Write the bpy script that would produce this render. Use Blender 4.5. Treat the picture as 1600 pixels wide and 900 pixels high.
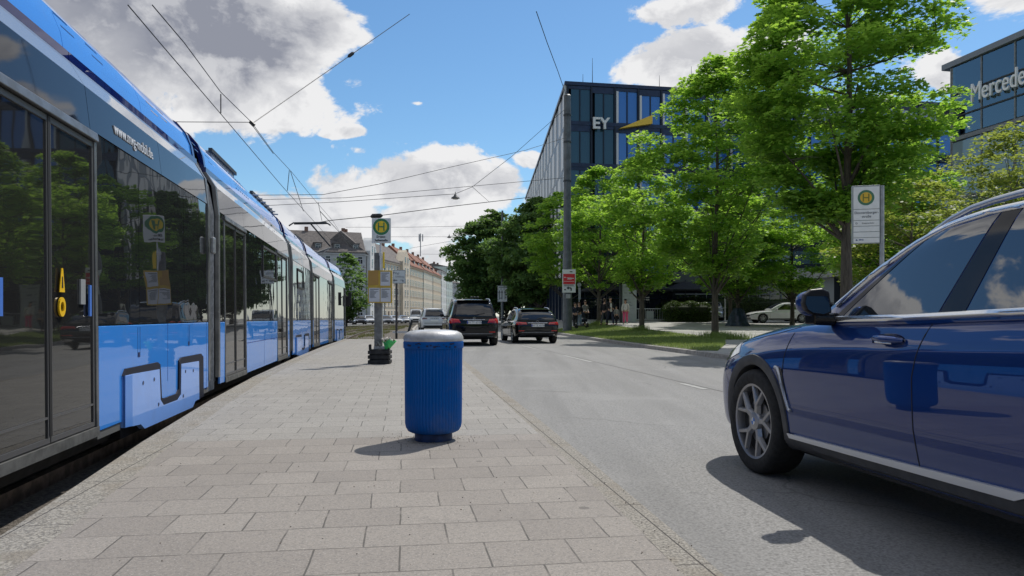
import bpy, bmesh, math, random
import numpy as np
from mathutils import Vector, Matrix
from mathutils.bvhtree import BVHTree
for o in list(bpy.data.objects): bpy.data.objects.remove(o)
SC = bpy.context.scene
COL = SC.collection
R = math.radians
random.seed(7)

# ------------------------------------------------------------------ camera, sun, sky, exposure
FPX, HZ, EYE = 1186.0, 494.0, 1.10            # focal length and horizon in photo pixels, eye height above the road
cam = bpy.data.cameras.new('camera'); camo = bpy.data.objects.new('camera', cam); COL.objects.link(camo)
camo.location = (0, 0, EYE); camo.rotation_euler = (R(90), 0, 0)
cam.sensor_width = 36; cam.lens = FPX/1600*36; cam.shift_y = (HZ-450)/1600
cam.clip_start = 0.05; cam.clip_end = 5000
SC.camera = camo
SUN_EL, SUN_AZ = 56.0, 32.0                    # azimuth to the right of the view direction
sl = bpy.data.lights.new('sun', 'SUN'); sl.energy = 4.2; sl.angle = R(0.53); sl.color = (1, .955, .88)
so = bpy.data.objects.new('sun', sl); COL.objects.link(so)
sd = Vector((math.sin(R(SUN_AZ))*math.cos(R(SUN_EL)), math.cos(R(SUN_AZ))*math.cos(R(SUN_EL)), math.sin(R(SUN_EL))))
so.rotation_euler = sd.to_track_quat('Z', 'Y').to_euler(); so.location = sd*60
SC.view_settings.view_transform = 'Standard'; SC.view_settings.look = 'None'
SC.view_settings.exposure = -0.1; SC.view_settings.gamma = 1
W = bpy.data.worlds.new("World"); SC.world = W; W.use_nodes = True

class NT:
    """small helper around a node tree"""
    def __init__(s, nt):
        s.nt = nt; nt.nodes.clear()
    def n(s, typ, **kw):
        nd = s.nt.nodes.new('ShaderNode'+typ)
        for k, v in kw.items():
            if k.startswith('i_'):
                key = k[2:]; key = int(key) if key.isdigit() else key.replace('_', ' ')
                s.put(nd.inputs[key], v)
            else: setattr(nd, k, v)
        return nd
    def put(s, inp, v):
        if hasattr(v, 'is_output') or isinstance(v, bpy.types.NodeSocket): s.nt.links.new(v, inp)
        else: inp.default_value = v
    def m(s, op, a, b=None, c=None, clamp=False):
        nd = s.nt.nodes.new('ShaderNodeMath'); nd.operation = op; nd.use_clamp = clamp
        for i, v in enumerate((a, b, c)):
            if v is not None: s.put(nd.inputs[i], v)
        return nd.outputs[0]
    def mix(s, f, a, b, typ='MIX'):
        nd = s.nt.nodes.new('ShaderNodeMix'); nd.data_type = 'RGBA'; nd.blend_type = typ
        s.put(nd.inputs[0], f)
        for i, v in ((6, a), (7, b)):
            if isinstance(v, tuple) and len(v) == 3: v = (*v, 1)
            s.put(nd.inputs[i], v)
        return nd.outputs[2]
    def ss(s, x, lo, hi, a=0.0, b=1.0):
        nd = s.nt.nodes.new('ShaderNodeMapRange'); nd.interpolation_type = 'SMOOTHSTEP'
        s.put(nd.inputs[0], x); s.put(nd.inputs[1], lo); s.put(nd.inputs[2], hi); s.put(nd.inputs[3], a); s.put(nd.inputs[4], b)
        return nd.outputs[0]
    def lin(s, x, lo, hi, a=0.0, b=1.0):
        nd = s.nt.nodes.new('ShaderNodeMapRange')
        s.put(nd.inputs[0], x); s.put(nd.inputs[1], lo); s.put(nd.inputs[2], hi); s.put(nd.inputs[3], a); s.put(nd.inputs[4], b)
        return nd.outputs[0]

def sky():
    t = NT(W.node_tree)
    st = t.n('TexSky', sky_type='NISHITA', sun_disc=False, sun_elevation=R(SUN_EL), sun_rotation=R(SUN_AZ),
             air_density=1.15, dust_density=0.35, ozone_density=2.6, altitude=500)
    tc = t.n('TexCoord'); d = tc.outputs['Generated']
    sep = t.n('SeparateXYZ', i_0=d)
    x, y, z = sep.outputs
    az = t.m('ARCTAN2', x, y); el = t.m('ARCSINE', z)
    # noise that shapes the clouds (evaluated on the direction, flattened a little)
    mp = t.n('Mapping', i_0=d); mp.inputs['Scale'].default_value = (1, 1, 1.5)
    warp = t.n('TexNoise', i_Vector=mp.outputs[0], i_Scale=4.0, i_Detail=3.0)
    add = t.n('VectorMath', operation='MULTIPLY_ADD'); t.put(add.inputs[0], warp.outputs['Color']); add.inputs[1].default_value = (.10, .10, .10); t.put(add.inputs[2], mp.outputs[0])
    n1 = t.n('TexNoise', i_Vector=add.outputs[0], i_Scale=7.5, i_Detail=11.0, i_Roughness=.60, i_Lacunarity=2.1)
    off = t.n('VectorMath', operation='ADD'); t.put(off.inputs[0], add.outputs[0]); off.inputs[1].default_value = (.016, .008, .035)
    n2 = t.n('TexNoise', i_Vector=off.outputs[0], i_Scale=7.5, i_Detail=7.0, i_Roughness=.56, i_Lacunarity=2.1)
    nb = t.n('TexNoise', i_Vector=add.outputs[0], i_Scale=2.6, i_Detail=3.0)
    nf = n1.outputs[0]
    blobs = [  # photo px centre, radii, weight
        (330, 60, 260, 120, 1.25), (90, 80, 300, 160, 1.3), (500, 45, 95, 62, 1.05), (545, 118, 55, 34, .8), (330, 160, 120, 55, .95), (440, 125, 70, 55, .85), (250, 190, 140, 40, .5), (560, 60, 40, 40, .7),
        (470, 345, 120, 55, .95), (540, 300, 70, 50, .9), (610, 290, 95, 62, 1.05), (700, 285, 90, 58, 1.05), (775, 300, 80, 42, .95), (620, 345, 230, 50, .95), (840, 320, 90, 45, .8), (720, 400, 250, 55, .75), (560, 400, 160, 45, .55),
        (540, 205, 44, 13, .72), (516, 211, 26, 8, .6), (651, 161, 19, 6, .68), (812, 133, 17, 9, .62), (828, 250, 28, 18, .8), (566, 236, 30, 12, .6),
        (1080, 95, 140, 46, 1.0), (1010, 110, 80, 26, .85), (1230, 60, 160, 60, .6), (1060, 15, 120, 30, .75), (1500, 120, 60, 40, .85), (1330, 190, 90, 60, .6), (1620, -40, 120, 60, .8)]
    mask = None
    for (px, py, rx, ry, w) in blobs:
        a0 = math.atan((px-800)/FPX); k = math.hypot(FPX, px-800); e0 = math.atan((HZ-py)/k)
        ra = rx/FPX*math.cos(a0)**2; re = ry/k
        da = t.m('DIVIDE', t.m('SUBTRACT', az, a0), ra); de = t.m('DIVIDE', t.m('SUBTRACT', el, e0), re)
        r2 = t.m('ADD', t.m('MULTIPLY', da, da), t.m('MULTIPLY', de, de))
        g = t.m('MULTIPLY', t.m('POWER', 2.718, t.m('MULTIPLY', r2, -.9)), w)
        mask = g if mask is None else t.m('MAXIMUM', mask, g)
    # elsewhere (behind and beside the camera, and high up): loose broken clouds
    away = t.ss(t.m('ABSOLUTE', az), .80, 1.15)
    high = t.ss(el, .46, .62)
    away = t.m('MULTIPLY', away, t.ss(t.m('ABSOLUTE', az), 2.3, 2.8, 1.0, .0))
    rest = t.m('MULTIPLY', t.m('MAXIMUM', away, high), t.ss(nb.outputs[0], .37, .56, 0, 1.0))
    mask = t.m('MAXIMUM', mask, rest)
    dens = t.m('ADD', mask, t.m('MULTIPLY', t.m('SUBTRACT', nf, .5), 2.1))
    dl = t.m('DIVIDE', t.m('SUBTRACT', az, -1.35), .62); dl2 = t.m('DIVIDE', t.m('SUBTRACT', el, .62), .36)
    left = t.m('MULTIPLY', t.m('POWER', 2.718, t.m('MULTIPLY', t.m('ADD', t.m('MULTIPLY', dl, dl), t.m('MULTIPLY', dl2, dl2)), -.9)), 1.15)
    dens = t.m('MAXIMUM', dens, t.m('ADD', left, t.m('MULTIPLY', t.m('SUBTRACT', nf, .5), 2.1)))
    cov = t.ss(dens, .50, .66)
    # shading inside the clouds: thick middles go grey, billows catch light
    light = t.lin(t.m('SUBTRACT', nf, n2.outputs[0]), -.07, .07)
    thick = t.ss(dens, .60, 1.10)
    # heavy grey underside of the large near cloud upper left
    heavy = t.m('MULTIPLY', t.ss(az, .02, -.30), t.ss(el, .20, .32))
    big = t.n('TexNoise', i_Vector=add.outputs[0], i_Scale=3.6, i_Detail=6.0, i_Roughness=.55)
    g0 = t.m('MULTIPLY', t.m('MULTIPLY', thick, t.m('ADD', .26, t.m('MULTIPLY', heavy, .56))), t.ss(big.outputs[0], .32, .62, .55, 1.08))
    g1 = t.m('SUBTRACT', g0, t.m('MULTIPLY', t.m('SUBTRACT', light, .5), .56), clamp=True)
    ccol = t.mix(g1, (1.0, 1.0, 1.01), (.33, .35, .42))
    # shadowed flat bases in the band of cumulus
    base = t.m('MULTIPLY', t.ss(t.m('ABSOLUTE', t.m('SUBTRACT', el, .145)), .05, .0), t.ss(nb.outputs[0], .40, .60))
    ccol = t.mix(t.m('MULTIPLY', base, .35), ccol, (.45, .50, .60))
    skyc = t.n('Background', i_0=st.outputs[0], i_Strength=.122)
    hsv = t.n('HueSaturation', i_Saturation=1.10, i_Color=st.outputs[0]); t.put(skyc.inputs[0], t.mix(1.0, hsv.outputs[0], (.84, 1.0, 1.06), 'MULTIPLY'))
    cloud = t.n('Background', i_0=ccol, i_Strength=.92)
    hz = t.ss(el, .10, .0, 0, .55)
    mx = t.n('MixShader', i_0=t.m('MAXIMUM', cov, hz), i_1=skyc.outputs[0], i_2=cloud.outputs[0])
    out = t.n('OutputWorld'); t.put(out.inputs[0], mx.outputs[0])
sky()

# ------------------------------------------------------------------ materials
def mat(name, col, rough=.5, metal=0, var=0.0, vscale=8.0, bump=0.0, bscale=60.0, coat=0.0, ior=1.45, col2=None, dist=.01, detail=4.0, emit=None):
    m = bpy.data.materials.new(name); m.use_nodes = True
    t = NT(m.node_tree)
    p = t.n('BsdfPrincipled'); out = t.n('OutputMaterial'); t.put(out.inputs[0], p.outputs[0])
    p.inputs['Roughness'].default_value = rough; p.inputs['Metallic'].default_value = metal; p.inputs['IOR'].default_value = ior
    p.inputs['Coat Weight'].default_value = coat; p.inputs['Coat Roughness'].default_value = .03
    c = (*col, 1)
    tc = t.n('TexCoord')
    if var or col2:
        n = t.n('TexNoise', i_Vector=tc.outputs['Object'], i_Scale=vscale, i_Detail=detail, i_Roughness=.6)
        c2 = col2 or tuple(v*(1-var) for v in col); c1 = col if col2 else tuple(min(1, v*(1+var*.5)) for v in col)
        cc = t.mix(t.ss(n.outputs[0], .35, .65), c1, c2)
        t.put(p.inputs['Base Color'], cc)
        t.put(p.inputs['Roughness'], t.lin(n.outputs[0], .3, .7, max(0, rough-.06*(rough > .1)), min(1, rough+.08*(rough > .1))))
    else: p.inputs['Base Color'].default_value = c
    if bump:
        b = t.n('TexNoise', i_Vector=tc.outputs['Object'], i_Scale=bscale, i_Detail=3.0)
        bn = t.n('Bump', i_Strength=bump, i_Distance=dist, i_Height=b.outputs[0]); t.put(p.inputs['Normal'], bn.outputs[0])
    return m
M = {}
def mm(key, *a, **k):
    if key not in M: M[key] = mat(key, *a, **k)
    return M[key]

def paving_mat():
    m = bpy.data.materials.new('slab_paving'); m.use_nodes = True; t = NT(m.node_tree)
    p = t.n('BsdfPrincipled'); out = t.n('OutputMaterial'); t.put(out.inputs[0], p.outputs[0])
    tc = t.n('TexCoord')
    mp = t.n('Mapping', i_0=tc.outputs['Object']); mp.inputs['Rotation'].default_value = (0, 0, R(-8.2))
    wn = t.n('TexNoise', i_Vector=tc.outputs['Object'], i_Scale=2.3, i_Detail=3.0)
    wa = t.n('VectorMath', operation='MULTIPLY_ADD'); t.put(wa.inputs[0], wn.outputs['Color']); wa.inputs[1].default_value = (.022, .020, 0); t.put(wa.inputs[2], mp.outputs[0])
    br = t.n('TexBrick', i_Vector=wa.outputs[0], offset=.43, offset_frequency=2, squash=1.0)
    br.inputs['Scale'].default_value = 1; br.inputs['Brick Width'].default_value = .365; br.inputs['Row Height'].default_value = .335
    br.inputs['Mortar Size'].default_value = .0045; br.inputs['Mortar Smooth'].default_value = .25; br.inputs['Bias'].default_value = 0
    br.inputs['Color1'].default_value = (0, 0, 0, 1); br.inputs['Color2'].default_value = (1, 1, 1, 1); br.inputs['Mortar'].default_value = (.5, .5, .5, 1)
    sep = t.n('SeparateXYZ', i_0=mp.outputs[0])
    far = t.m('GREATER_THAN', sep.outputs[1], 6.36)      # relaid, greyer slabs beyond the bin
    c_near = t.mix(br.outputs['Color'], (.285, .258, .228), (.232, .208, .184))
    c_far = t.mix(br.outputs['Color'], (.312, .296, .268), (.268, .253, .229))
    c = t.mix(far, c_near, c_far)
    fn = t.n('TexNoise', i_Vector=tc.outputs['Object'], i_Scale=95, i_Detail=4.0, i_Roughness=.7)
    c = t.mix(t.m('MULTIPLY', t.ss(fn.outputs[0], .44, .64), .62), c, (.12, .112, .105))
    fn3 = t.n('TexNoise', i_Vector=tc.outputs['Object'], i_Scale=120, i_Detail=2.0)
    c = t.mix(t.m('MULTIPLY', t.ss(fn3.outputs[0], .58, .72), .5), c, (.52, .50, .47))
    st = t.n('TexNoise', i_Vector=tc.outputs['Object'], i_Scale=1.3, i_Detail=5.0, i_Roughness=.65)
    c = t.mix(t.m('MULTIPLY', t.ss(st.outputs[0], .48, .72), .38), c, (.17, .155, .14))
    mn = t.n('TexNoise', i_Vector=tc.outputs['Object'], i_Scale=6.0, i_Detail=3.0)
    mort = t.m('MULTIPLY', br.outputs['Fac'], t.ss(mn.outputs[0], .32, .55, .35, 1.0))
    vo = t.n('TexVoronoi', i_Vector=tc.outputs['Object'], i_Scale=1.9); c = t.mix(t.m('MULTIPLY', t.m('LESS_THAN', vo.outputs[0], .055), .6), c, (.07, .065, .06))
    c = t.mix(t.m('MULTIPLY', mort, .8), c, (.05, .046, .04))
    t.put(p.inputs['Base Color'], c); p.inputs['Roughness'].default_value = .82
    h = t.m('SUBTRACT', t.m('MULTIPLY', fn.outputs[0], .25), br.outputs['Fac'])
    bn = t.n('Bump', i_Strength=.5, i_Distance=.006, i_Height=h); t.put(p.inputs['Normal'], bn.outputs[0])
    return m

def asphalt_mat(name='asphalt', base=(.215, .212, .205), patch=True):
    m = bpy.data.materials.new(name); m.use_nodes = True; t = NT(m.node_tree)
    p = t.n('BsdfPrincipled'); out = t.n('OutputMaterial'); t.put(out.inputs[0], p.outputs[0])
    tc = t.n('TexCoord'); o = tc.outputs['Object']
    v = t.n('TexVoronoi', i_Vector=o, i_Scale=70.0)
    n = t.n('TexNoise', i_Vector=o, i_Scale=48, i_Detail=4.0, i_Roughness=.75)
    c = t.mix(t.ss(n.outputs[0], .38, .66), tuple(b*1.12 for b in base), tuple(b*.66 for b in base))
    c = t.mix(t.m('MULTIPLY', t.ss(v.outputs[0], .62, .2), .32), c, tuple(min(1, b*1.9) for b in base))
    c = t.mix(t.m('MULTIPLY', t.m('GREATER_THAN', v.outputs['Color'], .8), .45), c, tuple(b*.35 for b in base))
    # long wear streaks along the lane and blotches
    mp = t.n('Mapping', i_0=o); mp.inputs['Rotation'].default_value = (0, 0, R(-8.4)); mp.inputs['Scale'].default_value = (1.1, .06, 1)
    s = t.n('TexNoise', i_Vector=mp.outputs[0], i_Scale=1.6, i_Detail=5.0, i_Roughness=.6)
    c = t.mix(t.ss(s.outputs[0], .38, .68, 0, .48), c, tuple(b*.62 for b in base))
    cw = t.n('TexNoise', i_Vector=o, i_Scale=1.1, i_Detail=4.0)
    cv = t.n('VectorMath', operation='MULTIPLY_ADD'); t.put(cv.inputs[0], cw.outputs['Color']); cv.inputs[1].default_value = (.9, .9, 0); t.put(cv.inputs[2], o)
    ck = t.n('TexVoronoi', feature='DISTANCE_TO_EDGE', i_Vector=cv.outputs[0], i_Scale=.33)
    cm = t.n('TexNoise', i_Vector=o, i_Scale=.7, i_Detail=2.0)
    c = t.mix(t.m('MULTIPLY', t.ss(ck.outputs[0], .006, .0015), t.ss(cm.outputs[0], .50, .60, 0, .55)), c, tuple(b*.35 for b in base))
    b2 = t.n('TexNoise', i_Vector=o, i_Scale=.55, i_Detail=5.0, i_Roughness=.6)
    c = t.mix(t.ss(b2.outputs[0], .50, .70, 0, .35), c, tuple(b*1.35 for b in base))
    t.put(p.inputs['Base Color'], c); p.inputs['Roughness'].default_value = .85
    bn = t.n('Bump', i_Strength=.55, i_Distance=.006, i_Height=n.outputs[0]); t.put(p.inputs['Normal'], bn.outputs[0])
    return m

def sett_mat():
    m = bpy.data.materials.new('granite_setts'); m.use_nodes = True; t = NT(m.node_tree)
    p = t.n('BsdfPrincipled'); out = t.n('OutputMaterial'); t.put(out.inputs[0], p.outputs[0])
    tc = t.n('TexCoord'); o = tc.outputs['Object']
    mp = t.n('Mapping', i_0=o); mp.inputs['Rotation'].default_value = (0, 0, R(-8.2))
    br = t.n('TexBrick', i_Vector=mp.outputs[0], offset=.0)
    br.inputs['Scale'].default_value = 1; br.inputs['Brick Width'].default_value = .6; br.inputs['Row Height'].default_value = .98; br.inputs['Mortar Size'].default_value = .004
    n = t.n('TexNoise', i_Vector=o, i_Scale=75, i_Detail=4.0, i_Roughness=.65)
    n2 = t.n('TexNoise', i_Vector=o, i_Scale=4.5, i_Detail=4.0)
    c = t.mix(t.ss(n.outputs[0], .36, .64), (.36, .335, .29), (.14, .13, .115))
    c = t.mix(t.ss(n2.outputs[0], .45, .68, 0, .5), c, (.20, .17, .13))
    c = t.mix(br.outputs['Fac'], c, (.05, .045, .04))
    t.put(p.inputs['Base Color'], c); p.inputs['Roughness'].default_value = .9
    bn = t.n('Bump', i_Strength=.8, i_Distance=.01, i_Height=n.outputs[0]); t.put(p.inputs['Normal'], bn.outputs[0])
    return m

def leaf_mat(name, c1, c2, tr, tmix=.5):
    m = bpy.data.materials.new(name); m.use_nodes = True; t = NT(m.node_tree)
    out = t.n('OutputMaterial')
    g = t.n('NewGeometry'); r = g.outputs['Random Per Island']
    tc = t.n('TexCoord'); n = t.n('TexNoise', i_Vector=tc.outputs['Object'], i_Scale=.8, i_Detail=3.0)
    f = t.m('ADD', t.m('MULTIPLY', r, .6), t.m('MULTIPLY', t.ss(n.outputs[0], .35, .65), .4))
    c = t.mix(f, c1, c2)
    d = t.n('BsdfPrincipled', i_Roughness=.5); t.put(d.inputs['Base Color'], c); d.inputs['Specular IOR Level'].default_value = .3
    tl = t.n('BsdfTranslucent'); t.put(tl.inputs[0], t.mix(f, tr, tuple(v*.65 for v in tr)))
    mx = t.n('MixShader', i_0=tmix, i_1=d.outputs[0], i_2=tl.outputs[0]); t.put(out.inputs[0], mx.outputs[0])
    return m

def bark_mat(name, c1, c2):
    m = bpy.data.materials.new(name); m.use_nodes = True; t = NT(m.node_tree)
    p = t.n('BsdfPrincipled', i_Roughness=.9); out = t.n('OutputMaterial'); t.put(out.inputs[0], p.outputs[0])
    tc = t.n('TexCoord'); mp = t.n('Mapping', i_0=tc.outputs['Object']); mp.inputs['Scale'].default_value = (9, 9, 1.6)
    n = t.n('TexNoise', i_Vector=mp.outputs[0], i_Scale=2.2, i_Detail=6.0, i_Roughness=.65)
    t.put(p.inputs['Base Color'], t.mix(t.ss(n.outputs[0], .36, .66), c1, c2))
    bn = t.n('Bump', i_Strength=.8, i_Distance=.03, i_Height=n.outputs[0]); t.put(p.inputs['Normal'], bn.outputs[0])
    return m

def glass_mat(name, tint=(.012, .014, .018), ior=1.75, rough=.015, wave=0.0, wscale=1.4, bottom=None):
    """dark, strongly reflecting pane whose surface is slightly wavy"""
    m = bpy.data.materials.new(name); m.use_nodes = True; t = NT(m.node_tree)
    p = t.n('BsdfPrincipled', i_Roughness=rough, i_IOR=ior); out = t.n('OutputMaterial'); t.put(out.inputs[0], p.outputs[0])
    p.inputs['Base Color'].default_value = (*tint, 1)
    if wave:
        tc = t.n('TexCoord'); n = t.n('TexNoise', i_Vector=tc.outputs['Object'], i_Scale=wscale, i_Detail=1.0)
        bn = t.n('Bump', i_Strength=1.0, i_Distance=wave, i_Height=n.outputs[0]); t.put(p.inputs['Normal'], bn.outputs[0])
    return m

def paint_mat(name, col, metal=0.0, rough=.35, coat=1.0, dirt=0.0, flake=0.0):
    m = bpy.data.materials.new(name); m.use_nodes = True; t = NT(m.node_tree)
    p = t.n('BsdfPrincipled', i_Roughness=rough, i_Metallic=metal); out = t.n('OutputMaterial'); t.put(out.inputs[0], p.outputs[0])
    p.inputs['Specular IOR Level'].default_value = 0.0; p.inputs['Coat Weight'].default_value = coat; p.inputs['Coat Roughness'].default_value = .02; p.inputs['Coat IOR'].default_value = 1.5
    tc = t.n('TexCoord'); n = t.n('TexNoise', i_Vector=tc.outputs['Object'], i_Scale=2.5, i_Detail=6.0, i_Roughness=.7)
    c = t.mix(t.ss(n.outputs[0], .45, .75, 0, dirt), col, (.16, .145, .13))
    t.put(p.inputs['Base Color'], c)
    nb = t.n('TexNoise', i_Vector=tc.outputs['Object'], i_Scale=1.2, i_Detail=1.0)
    bn = t.n('Bump', i_Strength=1.0, i_Distance=.004, i_Height=nb.outputs[0]); t.put(p.inputs['Coat Normal'], bn.outputs[0])
    return m

# ------------------------------------------------------------------ mesh helpers
def wloc(o):
    v = Vector((0, 0, 0))
    while o is not None:
        v += o.location; o = o.parent
    return v
class MB:
    def __init__(s): s.v = []; s.f = []; s.mi = []
    def add(s, vs, fs, mi=0):
        b = len(s.v); s.v += [tuple(p) for p in vs]
        s.f += [tuple(b+i for i in f) for f in fs]; s.mi += [mi]*len(fs); return s
    def box(s, c, d, rz=0, mi=0):
        hx, hy, hz = d[0]/2, d[1]/2, d[2]/2; cs, sn = math.cos(rz), math.sin(rz); vs = []
        for dz in (-hz, hz):
            for dx, dy in ((-hx, -hy), (hx, -hy), (hx, hy), (-hx, hy)):
                vs.append((c[0]+dx*cs-dy*sn, c[1]+dx*sn+dy*cs, c[2]+dz))
        return s.add(vs, [(3, 2, 1, 0), (4, 5, 6, 7), (0, 1, 5, 4), (1, 2, 6, 5), (2, 3, 7, 6), (3, 0, 4, 7)], mi)
    def prism(s, poly, fa, fb, mi=0):
        """polygon (2-D) mapped by fa and fb to the two end caps"""
        n = len(poly); vs = [fa(*p) for p in poly]+[fb(*p) for p in poly]
        fs = [tuple(range(n))[::-1], tuple(range(n, 2*n))]+[(i, (i+1) % n, n+(i+1) % n, n+i) for i in range(n)]
        return s.add(vs, fs, mi)
    def tube(s, pts, r, n=8, mi=0, caps=True):
        pts = [Vector(p) for p in pts]; rings = []
        rr = r if isinstance(r, (list, tuple)) else [r]*len(pts)
        up = Vector((0, 0, 1)); prev = None
        for i, p in enumerate(pts):
            t = (pts[min(i+1, len(pts)-1)]-pts[max(i-1, 0)]).normalized()
            if prev is None:
                a = t.cross(up)
                if a.length < 1e-3: a = t.cross(Vector((1, 0, 0)))
            else: a = prev-t*prev.dot(t)
            a.normalize(); prev = a; b = t.cross(a)
            rings.append([p+(a*math.cos(2*math.pi*k/n)+b*math.sin(2*math.pi*k/n))*rr[i] for k in range(n)])
        return s.loft(rings, caps, mi)
    def loft(s, rings, caps=True, mi=0, closed=True):
        n = len(rings[0]); vs = [p for r in rings for p in r]; fs = []
        for i in range(len(rings)-1):
            for k in range(n if closed else n-1):
                fs.append((i*n+k, i*n+(k+1) % n, (i+1)*n+(k+1) % n, (i+1)*n+k))
        if caps: fs += [tuple(range(n))[::-1], tuple(range((len(rings)-1)*n, len(rings)*n))]
        return s.add(vs, fs, mi)
    def lathe(s, prof, c=(0, 0, 0), axis='z', n=24, mi=0, caps=True):
        rings = []
        for (r, h) in prof:
            ring = []
            for k in range(n):
                a = 2*math.pi*k/n; u, v = r*math.cos(a), r*math.sin(a)
                q = {'z': (u, v, h), 'x': (h, u, v), 'y': (v, h, u)}[axis]
                ring.append((c[0]+q[0], c[1]+q[1], c[2]+q[2]))
            rings.append(ring)
        return s.loft(rings, caps, mi)
    def ball(s, c, rx, ry=None, rz=None, n=14, mi=0):
        ry = ry or rx; rz = rz or rx
        return s.add(*_ball(c, rx, ry, rz, n), mi)
    def build(s, name, mats, parent=None, smooth=None, bevel=0, subsurf=0, world=False, recalc=True, seg=2):
        me = bpy.data.meshes.new(name)
        off = wloc(parent) if (world and parent is not None) else Vector((0, 0, 0))
        me.from_pydata([(p[0]-off.x, p[1]-off.y, p[2]-off.z) for p in s.v], [], s.f)
        if not isinstance(mats, (list, tuple)): mats = [mats]
        for m in mats: me.materials.append(m)
        me.polygons.foreach_set('material_index', s.mi)
        if recalc:
            bm = bmesh.new(); bm.from_mesh(me); bmesh.ops.recalc_face_normals(bm, faces=bm.faces); bm.to_mesh(me); bm.free()
        if smooth is not None or subsurf:
            me.polygons.foreach_set('use_smooth', [True]*len(me.polygons))
            if smooth: me.set_sharp_from_angle(angle=R(smooth))
        o = bpy.data.objects.new(name, me); COL.objects.link(o)
        if parent is not None: o.parent = parent
        if subsurf:
            md = o.modifiers.new('subsurf', 'SUBSURF'); md.levels = md.render_levels = subsurf
        if bevel:
            md = o.modifiers.new('bevel', 'BEVEL'); md.width = bevel; md.segments = seg; md.limit_method = 'ANGLE'; md.angle_limit = R(40)
        return o
def _ball(c, rx, ry, rz, n):
    m = max(6, n//2+1); vs = []; fs = []
    for i in range(1, m):
        ph = math.pi*i/m
        for k in range(n):
            a = 2*math.pi*k/n
            vs.append((c[0]+rx*math.sin(ph)*math.cos(a), c[1]+ry*math.sin(ph)*math.sin(a), c[2]+rz*math.cos(ph)))
    for i in range(m-2):
        for k in range(n): fs.append((i*n+k, (i+1)*n+k, (i+1)*n+(k+1) % n, i*n+(k+1) % n))
    t = len(vs); vs.append((c[0], c[1], c[2]+rz)); vs.append((c[0], c[1], c[2]-rz))
    for k in range(n): fs.append((t, k, (k+1) % n)); fs.append((t+1, (m-2)*n+(k+1) % n, (m-2)*n+k))
    return vs, fs
def tag(o, label=None, cat=None, group=None, kind=None):
    if label: o['label'] = label
    if cat: o['category'] = cat
    if group: o['group'] = group
    if kind: o['kind'] = kind
    return o
def empty(name, loc, rz=0, label=None, cat=None, group=None):
    o = bpy.data.objects.new(name, None); o.empty_display_size = .3; COL.objects.link(o)
    o.location = loc; o.rotation_euler = (0, 0, rz); return tag(o, label, cat, group)
def kids(o): return [c for c in bpy.data.objects if c.parent == o]
def copy_tree(o, parent=None):
    c = o.copy(); COL.objects.link(c); c.parent = parent
    for ch in kids(o): copy_tree(ch, c)
    return c
def text(body, size, loc, rot, m, name, parent=None, world=True, ext=.003, align='CENTER', bold=0.0, sx=1.0):
    cu = bpy.data.curves.new(name, 'FONT'); cu.body = body; cu.size = size; cu.extrude = ext; cu.align_x = align; cu.align_y = 'CENTER'; cu.offset = bold
    tmp = bpy.data.objects.new(name+'_curve', cu); COL.objects.link(tmp); bpy.context.view_layer.update()
    me = bpy.data.meshes.new_from_object(tmp.evaluated_get(bpy.context.evaluated_depsgraph_get())); bpy.data.objects.remove(tmp)
    me.materials.clear(); me.materials.append(m); me.name = name; o = bpy.data.objects.new(name, me); COL.objects.link(o)
    off = wloc(parent) if (world and parent is not None) else Vector((0, 0, 0))
    o.location = Vector(loc)-off; o.rotation_euler = rot; o.scale = (sx, 1, 1)
    if parent is not None: o.parent = parent
    return o
def at(px, py, Y): return Vector(((px-800)/FPX*Y, Y, EYE-(py-HZ)/FPX*Y))
def interp(x, tab):
    if x <= tab[0][0]: return tab[0][1]
    for (a, b), (c, d) in zip(tab, tab[1:]):
        if x <= c: return b+(d-b)*(x-a)/(c-a)
    return tab[-1][1]
def sm(tab, n=4):
    """subdivide a polyline with Catmull-Rom"""
    P = [Vector(p) for p in tab]; out = []
    for i in range(len(P)-1):
        a, b, c, d = P[max(i-1, 0)], P[i], P[i+1], P[min(i+2, len(P)-1)]
        for k in range(n):
            t = k/n; out.append(.5*((2*b)+(c-a)*t+(2*a-5*b+4*c-d)*t*t+(3*b-a-3*c+d)*t**3))
    out.append(P[-1]); return out

# ------------------------------------------------------------------ shared materials
ASPH = asphalt_mat(); PAVE = paving_mat(); SETT = sett_mat()
WHITE = mm('white_paint', (.72, .72, .70), .5, var=.15); BLACK = mm('black_plastic', (.016, .016, .018), .45, var=.2)
RUBBER = mm('tyre_rubber', (.018, .018, .018), .8, var=.25, vscale=30); CHROME = mm('chrome', (.72, .73, .75), .14, 1)
STEEL = mm('galvanised_steel', (.36, .37, .38), .45, .75, var=.25, vscale=14); GREYM = mm('grey_metal', (.22, .23, .235), .5, .3, var=.2)
DGREY = mm('dark_grey_metal', (.045, .05, .055), .5, .2, var=.25)
LENS_R = mm('red_lamp_lens', (.55, .006, .006), .18, coat=1.0); LENS_W = mm('clear_lamp_lens', (.5, .53, .56), .1, .6, coat=1)
LIT_R = None
CARGLASS = glass_mat('car_glass', (.010, .012, .014), 1.7)
INK = mm('black_ink', (.012, .012, .012), .6); PLATE = mm('number_plate_white', (.75, .76, .75), .45); EUB = mm('plate_blue', (.01, .04, .35), .5)
GREEN_S = mm('sign_green', (.02, .17, .07), .4, coat=.4); YELL_S = mm('sign_yellow', (.72, .52, .02), .4, coat=.4)
SIGNW = mm('sign_white', (.66, .68, .66), .4, var=.05); GREYTXT = mm('grey_print', (.18, .19, .20), .6)

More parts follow.
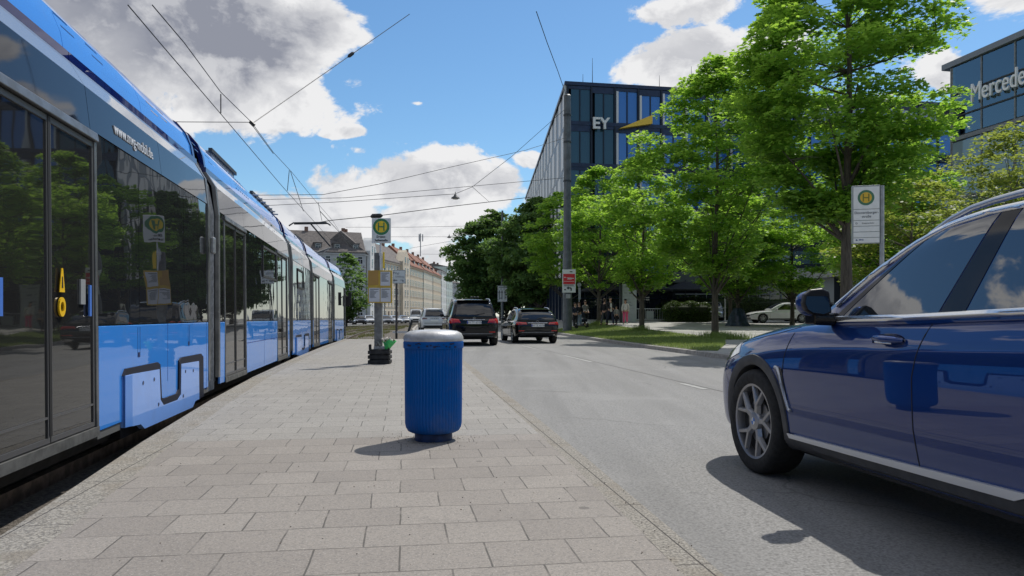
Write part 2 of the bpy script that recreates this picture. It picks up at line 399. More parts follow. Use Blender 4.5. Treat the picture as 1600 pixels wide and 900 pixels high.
# ------------------------------------------------------------------ ground, road, platform
def sheet(name, left, right, z, m, kind='structure', step=1, zf=None):
    """strip between two polylines of (Y, X)"""
    ys = sorted({round(y, 2) for y, _ in left}|{round(y, 2) for y, _ in right}|set(range(int(left[0][0]), int(left[-1][0]), 4)))
    b = MB(); vs = []; fs = []
    for i, y in enumerate(ys):
        zz = zf(y) if zf else z
        vs += [(interp(y, left), y, zz), (interp(y, right), y, zz)]
        if i: fs.append((2*i-2, 2*i-1, 2*i+1, 2*i))
    b.add(vs, fs); o = b.build(name, m, recalc=False); tag(o, kind=kind); return o
b = MB(); b.add([(-2500, -400, -.32), (2500, -400, -.32), (2500, 3500, -.32), (-2500, 3500, -.32)], [(0, 1, 2, 3)])
tag(b.build('ground', mm('far_ground', (.17, .165, .15), .9, var=.3, vscale=.05), recalc=False), kind='structure')

P_L = [(-14, 1.0), (0, -1.62), (3.58, -2.36), (6.05, -2.95), (9.05, -3.60), (12.5, -4.27), (17.97, -5.18), (25, -6.25), (33.2, -7.35)]
P_R = [(-14, 2.75), (0, .98), (3.53, .60), (5.37, .37), (6.94, .165), (13.8, -.76), (22, -1.95), (33.2, -3.55)]
K_L = P_R[:-1]+[(33.2, -3.55), (45, -5.3), (60, -7.6), (90, -11.0), (130, -12.5), (170, -9), (230, 2), (300, 20)]
K_R = [(-20, 11.2), (5, 7.9), (19.5, 5.45), (25.6, 4.6), (32.6, 3.85), (42, 3.0), (60, 1.3), (90, -1.3), (130, -1.6), (170, 3), (230, 15), (300, 33)]
sheet('road', [(y, x-.30) for y, x in K_L], [(y, x+.2) for y, x in K_R], 0, ASPH)
# track bed with the tram running along the platform
CEN = [(-14, .9), (-8, -2.15), (1.2, -3.62), (10.6, -5.20), (18.7, -6.56), (24, -7.45), (31.6, -8.55), (36.5, -9.15), (60, -12.3), (90, -14.9), (130, -15.5), (170, -12), (230, -2), (300, 15)]
GRAV = mm('track_ballast', (.16, .14, .12), .95, col2=(.07, .062, .05), vscale=24, bump=.8, bscale=40, dist=.04)
zt = lambda y: interp(y, [(-20, -.25), (10, -.25), (36, -.27), (60, -.20), (300, -.20)])
sheet('track_bed', [(y, x-5.6) for y, x in CEN], [(-14, .9), (0, -1.5)]+[(y, x) for y, x in P_L[1:]]+[(33.3, -3.9), (45, -5.6), (60, -7.9), (90, -11.3), (130, -12.8), (170, -9.3), (230, 1.7), (300, 19)], -.25, GRAV, zf=zt)
sheet('left_street', [(-14, -60), (300, -60)], [(y, x-5.6) for y, x in CEN], -.22, asphalt_mat('left_asphalt', (.15, .148, .142)))
rail_m = mm('rail_steel', (.22, .17, .14), .4, .8, var=.4)
for k, (off, lab) in enumerate([(-.72, 'left rail of the near track beside the platform'), (.72, 'right rail of the near track beside the platform'), (-3.9, 'left rail of the far track'), (-2.46, 'right rail of the far track')]):
    pts = sm([(interp(y, CEN)+off, y, zt(y)) for y, _ in CEN], 5)
    ring = [[(p.x-.035, p.y, p.z), (p.x+.035, p.y, p.z), (p.x+.035, p.y, p.z+.11), (p.x-.035, p.y, p.z+.11)] for p in pts]
    tag(MB().loft(ring).build('rail', rail_m), 'rusty steel '+lab, 'rail', 'tram rails')
# grass growing in the track bed beyond the platform
def grass(name, poly_fn, n, h, m, z0, seed, w=.012):
    rs = np.random.RandomState(seed); pts = poly_fn(rs, n); n = len(pts)
    a = rs.uniform(0, 6.28, n); hh = h*rs.uniform(.5, 1.3, n); lean = rs.uniform(-.45, .45, (n, 2))*hh[:, None]
    ww = w*rs.uniform(.7, 1.4, n)
    V = np.zeros((n, 3, 3)); V[:, :, :] = pts[:, None, :]
    V[:, 0, 0] -= np.cos(a)*ww; V[:, 0, 1] -= np.sin(a)*ww; V[:, 1, 0] += np.cos(a)*ww; V[:, 1, 1] += np.sin(a)*ww
    V[:, 2, 0] += lean[:, 0]; V[:, 2, 1] += lean[:, 1]; V[:, 2, 2] += hh
    me = np_mesh(name, V.reshape(-1, 3), 3); me.materials.append(m)
    o = bpy.data.objects.new(name, me); COL.objects.link(o); tag(o, kind='stuff'); return o
def np_mesh(name, V, k):
    me = bpy.data.meshes.new(name); nv = len(V); nf = nv//k
    me.vertices.add(nv); me.vertices.foreach_set('co', V.astype(np.float32).ravel())
    me.loops.add(nv); me.loops.foreach_set('vertex_index', np.arange(nv, dtype=np.int32))
    me.polygons.add(nf); me.polygons.foreach_set('loop_start', np.arange(0, nv, k, dtype=np.int32))
    me.polygons.foreach_set('loop_total', np.full(nf, k, dtype=np.int32))
    me.update(calc_edges=True); return me
GRASSM = leaf_mat('grass_blades', (.14, .21, .055), (.22, .28, .08), (.34, .44, .11), .4)
def tg(rs, n):
    y = rs.uniform(33.6, 100, n); c = np.interp(y, [q[0] for q in CEN], [q[1] for q in CEN]); x = c+rs.uniform(-5.4, 2.6, n)
    keep = np.sin(x*3.1)+np.sin(y*.7+x)+rs.uniform(-1, 1, n) > .0
    rr = (np.abs(np.abs(x-c)-.72) > .12)
    return np.stack([x, y, np.interp(y, [36, 60], [-.27, -.20])], 1)[keep & rr]
g = grass('track_grass', tg, 26000, .14, leaf_mat('dry_grass', (.12, .14, .04), (.22, .19, .09), (.2, .22, .06), .3), -.2, 5, .02); g['label'] = 'patchy dry grass and weeds between the rails'

# platform: slab surface, granite edge strips, sett band beside the road
def strip(name, left, right, ztop, zbot, m, lab=None):
    ys = sorted({y for y, _ in left}|{y for y, _ in right}); rings = [[(interp(y, left), y, zbot), (interp(y, right), y, zbot), (interp(y, right), y, ztop), (interp(y, left), y, ztop)] for y in ys]
    o = MB().loft(rings).build(name, m); return tag(o, kind='structure')
strip('platform', [(y, x+.27) for y, x in P_L], [(y, x-.0) for y, x in P_R], .10, -.24, PAVE)
strip('platform_edge', P_L, [(y, x+.268) for y, x in P_L], .098, -.24, SETT)
strip('kerb', [(y, x+.002) for y, x in P_R], [(y, x+.16) for y, x in P_R], .094, -.2, SETT)
KL2 = [(33.3, -3.55), (45, -5.3), (60, -7.6), (90, -11.0), (130, -12.5), (170, -9), (230, 2)]
strip('kerb_far', [(y, x-.32) for y, x in KL2], [(y, x-.12) for y, x in KL2], .08, -.3, mm('kerb_stone', (.36, .34, .31), .85, var=.2, vscale=12))
# right kerb, grass verge, plaza
def zk(y): return .12
KST = MB()
pts = [Vector((interp(y, K_R), y, 0)) for y in np.arange(-14, 60, .98)]
for a, c in zip(pts, pts[1:]):
    d = (c-a); L = d.length; mid = (a+c)/2; KST.box((mid.x+.07, mid.y, .035), (.14, L-.012, .17), math.atan2(d.y, d.x)-math.pi/2)
tag(KST.build('kerb_right', mm('kerb_granite', (.33, .315, .29), .85, var=.25, vscale=9, bump=.3), bevel=.012), kind='structure')
PLZ = mm('plaza_paving', (.33, .325, .31), .85, var=.18, vscale=.8)
def zp(x, y):
    return interp(y, [(-20, .12), (26, .12), (34, .13), (50, .53), (60, .78), (75, .9), (400, .9)])
vs, fs = [], []; YS = [-20, 0, 10, 20, 26, 30, 34, 38, 42, 46, 50, 55, 60, 66, 75, 90, 130, 170, 230]
XS = [0, 1, 2.5, 4.5, 7, 11, 18, 30, 60, 120]
for y in YS:
    for k, dx in enumerate(XS):
        x = interp(y, K_R)+.14+dx; f = min(1, dx/4.5) if y > 30 else 1
        vs.append((x, y, .12+(zp(x, y)-.12)*f))
for i in range(len(YS)-1):
    for k in range(len(XS)-1):
        q = i*len(XS)+k; fs.append((q, q+1, q+1+len(XS), q+len(XS)))
def zplaza(x, y):
    dx = x-interp(y, K_R)-.14; f = min(1, max(0, dx/4.5)) if y > 30 else 1
    return .12+(zp(x, y)-.12)*f
tag(MB().add(vs, fs).build('plaza', PLZ, recalc=False, smooth=0), kind='structure')
VERGE = [(21.6, 5.35), (26, 4.72), (32.6, 4.03), (42, 3.18), (50.5, 2.36), (53.5, 5.9), (43, 7.3), (32.4, 9.1), (26, 7.3), (21.4, 5.8)]
b = MB(); vv = []
import mathutils.geometry as MG
ctr = (5.6, 37)
nn = len(VERGE); rings = []
for s_ in (1.0, .93, .6, .25):
    rings.append([((x-ctr[0])*s_+ctr[0], (y-ctr[1])*s_+ctr[1], zplaza((x-ctr[0])*s_+ctr[0], (y-ctr[1])*s_+ctr[1])+(.006 if s_ == 1 else .035)) for y, x in VERGE])
b.loft(rings, caps=False); b.add(rings[-1], [tuple(range(nn))])
SOIL = mm('verge_soil', (.07, .10, .03), .95, col2=(.12, .14, .05), vscale=3)
tag(b.build('grass_verge', SOIL, smooth=0), kind='structure')
def inpoly(x, y, poly):
    c = np.zeros(len(x), bool); n = len(poly); j = n-1
    for i in range(n):
        yi, xi = poly[i]; yj, xj = poly[j]
        c ^= ((yi > y) != (yj > y)) & (x < (xj-xi)*(y-yi)/(yj-yi)+xi); j = i
    return c
def vg(rs, n):
    x = rs.uniform(2.2, 9.3, n); y = rs.uniform(21, 53.6, n); k = inpoly(x, y, VERGE); x, y = x[k], y[k]
    z = np.array([zplaza(a, c) for a, c in zip(x, y)]); return np.stack([x, y, z+.01], 1)
g = grass('verge_grass', vg, 70000, .085, GRASSM, .1, 3, .014); g['label'] = 'short green grass on the verge under the street trees'
def vt(rs, n):
    c = [(9.0, 33.6, .7), (5.85, 52, .5), (7.0, 41.5, .45), (9.2, 32, .8)]; k = rs.randint(0, 4, n)
    p = np.array([[c[i][0], c[i][1]] for i in k]); s = np.array([c[i][2] for i in k]); x = p[:, 0]+rs.normal(0, .5, n)*s; y = p[:, 1]+rs.normal(0, .5, n)*s
    return np.stack([x, y, np.array([zplaza(a, b_) for a, b_ in zip(x, y)])], 1)
g = grass('tall_grass', vt, 2600, .30, GRASSM, .1, 9, .012); g['label'] = 'tall uncut grass tufts round the foot of the street trees'
# painted lane line: short dashes on a joint
LM = mm('lane_marking', (.38, .38, .36), .7, col2=(.24, .24, .23), vscale=9)
LN = [(3, 4.2), (11.5, 2.9), (18.1, 1.92), (21.2, 1.46), (25.6, .78), (28.6, .36), (40, -1.2), (60, -4.2)]
vs, fs = [], []
for a, c in ((2.6, 3.9), (6.6, 8.0), (11.4, 12.4), (18.1, 21.2), (25.6, 28.7), (33, 36), (41, 44), (50, 53)):
    q = len(vs)
    vs += [(interp(a, LN)-.055, a, .004), (interp(a, LN)+.055, a, .004), (interp(c, LN)+.055, c, .004), (interp(c, LN)-.055, c, .004)]; fs.append((q, q+1, q+2, q+3))
tag(MB().add(vs, fs).build('lane_marking', LM, recalc=False), kind='structure')
vs, fs = [], []
ys = np.arange(3, 60, 1.5)
for i, y in enumerate(ys):
    x = interp(y, LN)+.09; vs += [(x, y, .003), (x+.022, y, .003)]
    if i: fs.append((2*i-2, 2*i-1, 2*i+1, 2*i))
tag(MB().add(vs, fs).build('road_joint', mm('tar_joint', (.10, .098, .095), .8), recalc=False), kind='structure')
#@@NEXT@@
# ------------------------------------------------------------------ the tram
TBLUE = paint_mat('tram_blue', (.045, .24, .70), rough=.3, dirt=.10); TLIGHT = paint_mat('tram_light_blue', (.20, .38, .82), rough=.3, dirt=.12)
TNAVY = paint_mat('tram_navy', (.006, .015, .11), rough=.3); TWHITE = paint_mat('tram_silver_white', (.27, .29, .33), metal=.25, rough=.25, dirt=.1)
TGLASS = glass_mat('tram_window_glass', (.016, .017, .019), 1.85, .012, wave=.0022, wscale=2.2)
TDOOR = glass_mat('tram_door_glass', (.018, .018, .018), 1.65, .02, wave=.0018, wscale=1.7)
THEAD = glass_mat('tram_header_gloss', (.010, .013, .022), 1.36, .03, wave=.003, wscale=1.1)
ALU = mm('door_aluminium', (.20, .205, .21), .38, .7, var=.25, vscale=5); BELL = mm('gangway_fabric', (.23, .235, .24), .8, var=.3, vscale=12)
UNDER = mm('underframe_black', (.012, .012, .013), .7, var=.3); SEAM = mm('rubber_seam', (.012, .012, .013), .6)
tram = empty('tram', (-3.4, 6.0, -.25), 0, 'long blue and white low-floor tram standing beside the platform', 'tram')
JT = [(-2.438, 1.0), (-4.0, 10.2), (-5.45, 18.74), (-6.32, 23.95), (-7.42, 31.6), (-8.0, 36.5)]
ZD = [0, 0, -.03, -.05, -.09, -.12]
class Sec:
    def __init__(s, i):
        a, b = Vector(JT[i]), Vector(JT[i+1]); s.d = (b-a).normalized(); s.n = Vector((s.d.y, -s.d.x)); s.full = (b-a).length
        s.O = a; s.L = s.full; s.za, s.zb = ZD[i], ZD[i+1]; s.s0 = .26 if i else 0; s.s1 = s.L-(.26 if i < 4 else 0)
        s.ang = math.atan2(s.d.y, s.d.x)
    def P(s, t, o, z):
        p = s.O+s.d*t-s.n*o; return (p.x, p.y, z+s.za+(s.zb-s.za)*t/s.L)
    def px(s, px, o=0):
        r = (px-800)/FPX; O = s.O-s.n*o
        # O.x + d.x t = r (O.y + d.y t)
        return (r*O.y-O.x)/(s.d.x-r*s.d.y)
    def sz(s, px, py, o=0):
        t = s.px(px, o); p = s.P(t, o, 0); return (t, EYE-(py-HZ)*p[1]/FPX-p[2])
    def slab(s, b, t0, t1, z0, z1, o=0.0, th=.03, o2=None, mi=0):
        o2 = o if o2 is None else o2
        return b.add([s.P(t0, o+th, z0), s.P(t1, o+th, z0), s.P(t1, o, z0), s.P(t0, o, z0), s.P(t0, o2+th, z1), s.P(t1, o2+th, z1), s.P(t1, o2, z1), s.P(t0, o2, z1)],
                     [(3, 2, 1, 0), (4, 5, 6, 7), (0, 1, 5, 4), (1, 2, 6, 5), (2, 3, 7, 6), (3, 0, 4, 7)], mi)
    def poly(s, b, pts, o, th, mi=0):
        return b.prism(pts, lambda t, z: s.P(t, o+th, z), lambda t, z: s.P(t, o, z), mi)
ZB, ZW, ZT, ZH, ZS, ZR = .16, 1.02, 2.50, 2.89, 3.08, 3.15
WD = 2.30
def bl(name, b, m, parent=tram, **k): return b.build(name, m, parent, world=True, **k)
def roof_prof(): return [(.20, ZR), (.225, 3.30), (.29, 3.46), (.40, 3.59), (.56, 3.67), (.85, 3.71)]
def vent(S, t, z, o, w=.26):
    b = MB()
    for k in range(2):
        zz = z-.04+k*.08; tt = t+.03-k*.06; o = interp(zz, [(a_[1], a_[0]) for a_ in roof_prof()])-.001
        b.add([S.P(tt-w/2, o-.004, zz-.008), S.P(tt+w/2, o-.004, zz-.008), S.P(tt+w/2, o+.004, zz+.008), S.P(tt-w/2, o+.004, zz+.008),
               S.P(tt-w/2, o+.05, zz-.008), S.P(tt+w/2, o+.05, zz-.008), S.P(tt+w/2, o+.07, zz+.008), S.P(tt-w/2, o+.07, zz+.008)],
              [(0, 1, 2, 3), (4, 5, 6, 7), (0, 1, 5, 4), (1, 2, 6, 5), (2, 3, 7, 6), (3, 0, 4, 7)])
    return bl('roof_vent', b, TNAVY)
SECS = [Sec(i) for i in range(5)]
def bogie_wave(S, t0, t1, deep=True):
    """light blue bogie cover standing proud with the dark wave-shaped groove; t0..t1 its extent"""
    L = t1-t0; S0 = SECS[0]; ua, ub = S0.px(191), S0.px(313)
    def K(x, y):      # point of the cover of the first section, as share of its length and height
        t, z = S0.sz(94+.278*x, 469+.278*y); return (t0+(t-ua)/(ub-ua)*L, z)
    cover = [K(*v) for v in ((350, 425), (350, 718), (440, 698), (462, 722), (735, 602), (750, 566), (772, 556), (770, 342), (670, 358), (668, 530), (650, 560), (570, 590), (552, 560), (546, 388), (395, 414))]
    cv = bl('bogie_cover', S.poly(MB(), cover, -.022, .05), TLIGHT)
    facet = [K(*v) for v in ((350, 428), (350, 716), (392, 707), (390, 420))]
    S.poly(MB(), facet, -.024, .02).build('cover_facet', mm('facet_blue', (.10, .26, .66), .35), cv, world=True)
    grv = [K(*v) for v in ((345, 425), (360, 386), (540, 349), (554, 362), (562, 548), (574, 553), (648, 526), (660, 500), (662, 340), (674, 322), (785, 301), (797, 318), (799, 540), (772, 556), (770, 342), (670, 358), (668, 530), (650, 560), (570, 590), (552, 560), (546, 388), (395, 414), (350, 427))]
    bl('wave_stripe', S.poly(MB(), grv, -.018, .045), mm('wave_black', (.003, .005, .018), .6))
    for v in ((452, 465), (515, 445), (540, 585), (680, 538), (737, 395), (693, 400)):
        t, z = K(*v); p = S.P(t, -.022, z); b = MB(); b.lathe([(.0005, -.006), (.017, -.006), (.019, .004), (.0005, .004)], n=14)
        ca, sa = math.cos(S.ang), math.sin(S.ang); b.v = [(p[0]+x*ca+z_*sa, p[1]+x*sa-z_*ca, p[2]+y) for x, y, z_ in b.v]
        b.build('screw', mm('screw_dark', (.06, .08, .14), .5), cv, world=True)
def window_panel(S, t0, t1, panes, name='window'):
    b = MB(); S.slab(b, t0, t1, ZB, ZW, 0, .03); bl('lower_panel', b, TBLUE, bevel=.006)
    edges = [t0]+panes+[t1]
    for a, c in zip(edges, edges[1:]):
        b = MB(); S.slab(b, a+.006, c-.006, ZW+.012, ZT, 0.004, .03, .02); bl(name, b, TGLASS)
def door(S, t0, t1, leaves=2):
    fr = MB(); f = .045
    S.slab(fr, t0, t1, ZT-.02, ZT+.05, -.012, .05, -.0); S.slab(fr, t0, t0+f, ZB+.02, ZT-.02, -.012, .05, .008); S.slab(fr, t1-f, t1, ZB+.02, ZT-.02, -.012, .05, .008)
    bl('door_frame', fr, ALU, bevel=.006)
    w = (t1-t0-2*f)/leaves
    for k in range(leaves):
        a, c = t0+f+k*w+.008, t0+f+(k+1)*w-.008
        lf = MB(); S.slab(lf, a, c, ZB+.075, ZT-.03, .012, .03, .028); d = bl('door', lf, TDOOR)
        e = MB()
        S.slab(e, a, a+.03, ZB+.075, ZT-.03, .002, .02, .018); S.slab(e, c-.03, c, ZB+.075, ZT-.03, .002, .02, .018); S.slab(e, a+.03, c-.03, ZT-.07, ZT-.03, .017, .02, .018); S.slab(e, a+.03, c-.03, ZB+.075, ZB+.11, .002, .02)
        S.slab(e, a+.03, c-.03, ZB+.24, ZB+.255, .004, .02)
        e.build('leaf_edge', mm('leaf_edge_metal', (.12, .12, .125), .4, .5), d, world=True)
        if k == 0:
            g_ = MB(); S.slab(g_, c-.012, c+.028, ZB+.12, ZT-.03, -.002, .02, .014); g_.build('rubber_seal', SEAM, d, world=True)
    sl_ = MB(); S.slab(sl_, t0, t1, ZB-.01, ZB+.065, -.015, .08); bl('door_sill', sl_, mm('sill_grey', (.13, .13, .125), .5, .3, var=.3))
for i, S in enumerate(SECS):
    # inner shell and underframe
    b = MB(); s0, s1 = S.s0+.02, S.s1-.02
    prof = [(.06, .2), (.06, 2.5), (.14, 2.88), (.24, 3.1), (.6, 3.62), (WD/2, 3.68)]
    full = prof+[(WD-o, z) for o, z in prof[::-1][1:]]
    b.loft([[S.P(s0, o, z) for o, z in full], [S.P(s1, o, z) for o, z in full]]); bl('body_shell', b, mm('shell_grey', (.07, .075, .085), .5))
    b = MB(); b.loft([[S.P(t, o, z) for o, z in ((.22, -.02), (.12, .2), (WD-.12, .2), (WD-.22, -.02))] for t in (s0, s1)]); bl('underframe', b, UNDER)
    # header, silver stripe, navy line, roof cover; each in panels with thin joints
    n = {0: 4, 1: 4, 2: 2, 3: 4, 4: 2}[i]
    cuts = [S.s0+(S.s1-S.s0)*k/n for k in range(n+1)]
    if i == 0: cuts = [S.s0, S.px(-120), S.px(143), S.px(254), S.s1]
    for a, c in zip(cuts, cuts[1:]):
        a += .004; c -= .004
        b = MB(); S.slab(b, a, c, ZT+.055, ZH, .010, .03, .050); bl('header_panel', b, THEAD)
        b = MB(); S.slab(b, a, c, ZH+.002, ZS, .052, .03, .165); bl('silver_panel', b, TWHITE)
        b = MB(); S.slab(b, a, c, ZS+.002, ZR-.002, .165, .05, .165); bl('navy_line', b, TNAVY)
        rp = roof_prof(); ring = lambda t: [S.P(t, o, z) for o, z in rp]+[S.P(t, o+.03, z-.03) for o, z in rp[::-1]]
        b = MB(); b.loft([ring(a), ring(c)]); bl('roof_cover', b, TBLUE, smooth=40)
    if i == 0:
        # navy end arc and grey end post at the joint
        pass
    for t in (S.s1-.05,) + ((S.s0+.05,) if i else ()):
        b = MB(); rp = [(-.0+.0, ZB+.3), (.0, ZT), (.10, ZH), (.185, ZS), (.19, ZR), (.215, 3.30), (.28, 3.47), (.39, 3.60), (.55, 3.69), (.85, 3.73)]
        k = .05
        b.loft([[S.P(t-k, o-.004, z) for o, z in rp[4:]]+[S.P(t-k, o+.05, z-.03) for o, z in rp[4:][::-1]], [S.P(t+k, o-.004, z) for o, z in rp[4:]]+[S.P(t+k, o+.05, z-.03) for o, z in rp[4:][::-1]]])
        bl('end_arc', b, TNAVY, smooth=40)
        b = MB(); S.slab(b, t-k, t+k, ZB+.1, ZT, -.006, .05, .0); S.slab(b, t-k, t+k, ZT, ZH, .0, .05, .042); S.slab(b, t-k, t+k, ZH, ZS, .042, .05, .16); bl('end_post', b, ALU)
    if i < 4:  # gangway bellows to the next section
        N = SECS[i+1]; b = MB(); rings = []
        pr = [(.05, .1), (.05, 2.5), (.12, 2.88), (.26, 3.2), (.6, 3.6), (WD/2, 3.66)]; fl = pr+[(WD-o, z) for o, z in pr[::-1][1:]]
        for k in range(15):
            f = k/14; e = .0 if k % 2 else .035; w = abs(f-.5)*.03
            A = [Vector(S.P(S.s1+.0, o+e, z)) for o, z in fl]; B = [Vector(N.P(N.s0, o+e, z)) for o, z in fl]
            rings.append([tuple(p.lerp(q, f)) for p, q in zip(A, B)])
        b.loft(rings); bl('bellows', b, BELL)
# section 1
S = SECS[0]
td0, td1 = S.px(-22), S.px(153)
window_panel(S, S.s0+.02, td0-.02, [1.4])
door(S, td0, td1)
bp = MB(); S.slab(bp, td1+.02, S.s1-.10, ZB+.02, ZW, 0, .03); bl('lower_panel', bp, TBLUE, bevel=.006)
for a_, c_ in ((td1+.02, S.px(190)), (S.px(314), S.s1-.06)):
    bp = MB(); S.slab(bp, a_, c_, ZB-.045, ZB+.017, .01, .05); bl('sill_strip', bp, mm('sill_strip_grey', (.16, .16, .155), .5, .3))
ed = [td1+.02, S.px(219), S.px(289), S.s1-.10]
for a, c in zip(ed, ed[1:]):
    b = MB(); S.slab(b, a+.005, c-.005, ZW+.012, ZT+.05, .004, .03, .02); bl('window', b, TGLASS)
bogie_wave(S, S.px(191), S.px(313))
for px_, z0_, z1_ in ((217, .72, 1.0), (295, .76, 1.0)):
    t = S.px(px_); b = MB(); S.slab(b, t-.035, t-.031, z0_, z1_, -.002, .02); S.slab(b, t+.031, t+.035, z0_, z1_, -.002, .02); S.slab(b, t-.022, t+.022, z0_, z0_+.045, -.003, .02); bl('hatch', b, mm('hatch_line', (.01, .03, .12), .5))
t = S.px(262); b = MB(); S.slab(b, t-.004, t+.004, .42, ZW, -.0015, .02); t = S.px(322.5); S.slab(b, t-.003, t+.003, ZB, ZW, -.0015, .02); bl('panel_joint', b, mm('joint_blue', (.01, .05, .25), .5))
for t, zz, oo in ((S.px(-100, .2), 3.40, .245), (S.px(115, .2), 3.42, .25), (S.px(150, .25), 3.40, .245), (S.px(237, .25), 3.36, .232), (S.px(262, .2), 3.40, .245), (S.px(311, .2), 3.36, .232)):
    vent(S, t, zz, oo)
a, c = S.px(176, .05), S.px(231, .05); p = S.P((a+c)/2, .022, 2.70)
text('www.mvg-mobil.de', .152, p, (R(90-6.5), 0, S.ang), mm('tram_lettering', (.55, .57, .6), .4), 'lettering', tram, ext=.004, sx=.93)
# stickers on the right door leaf
YS_ = mm('sticker_yellow', (.80, .48, .01), .4)
t = S.px(98); b = MB(); S.poly(b, [(t-.045, 1.27), (t+.045, 1.27), (t+.012, 1.44), (t-.012, 1.44)], .002, .005); st_ = bl('warning_sticker', b, YS_)
b = MB(); S.poly(b, [(t-.012, 1.30), (t+.012, 1.30), (t+.006, 1.38), (t-.006, 1.38)], .0, .003); b.build('warning_mark', INK, st_, world=True)
b = MB()
ring = lambda r: [(t+r*math.cos(2*math.pi*k/20), 1.165+r*1.25*math.sin(2*math.pi*k/20)) for k in range(20)]
for k in range(20):
    k2 = (k+1) % 20; A, B = ring(.055), ring(.03); S.poly(b, [A[k], A[k2], B[k2], B[k]], .0, .012)
bl('door_button', b, YS_)
t = S.px(141); b = MB(); S.slab(b, t-.02, t+.02, 1.10, 1.34, -.004, .012); bl('door_sticker', b, mm('sticker_blue', (.06, .17, .55), .4))
t = S.px(131.5); b = MB(); S.slab(b, t-.045, t+.045, 1.19, 1.38, .006, .012); bl('notice', b, mm('notice_white', (.25, .26, .27), .5))
t = S.px(1); b = MB(); S.slab(b, t-.03, t+.02, 1.10, 1.33, -.004, .012); bl('door_sticker', b, M['sticker_blue'])
# stop light / camera box on the joint post
p = S.P(S.s1-.06, -.05, 2.02); b = MB(); b.box(p, (.06, .09, .22), S.ang-math.pi/2); bx_ = bl('side_lamp', b, STEEL, bevel=.02)
# section 2
S = SECS[1]
e0, e1, e2, e3 = S.px(351.5), S.px(385), S.px(433.5), S.px(449.5)
def lower(S, a, c, ins=None):
    b = MB(); S.slab(b, a, c, ZB, ZW, 0, .03); bl('lower_panel', b, TBLUE, bevel=.006)
def wins(S, a, c, cuts=()):
    ed = [a]+list(cuts)+[c]
    for p_, q_ in zip(ed, ed[1:]):
        b = MB(); S.slab(b, p_+.005, q_-.005, ZW+.012, ZT+.05, .004, .03, .02); bl('window', b, TGLASS)
lower(S, S.s0+.10, e0); wins(S, S.s0+.10, e0)
door(S, e0, e1); lower(S, e1, e2); wins(S, e1, e2, (S.px(402), S.px(411))); door(S, e2, e3)
if S.s1-.1 > e3: lower(S, e3, S.s1-.10); wins(S, e3, S.s1-.10)
t0, t1 = S.px(411.5), S.px(432)
b = MB()
for z0_, z1_ in ((1.86, 1.90), (2.42, 2.46)): S.slab(b, t0, t1, z0_, z1_, -.008, .02, -.004)
for t in (t0, t1): S.slab(b, t-.02, t+.02, 1.86, 2.46, -.008, .02, -.002)
bl('hopper_frame', b, mm('hopper_metal', (.06, .06, .065), .4, .5))
t = S.px(413); b = MB(); S.slab(b, e1+.02, e2-.02, .655, .667, -.0015, .02); S.slab(b, t-.003, t+.003, ZB, .655, -.0015, .02); bl('panel_joint', b, M['joint_blue'])
vent(S, S.s0+.55, 3.36, .232); vent(S, S.px(400, .2), 3.36, .232); vent(S, S.px(409, .2), 3.40, .245)
for r_ in range(6):
    for c_ in range(7):
        t = S.px(366, .25)+c_*.19+r_*.03; zz, oo = 3.28+r_*.058, interp(3.28+r_*.058+.013, [(a_[1], a_[0]) for a_ in roof_prof()])
        b = MB(); b.add([S.P(t, oo-.006, zz), S.P(t+.10, oo-.006, zz), S.P(t+.10, oo+.004, zz+.026), S.P(t, oo+.004, zz+.026), S.P(t, oo+.06, zz), S.P(t+.10, oo+.06, zz), S.P(t+.10, oo+.07, zz+.032), S.P(t, oo+.07, zz+.032)],
              [(0, 1, 2, 3), (4, 5, 6, 7), (0, 1, 5, 4), (1, 2, 6, 5), (2, 3, 7, 6), (3, 0, 4, 7)]); bl('vent_slot', b, TNAVY)
def roof_unit(S, t0, t1, o0, o1, z1, louvre=False):
    b = MB(); b.add([S.P(t0, o0, 3.5), S.P(t1, o0, 3.5), S.P(t1, o1, 3.5), S.P(t0, o1, 3.5), S.P(t0+.1, o0+.05, z1), S.P(t1-.1, o0+.05, z1), S.P(t1-.1, o1-.05, z1), S.P(t0+.1, o1-.05, z1)],
                    [(3, 2, 1, 0), (4, 5, 6, 7), (0, 1, 5, 4), (1, 2, 6, 5), (2, 3, 7, 6), (3, 0, 4, 7)])
    u = bl('roof_unit', b, mm('roof_unit_grey', (.28, .31, .36), .45, .3, var=.2), bevel=.02)
    e = MB(); S.slab(e, t0-.03, t1+.03, z1-.05, z1+.01, o0+.01, .06); e.build('unit_rim', DGREY, u, world=True)
    if louvre:
        for k in range(7):
            q = MB(); tt = t0+(t1-t0)*k/6; q.loft([[S.P(tt, o0-.10, z1-.1), S.P(tt+.10, o0-.10, z1-.08), S.P(tt+.10, o1, z1+.02), S.P(tt, o1, z1)], [S.P(tt, o0-.10, z1-.07), S.P(tt+.10, o0-.10, z1-.05), S.P(tt+.10, o1, z1+.05), S.P(tt, o1, z1+.03)]])
            q.build('louvre', M['roof_unit_grey'], u, world=True)
roof_unit(S, S.px(335, .5), S.px(372, .5), .52, 1.7, 3.86)
roof_unit(S, S.px(392, .6), S.px(418, .7), .55, 1.7, 3.84, True)
# section 3
S = SECS[2]
lower(S, S.s0+.1, S.s1-.1); wins(S, S.s0+.1, S.s1-.1, (S.px(464.5), S.px(475.5)))
bogie_wave(S, S.px(462), S.px(482))
b = MB(); t0, t1 = S.px(465.5), S.px(474.5)
for z0_, z1_ in ((1.88, 1.93), (2.36, 2.41)): S.slab(b, t0, t1, z0_, z1_, -.01, .02, -.006)
for t in (t0, t1): S.slab(b, t-.03, t+.03, 1.88, 2.41, -.01, .02, -.004)
bl('hopper_frame', b, M['hopper_metal'])
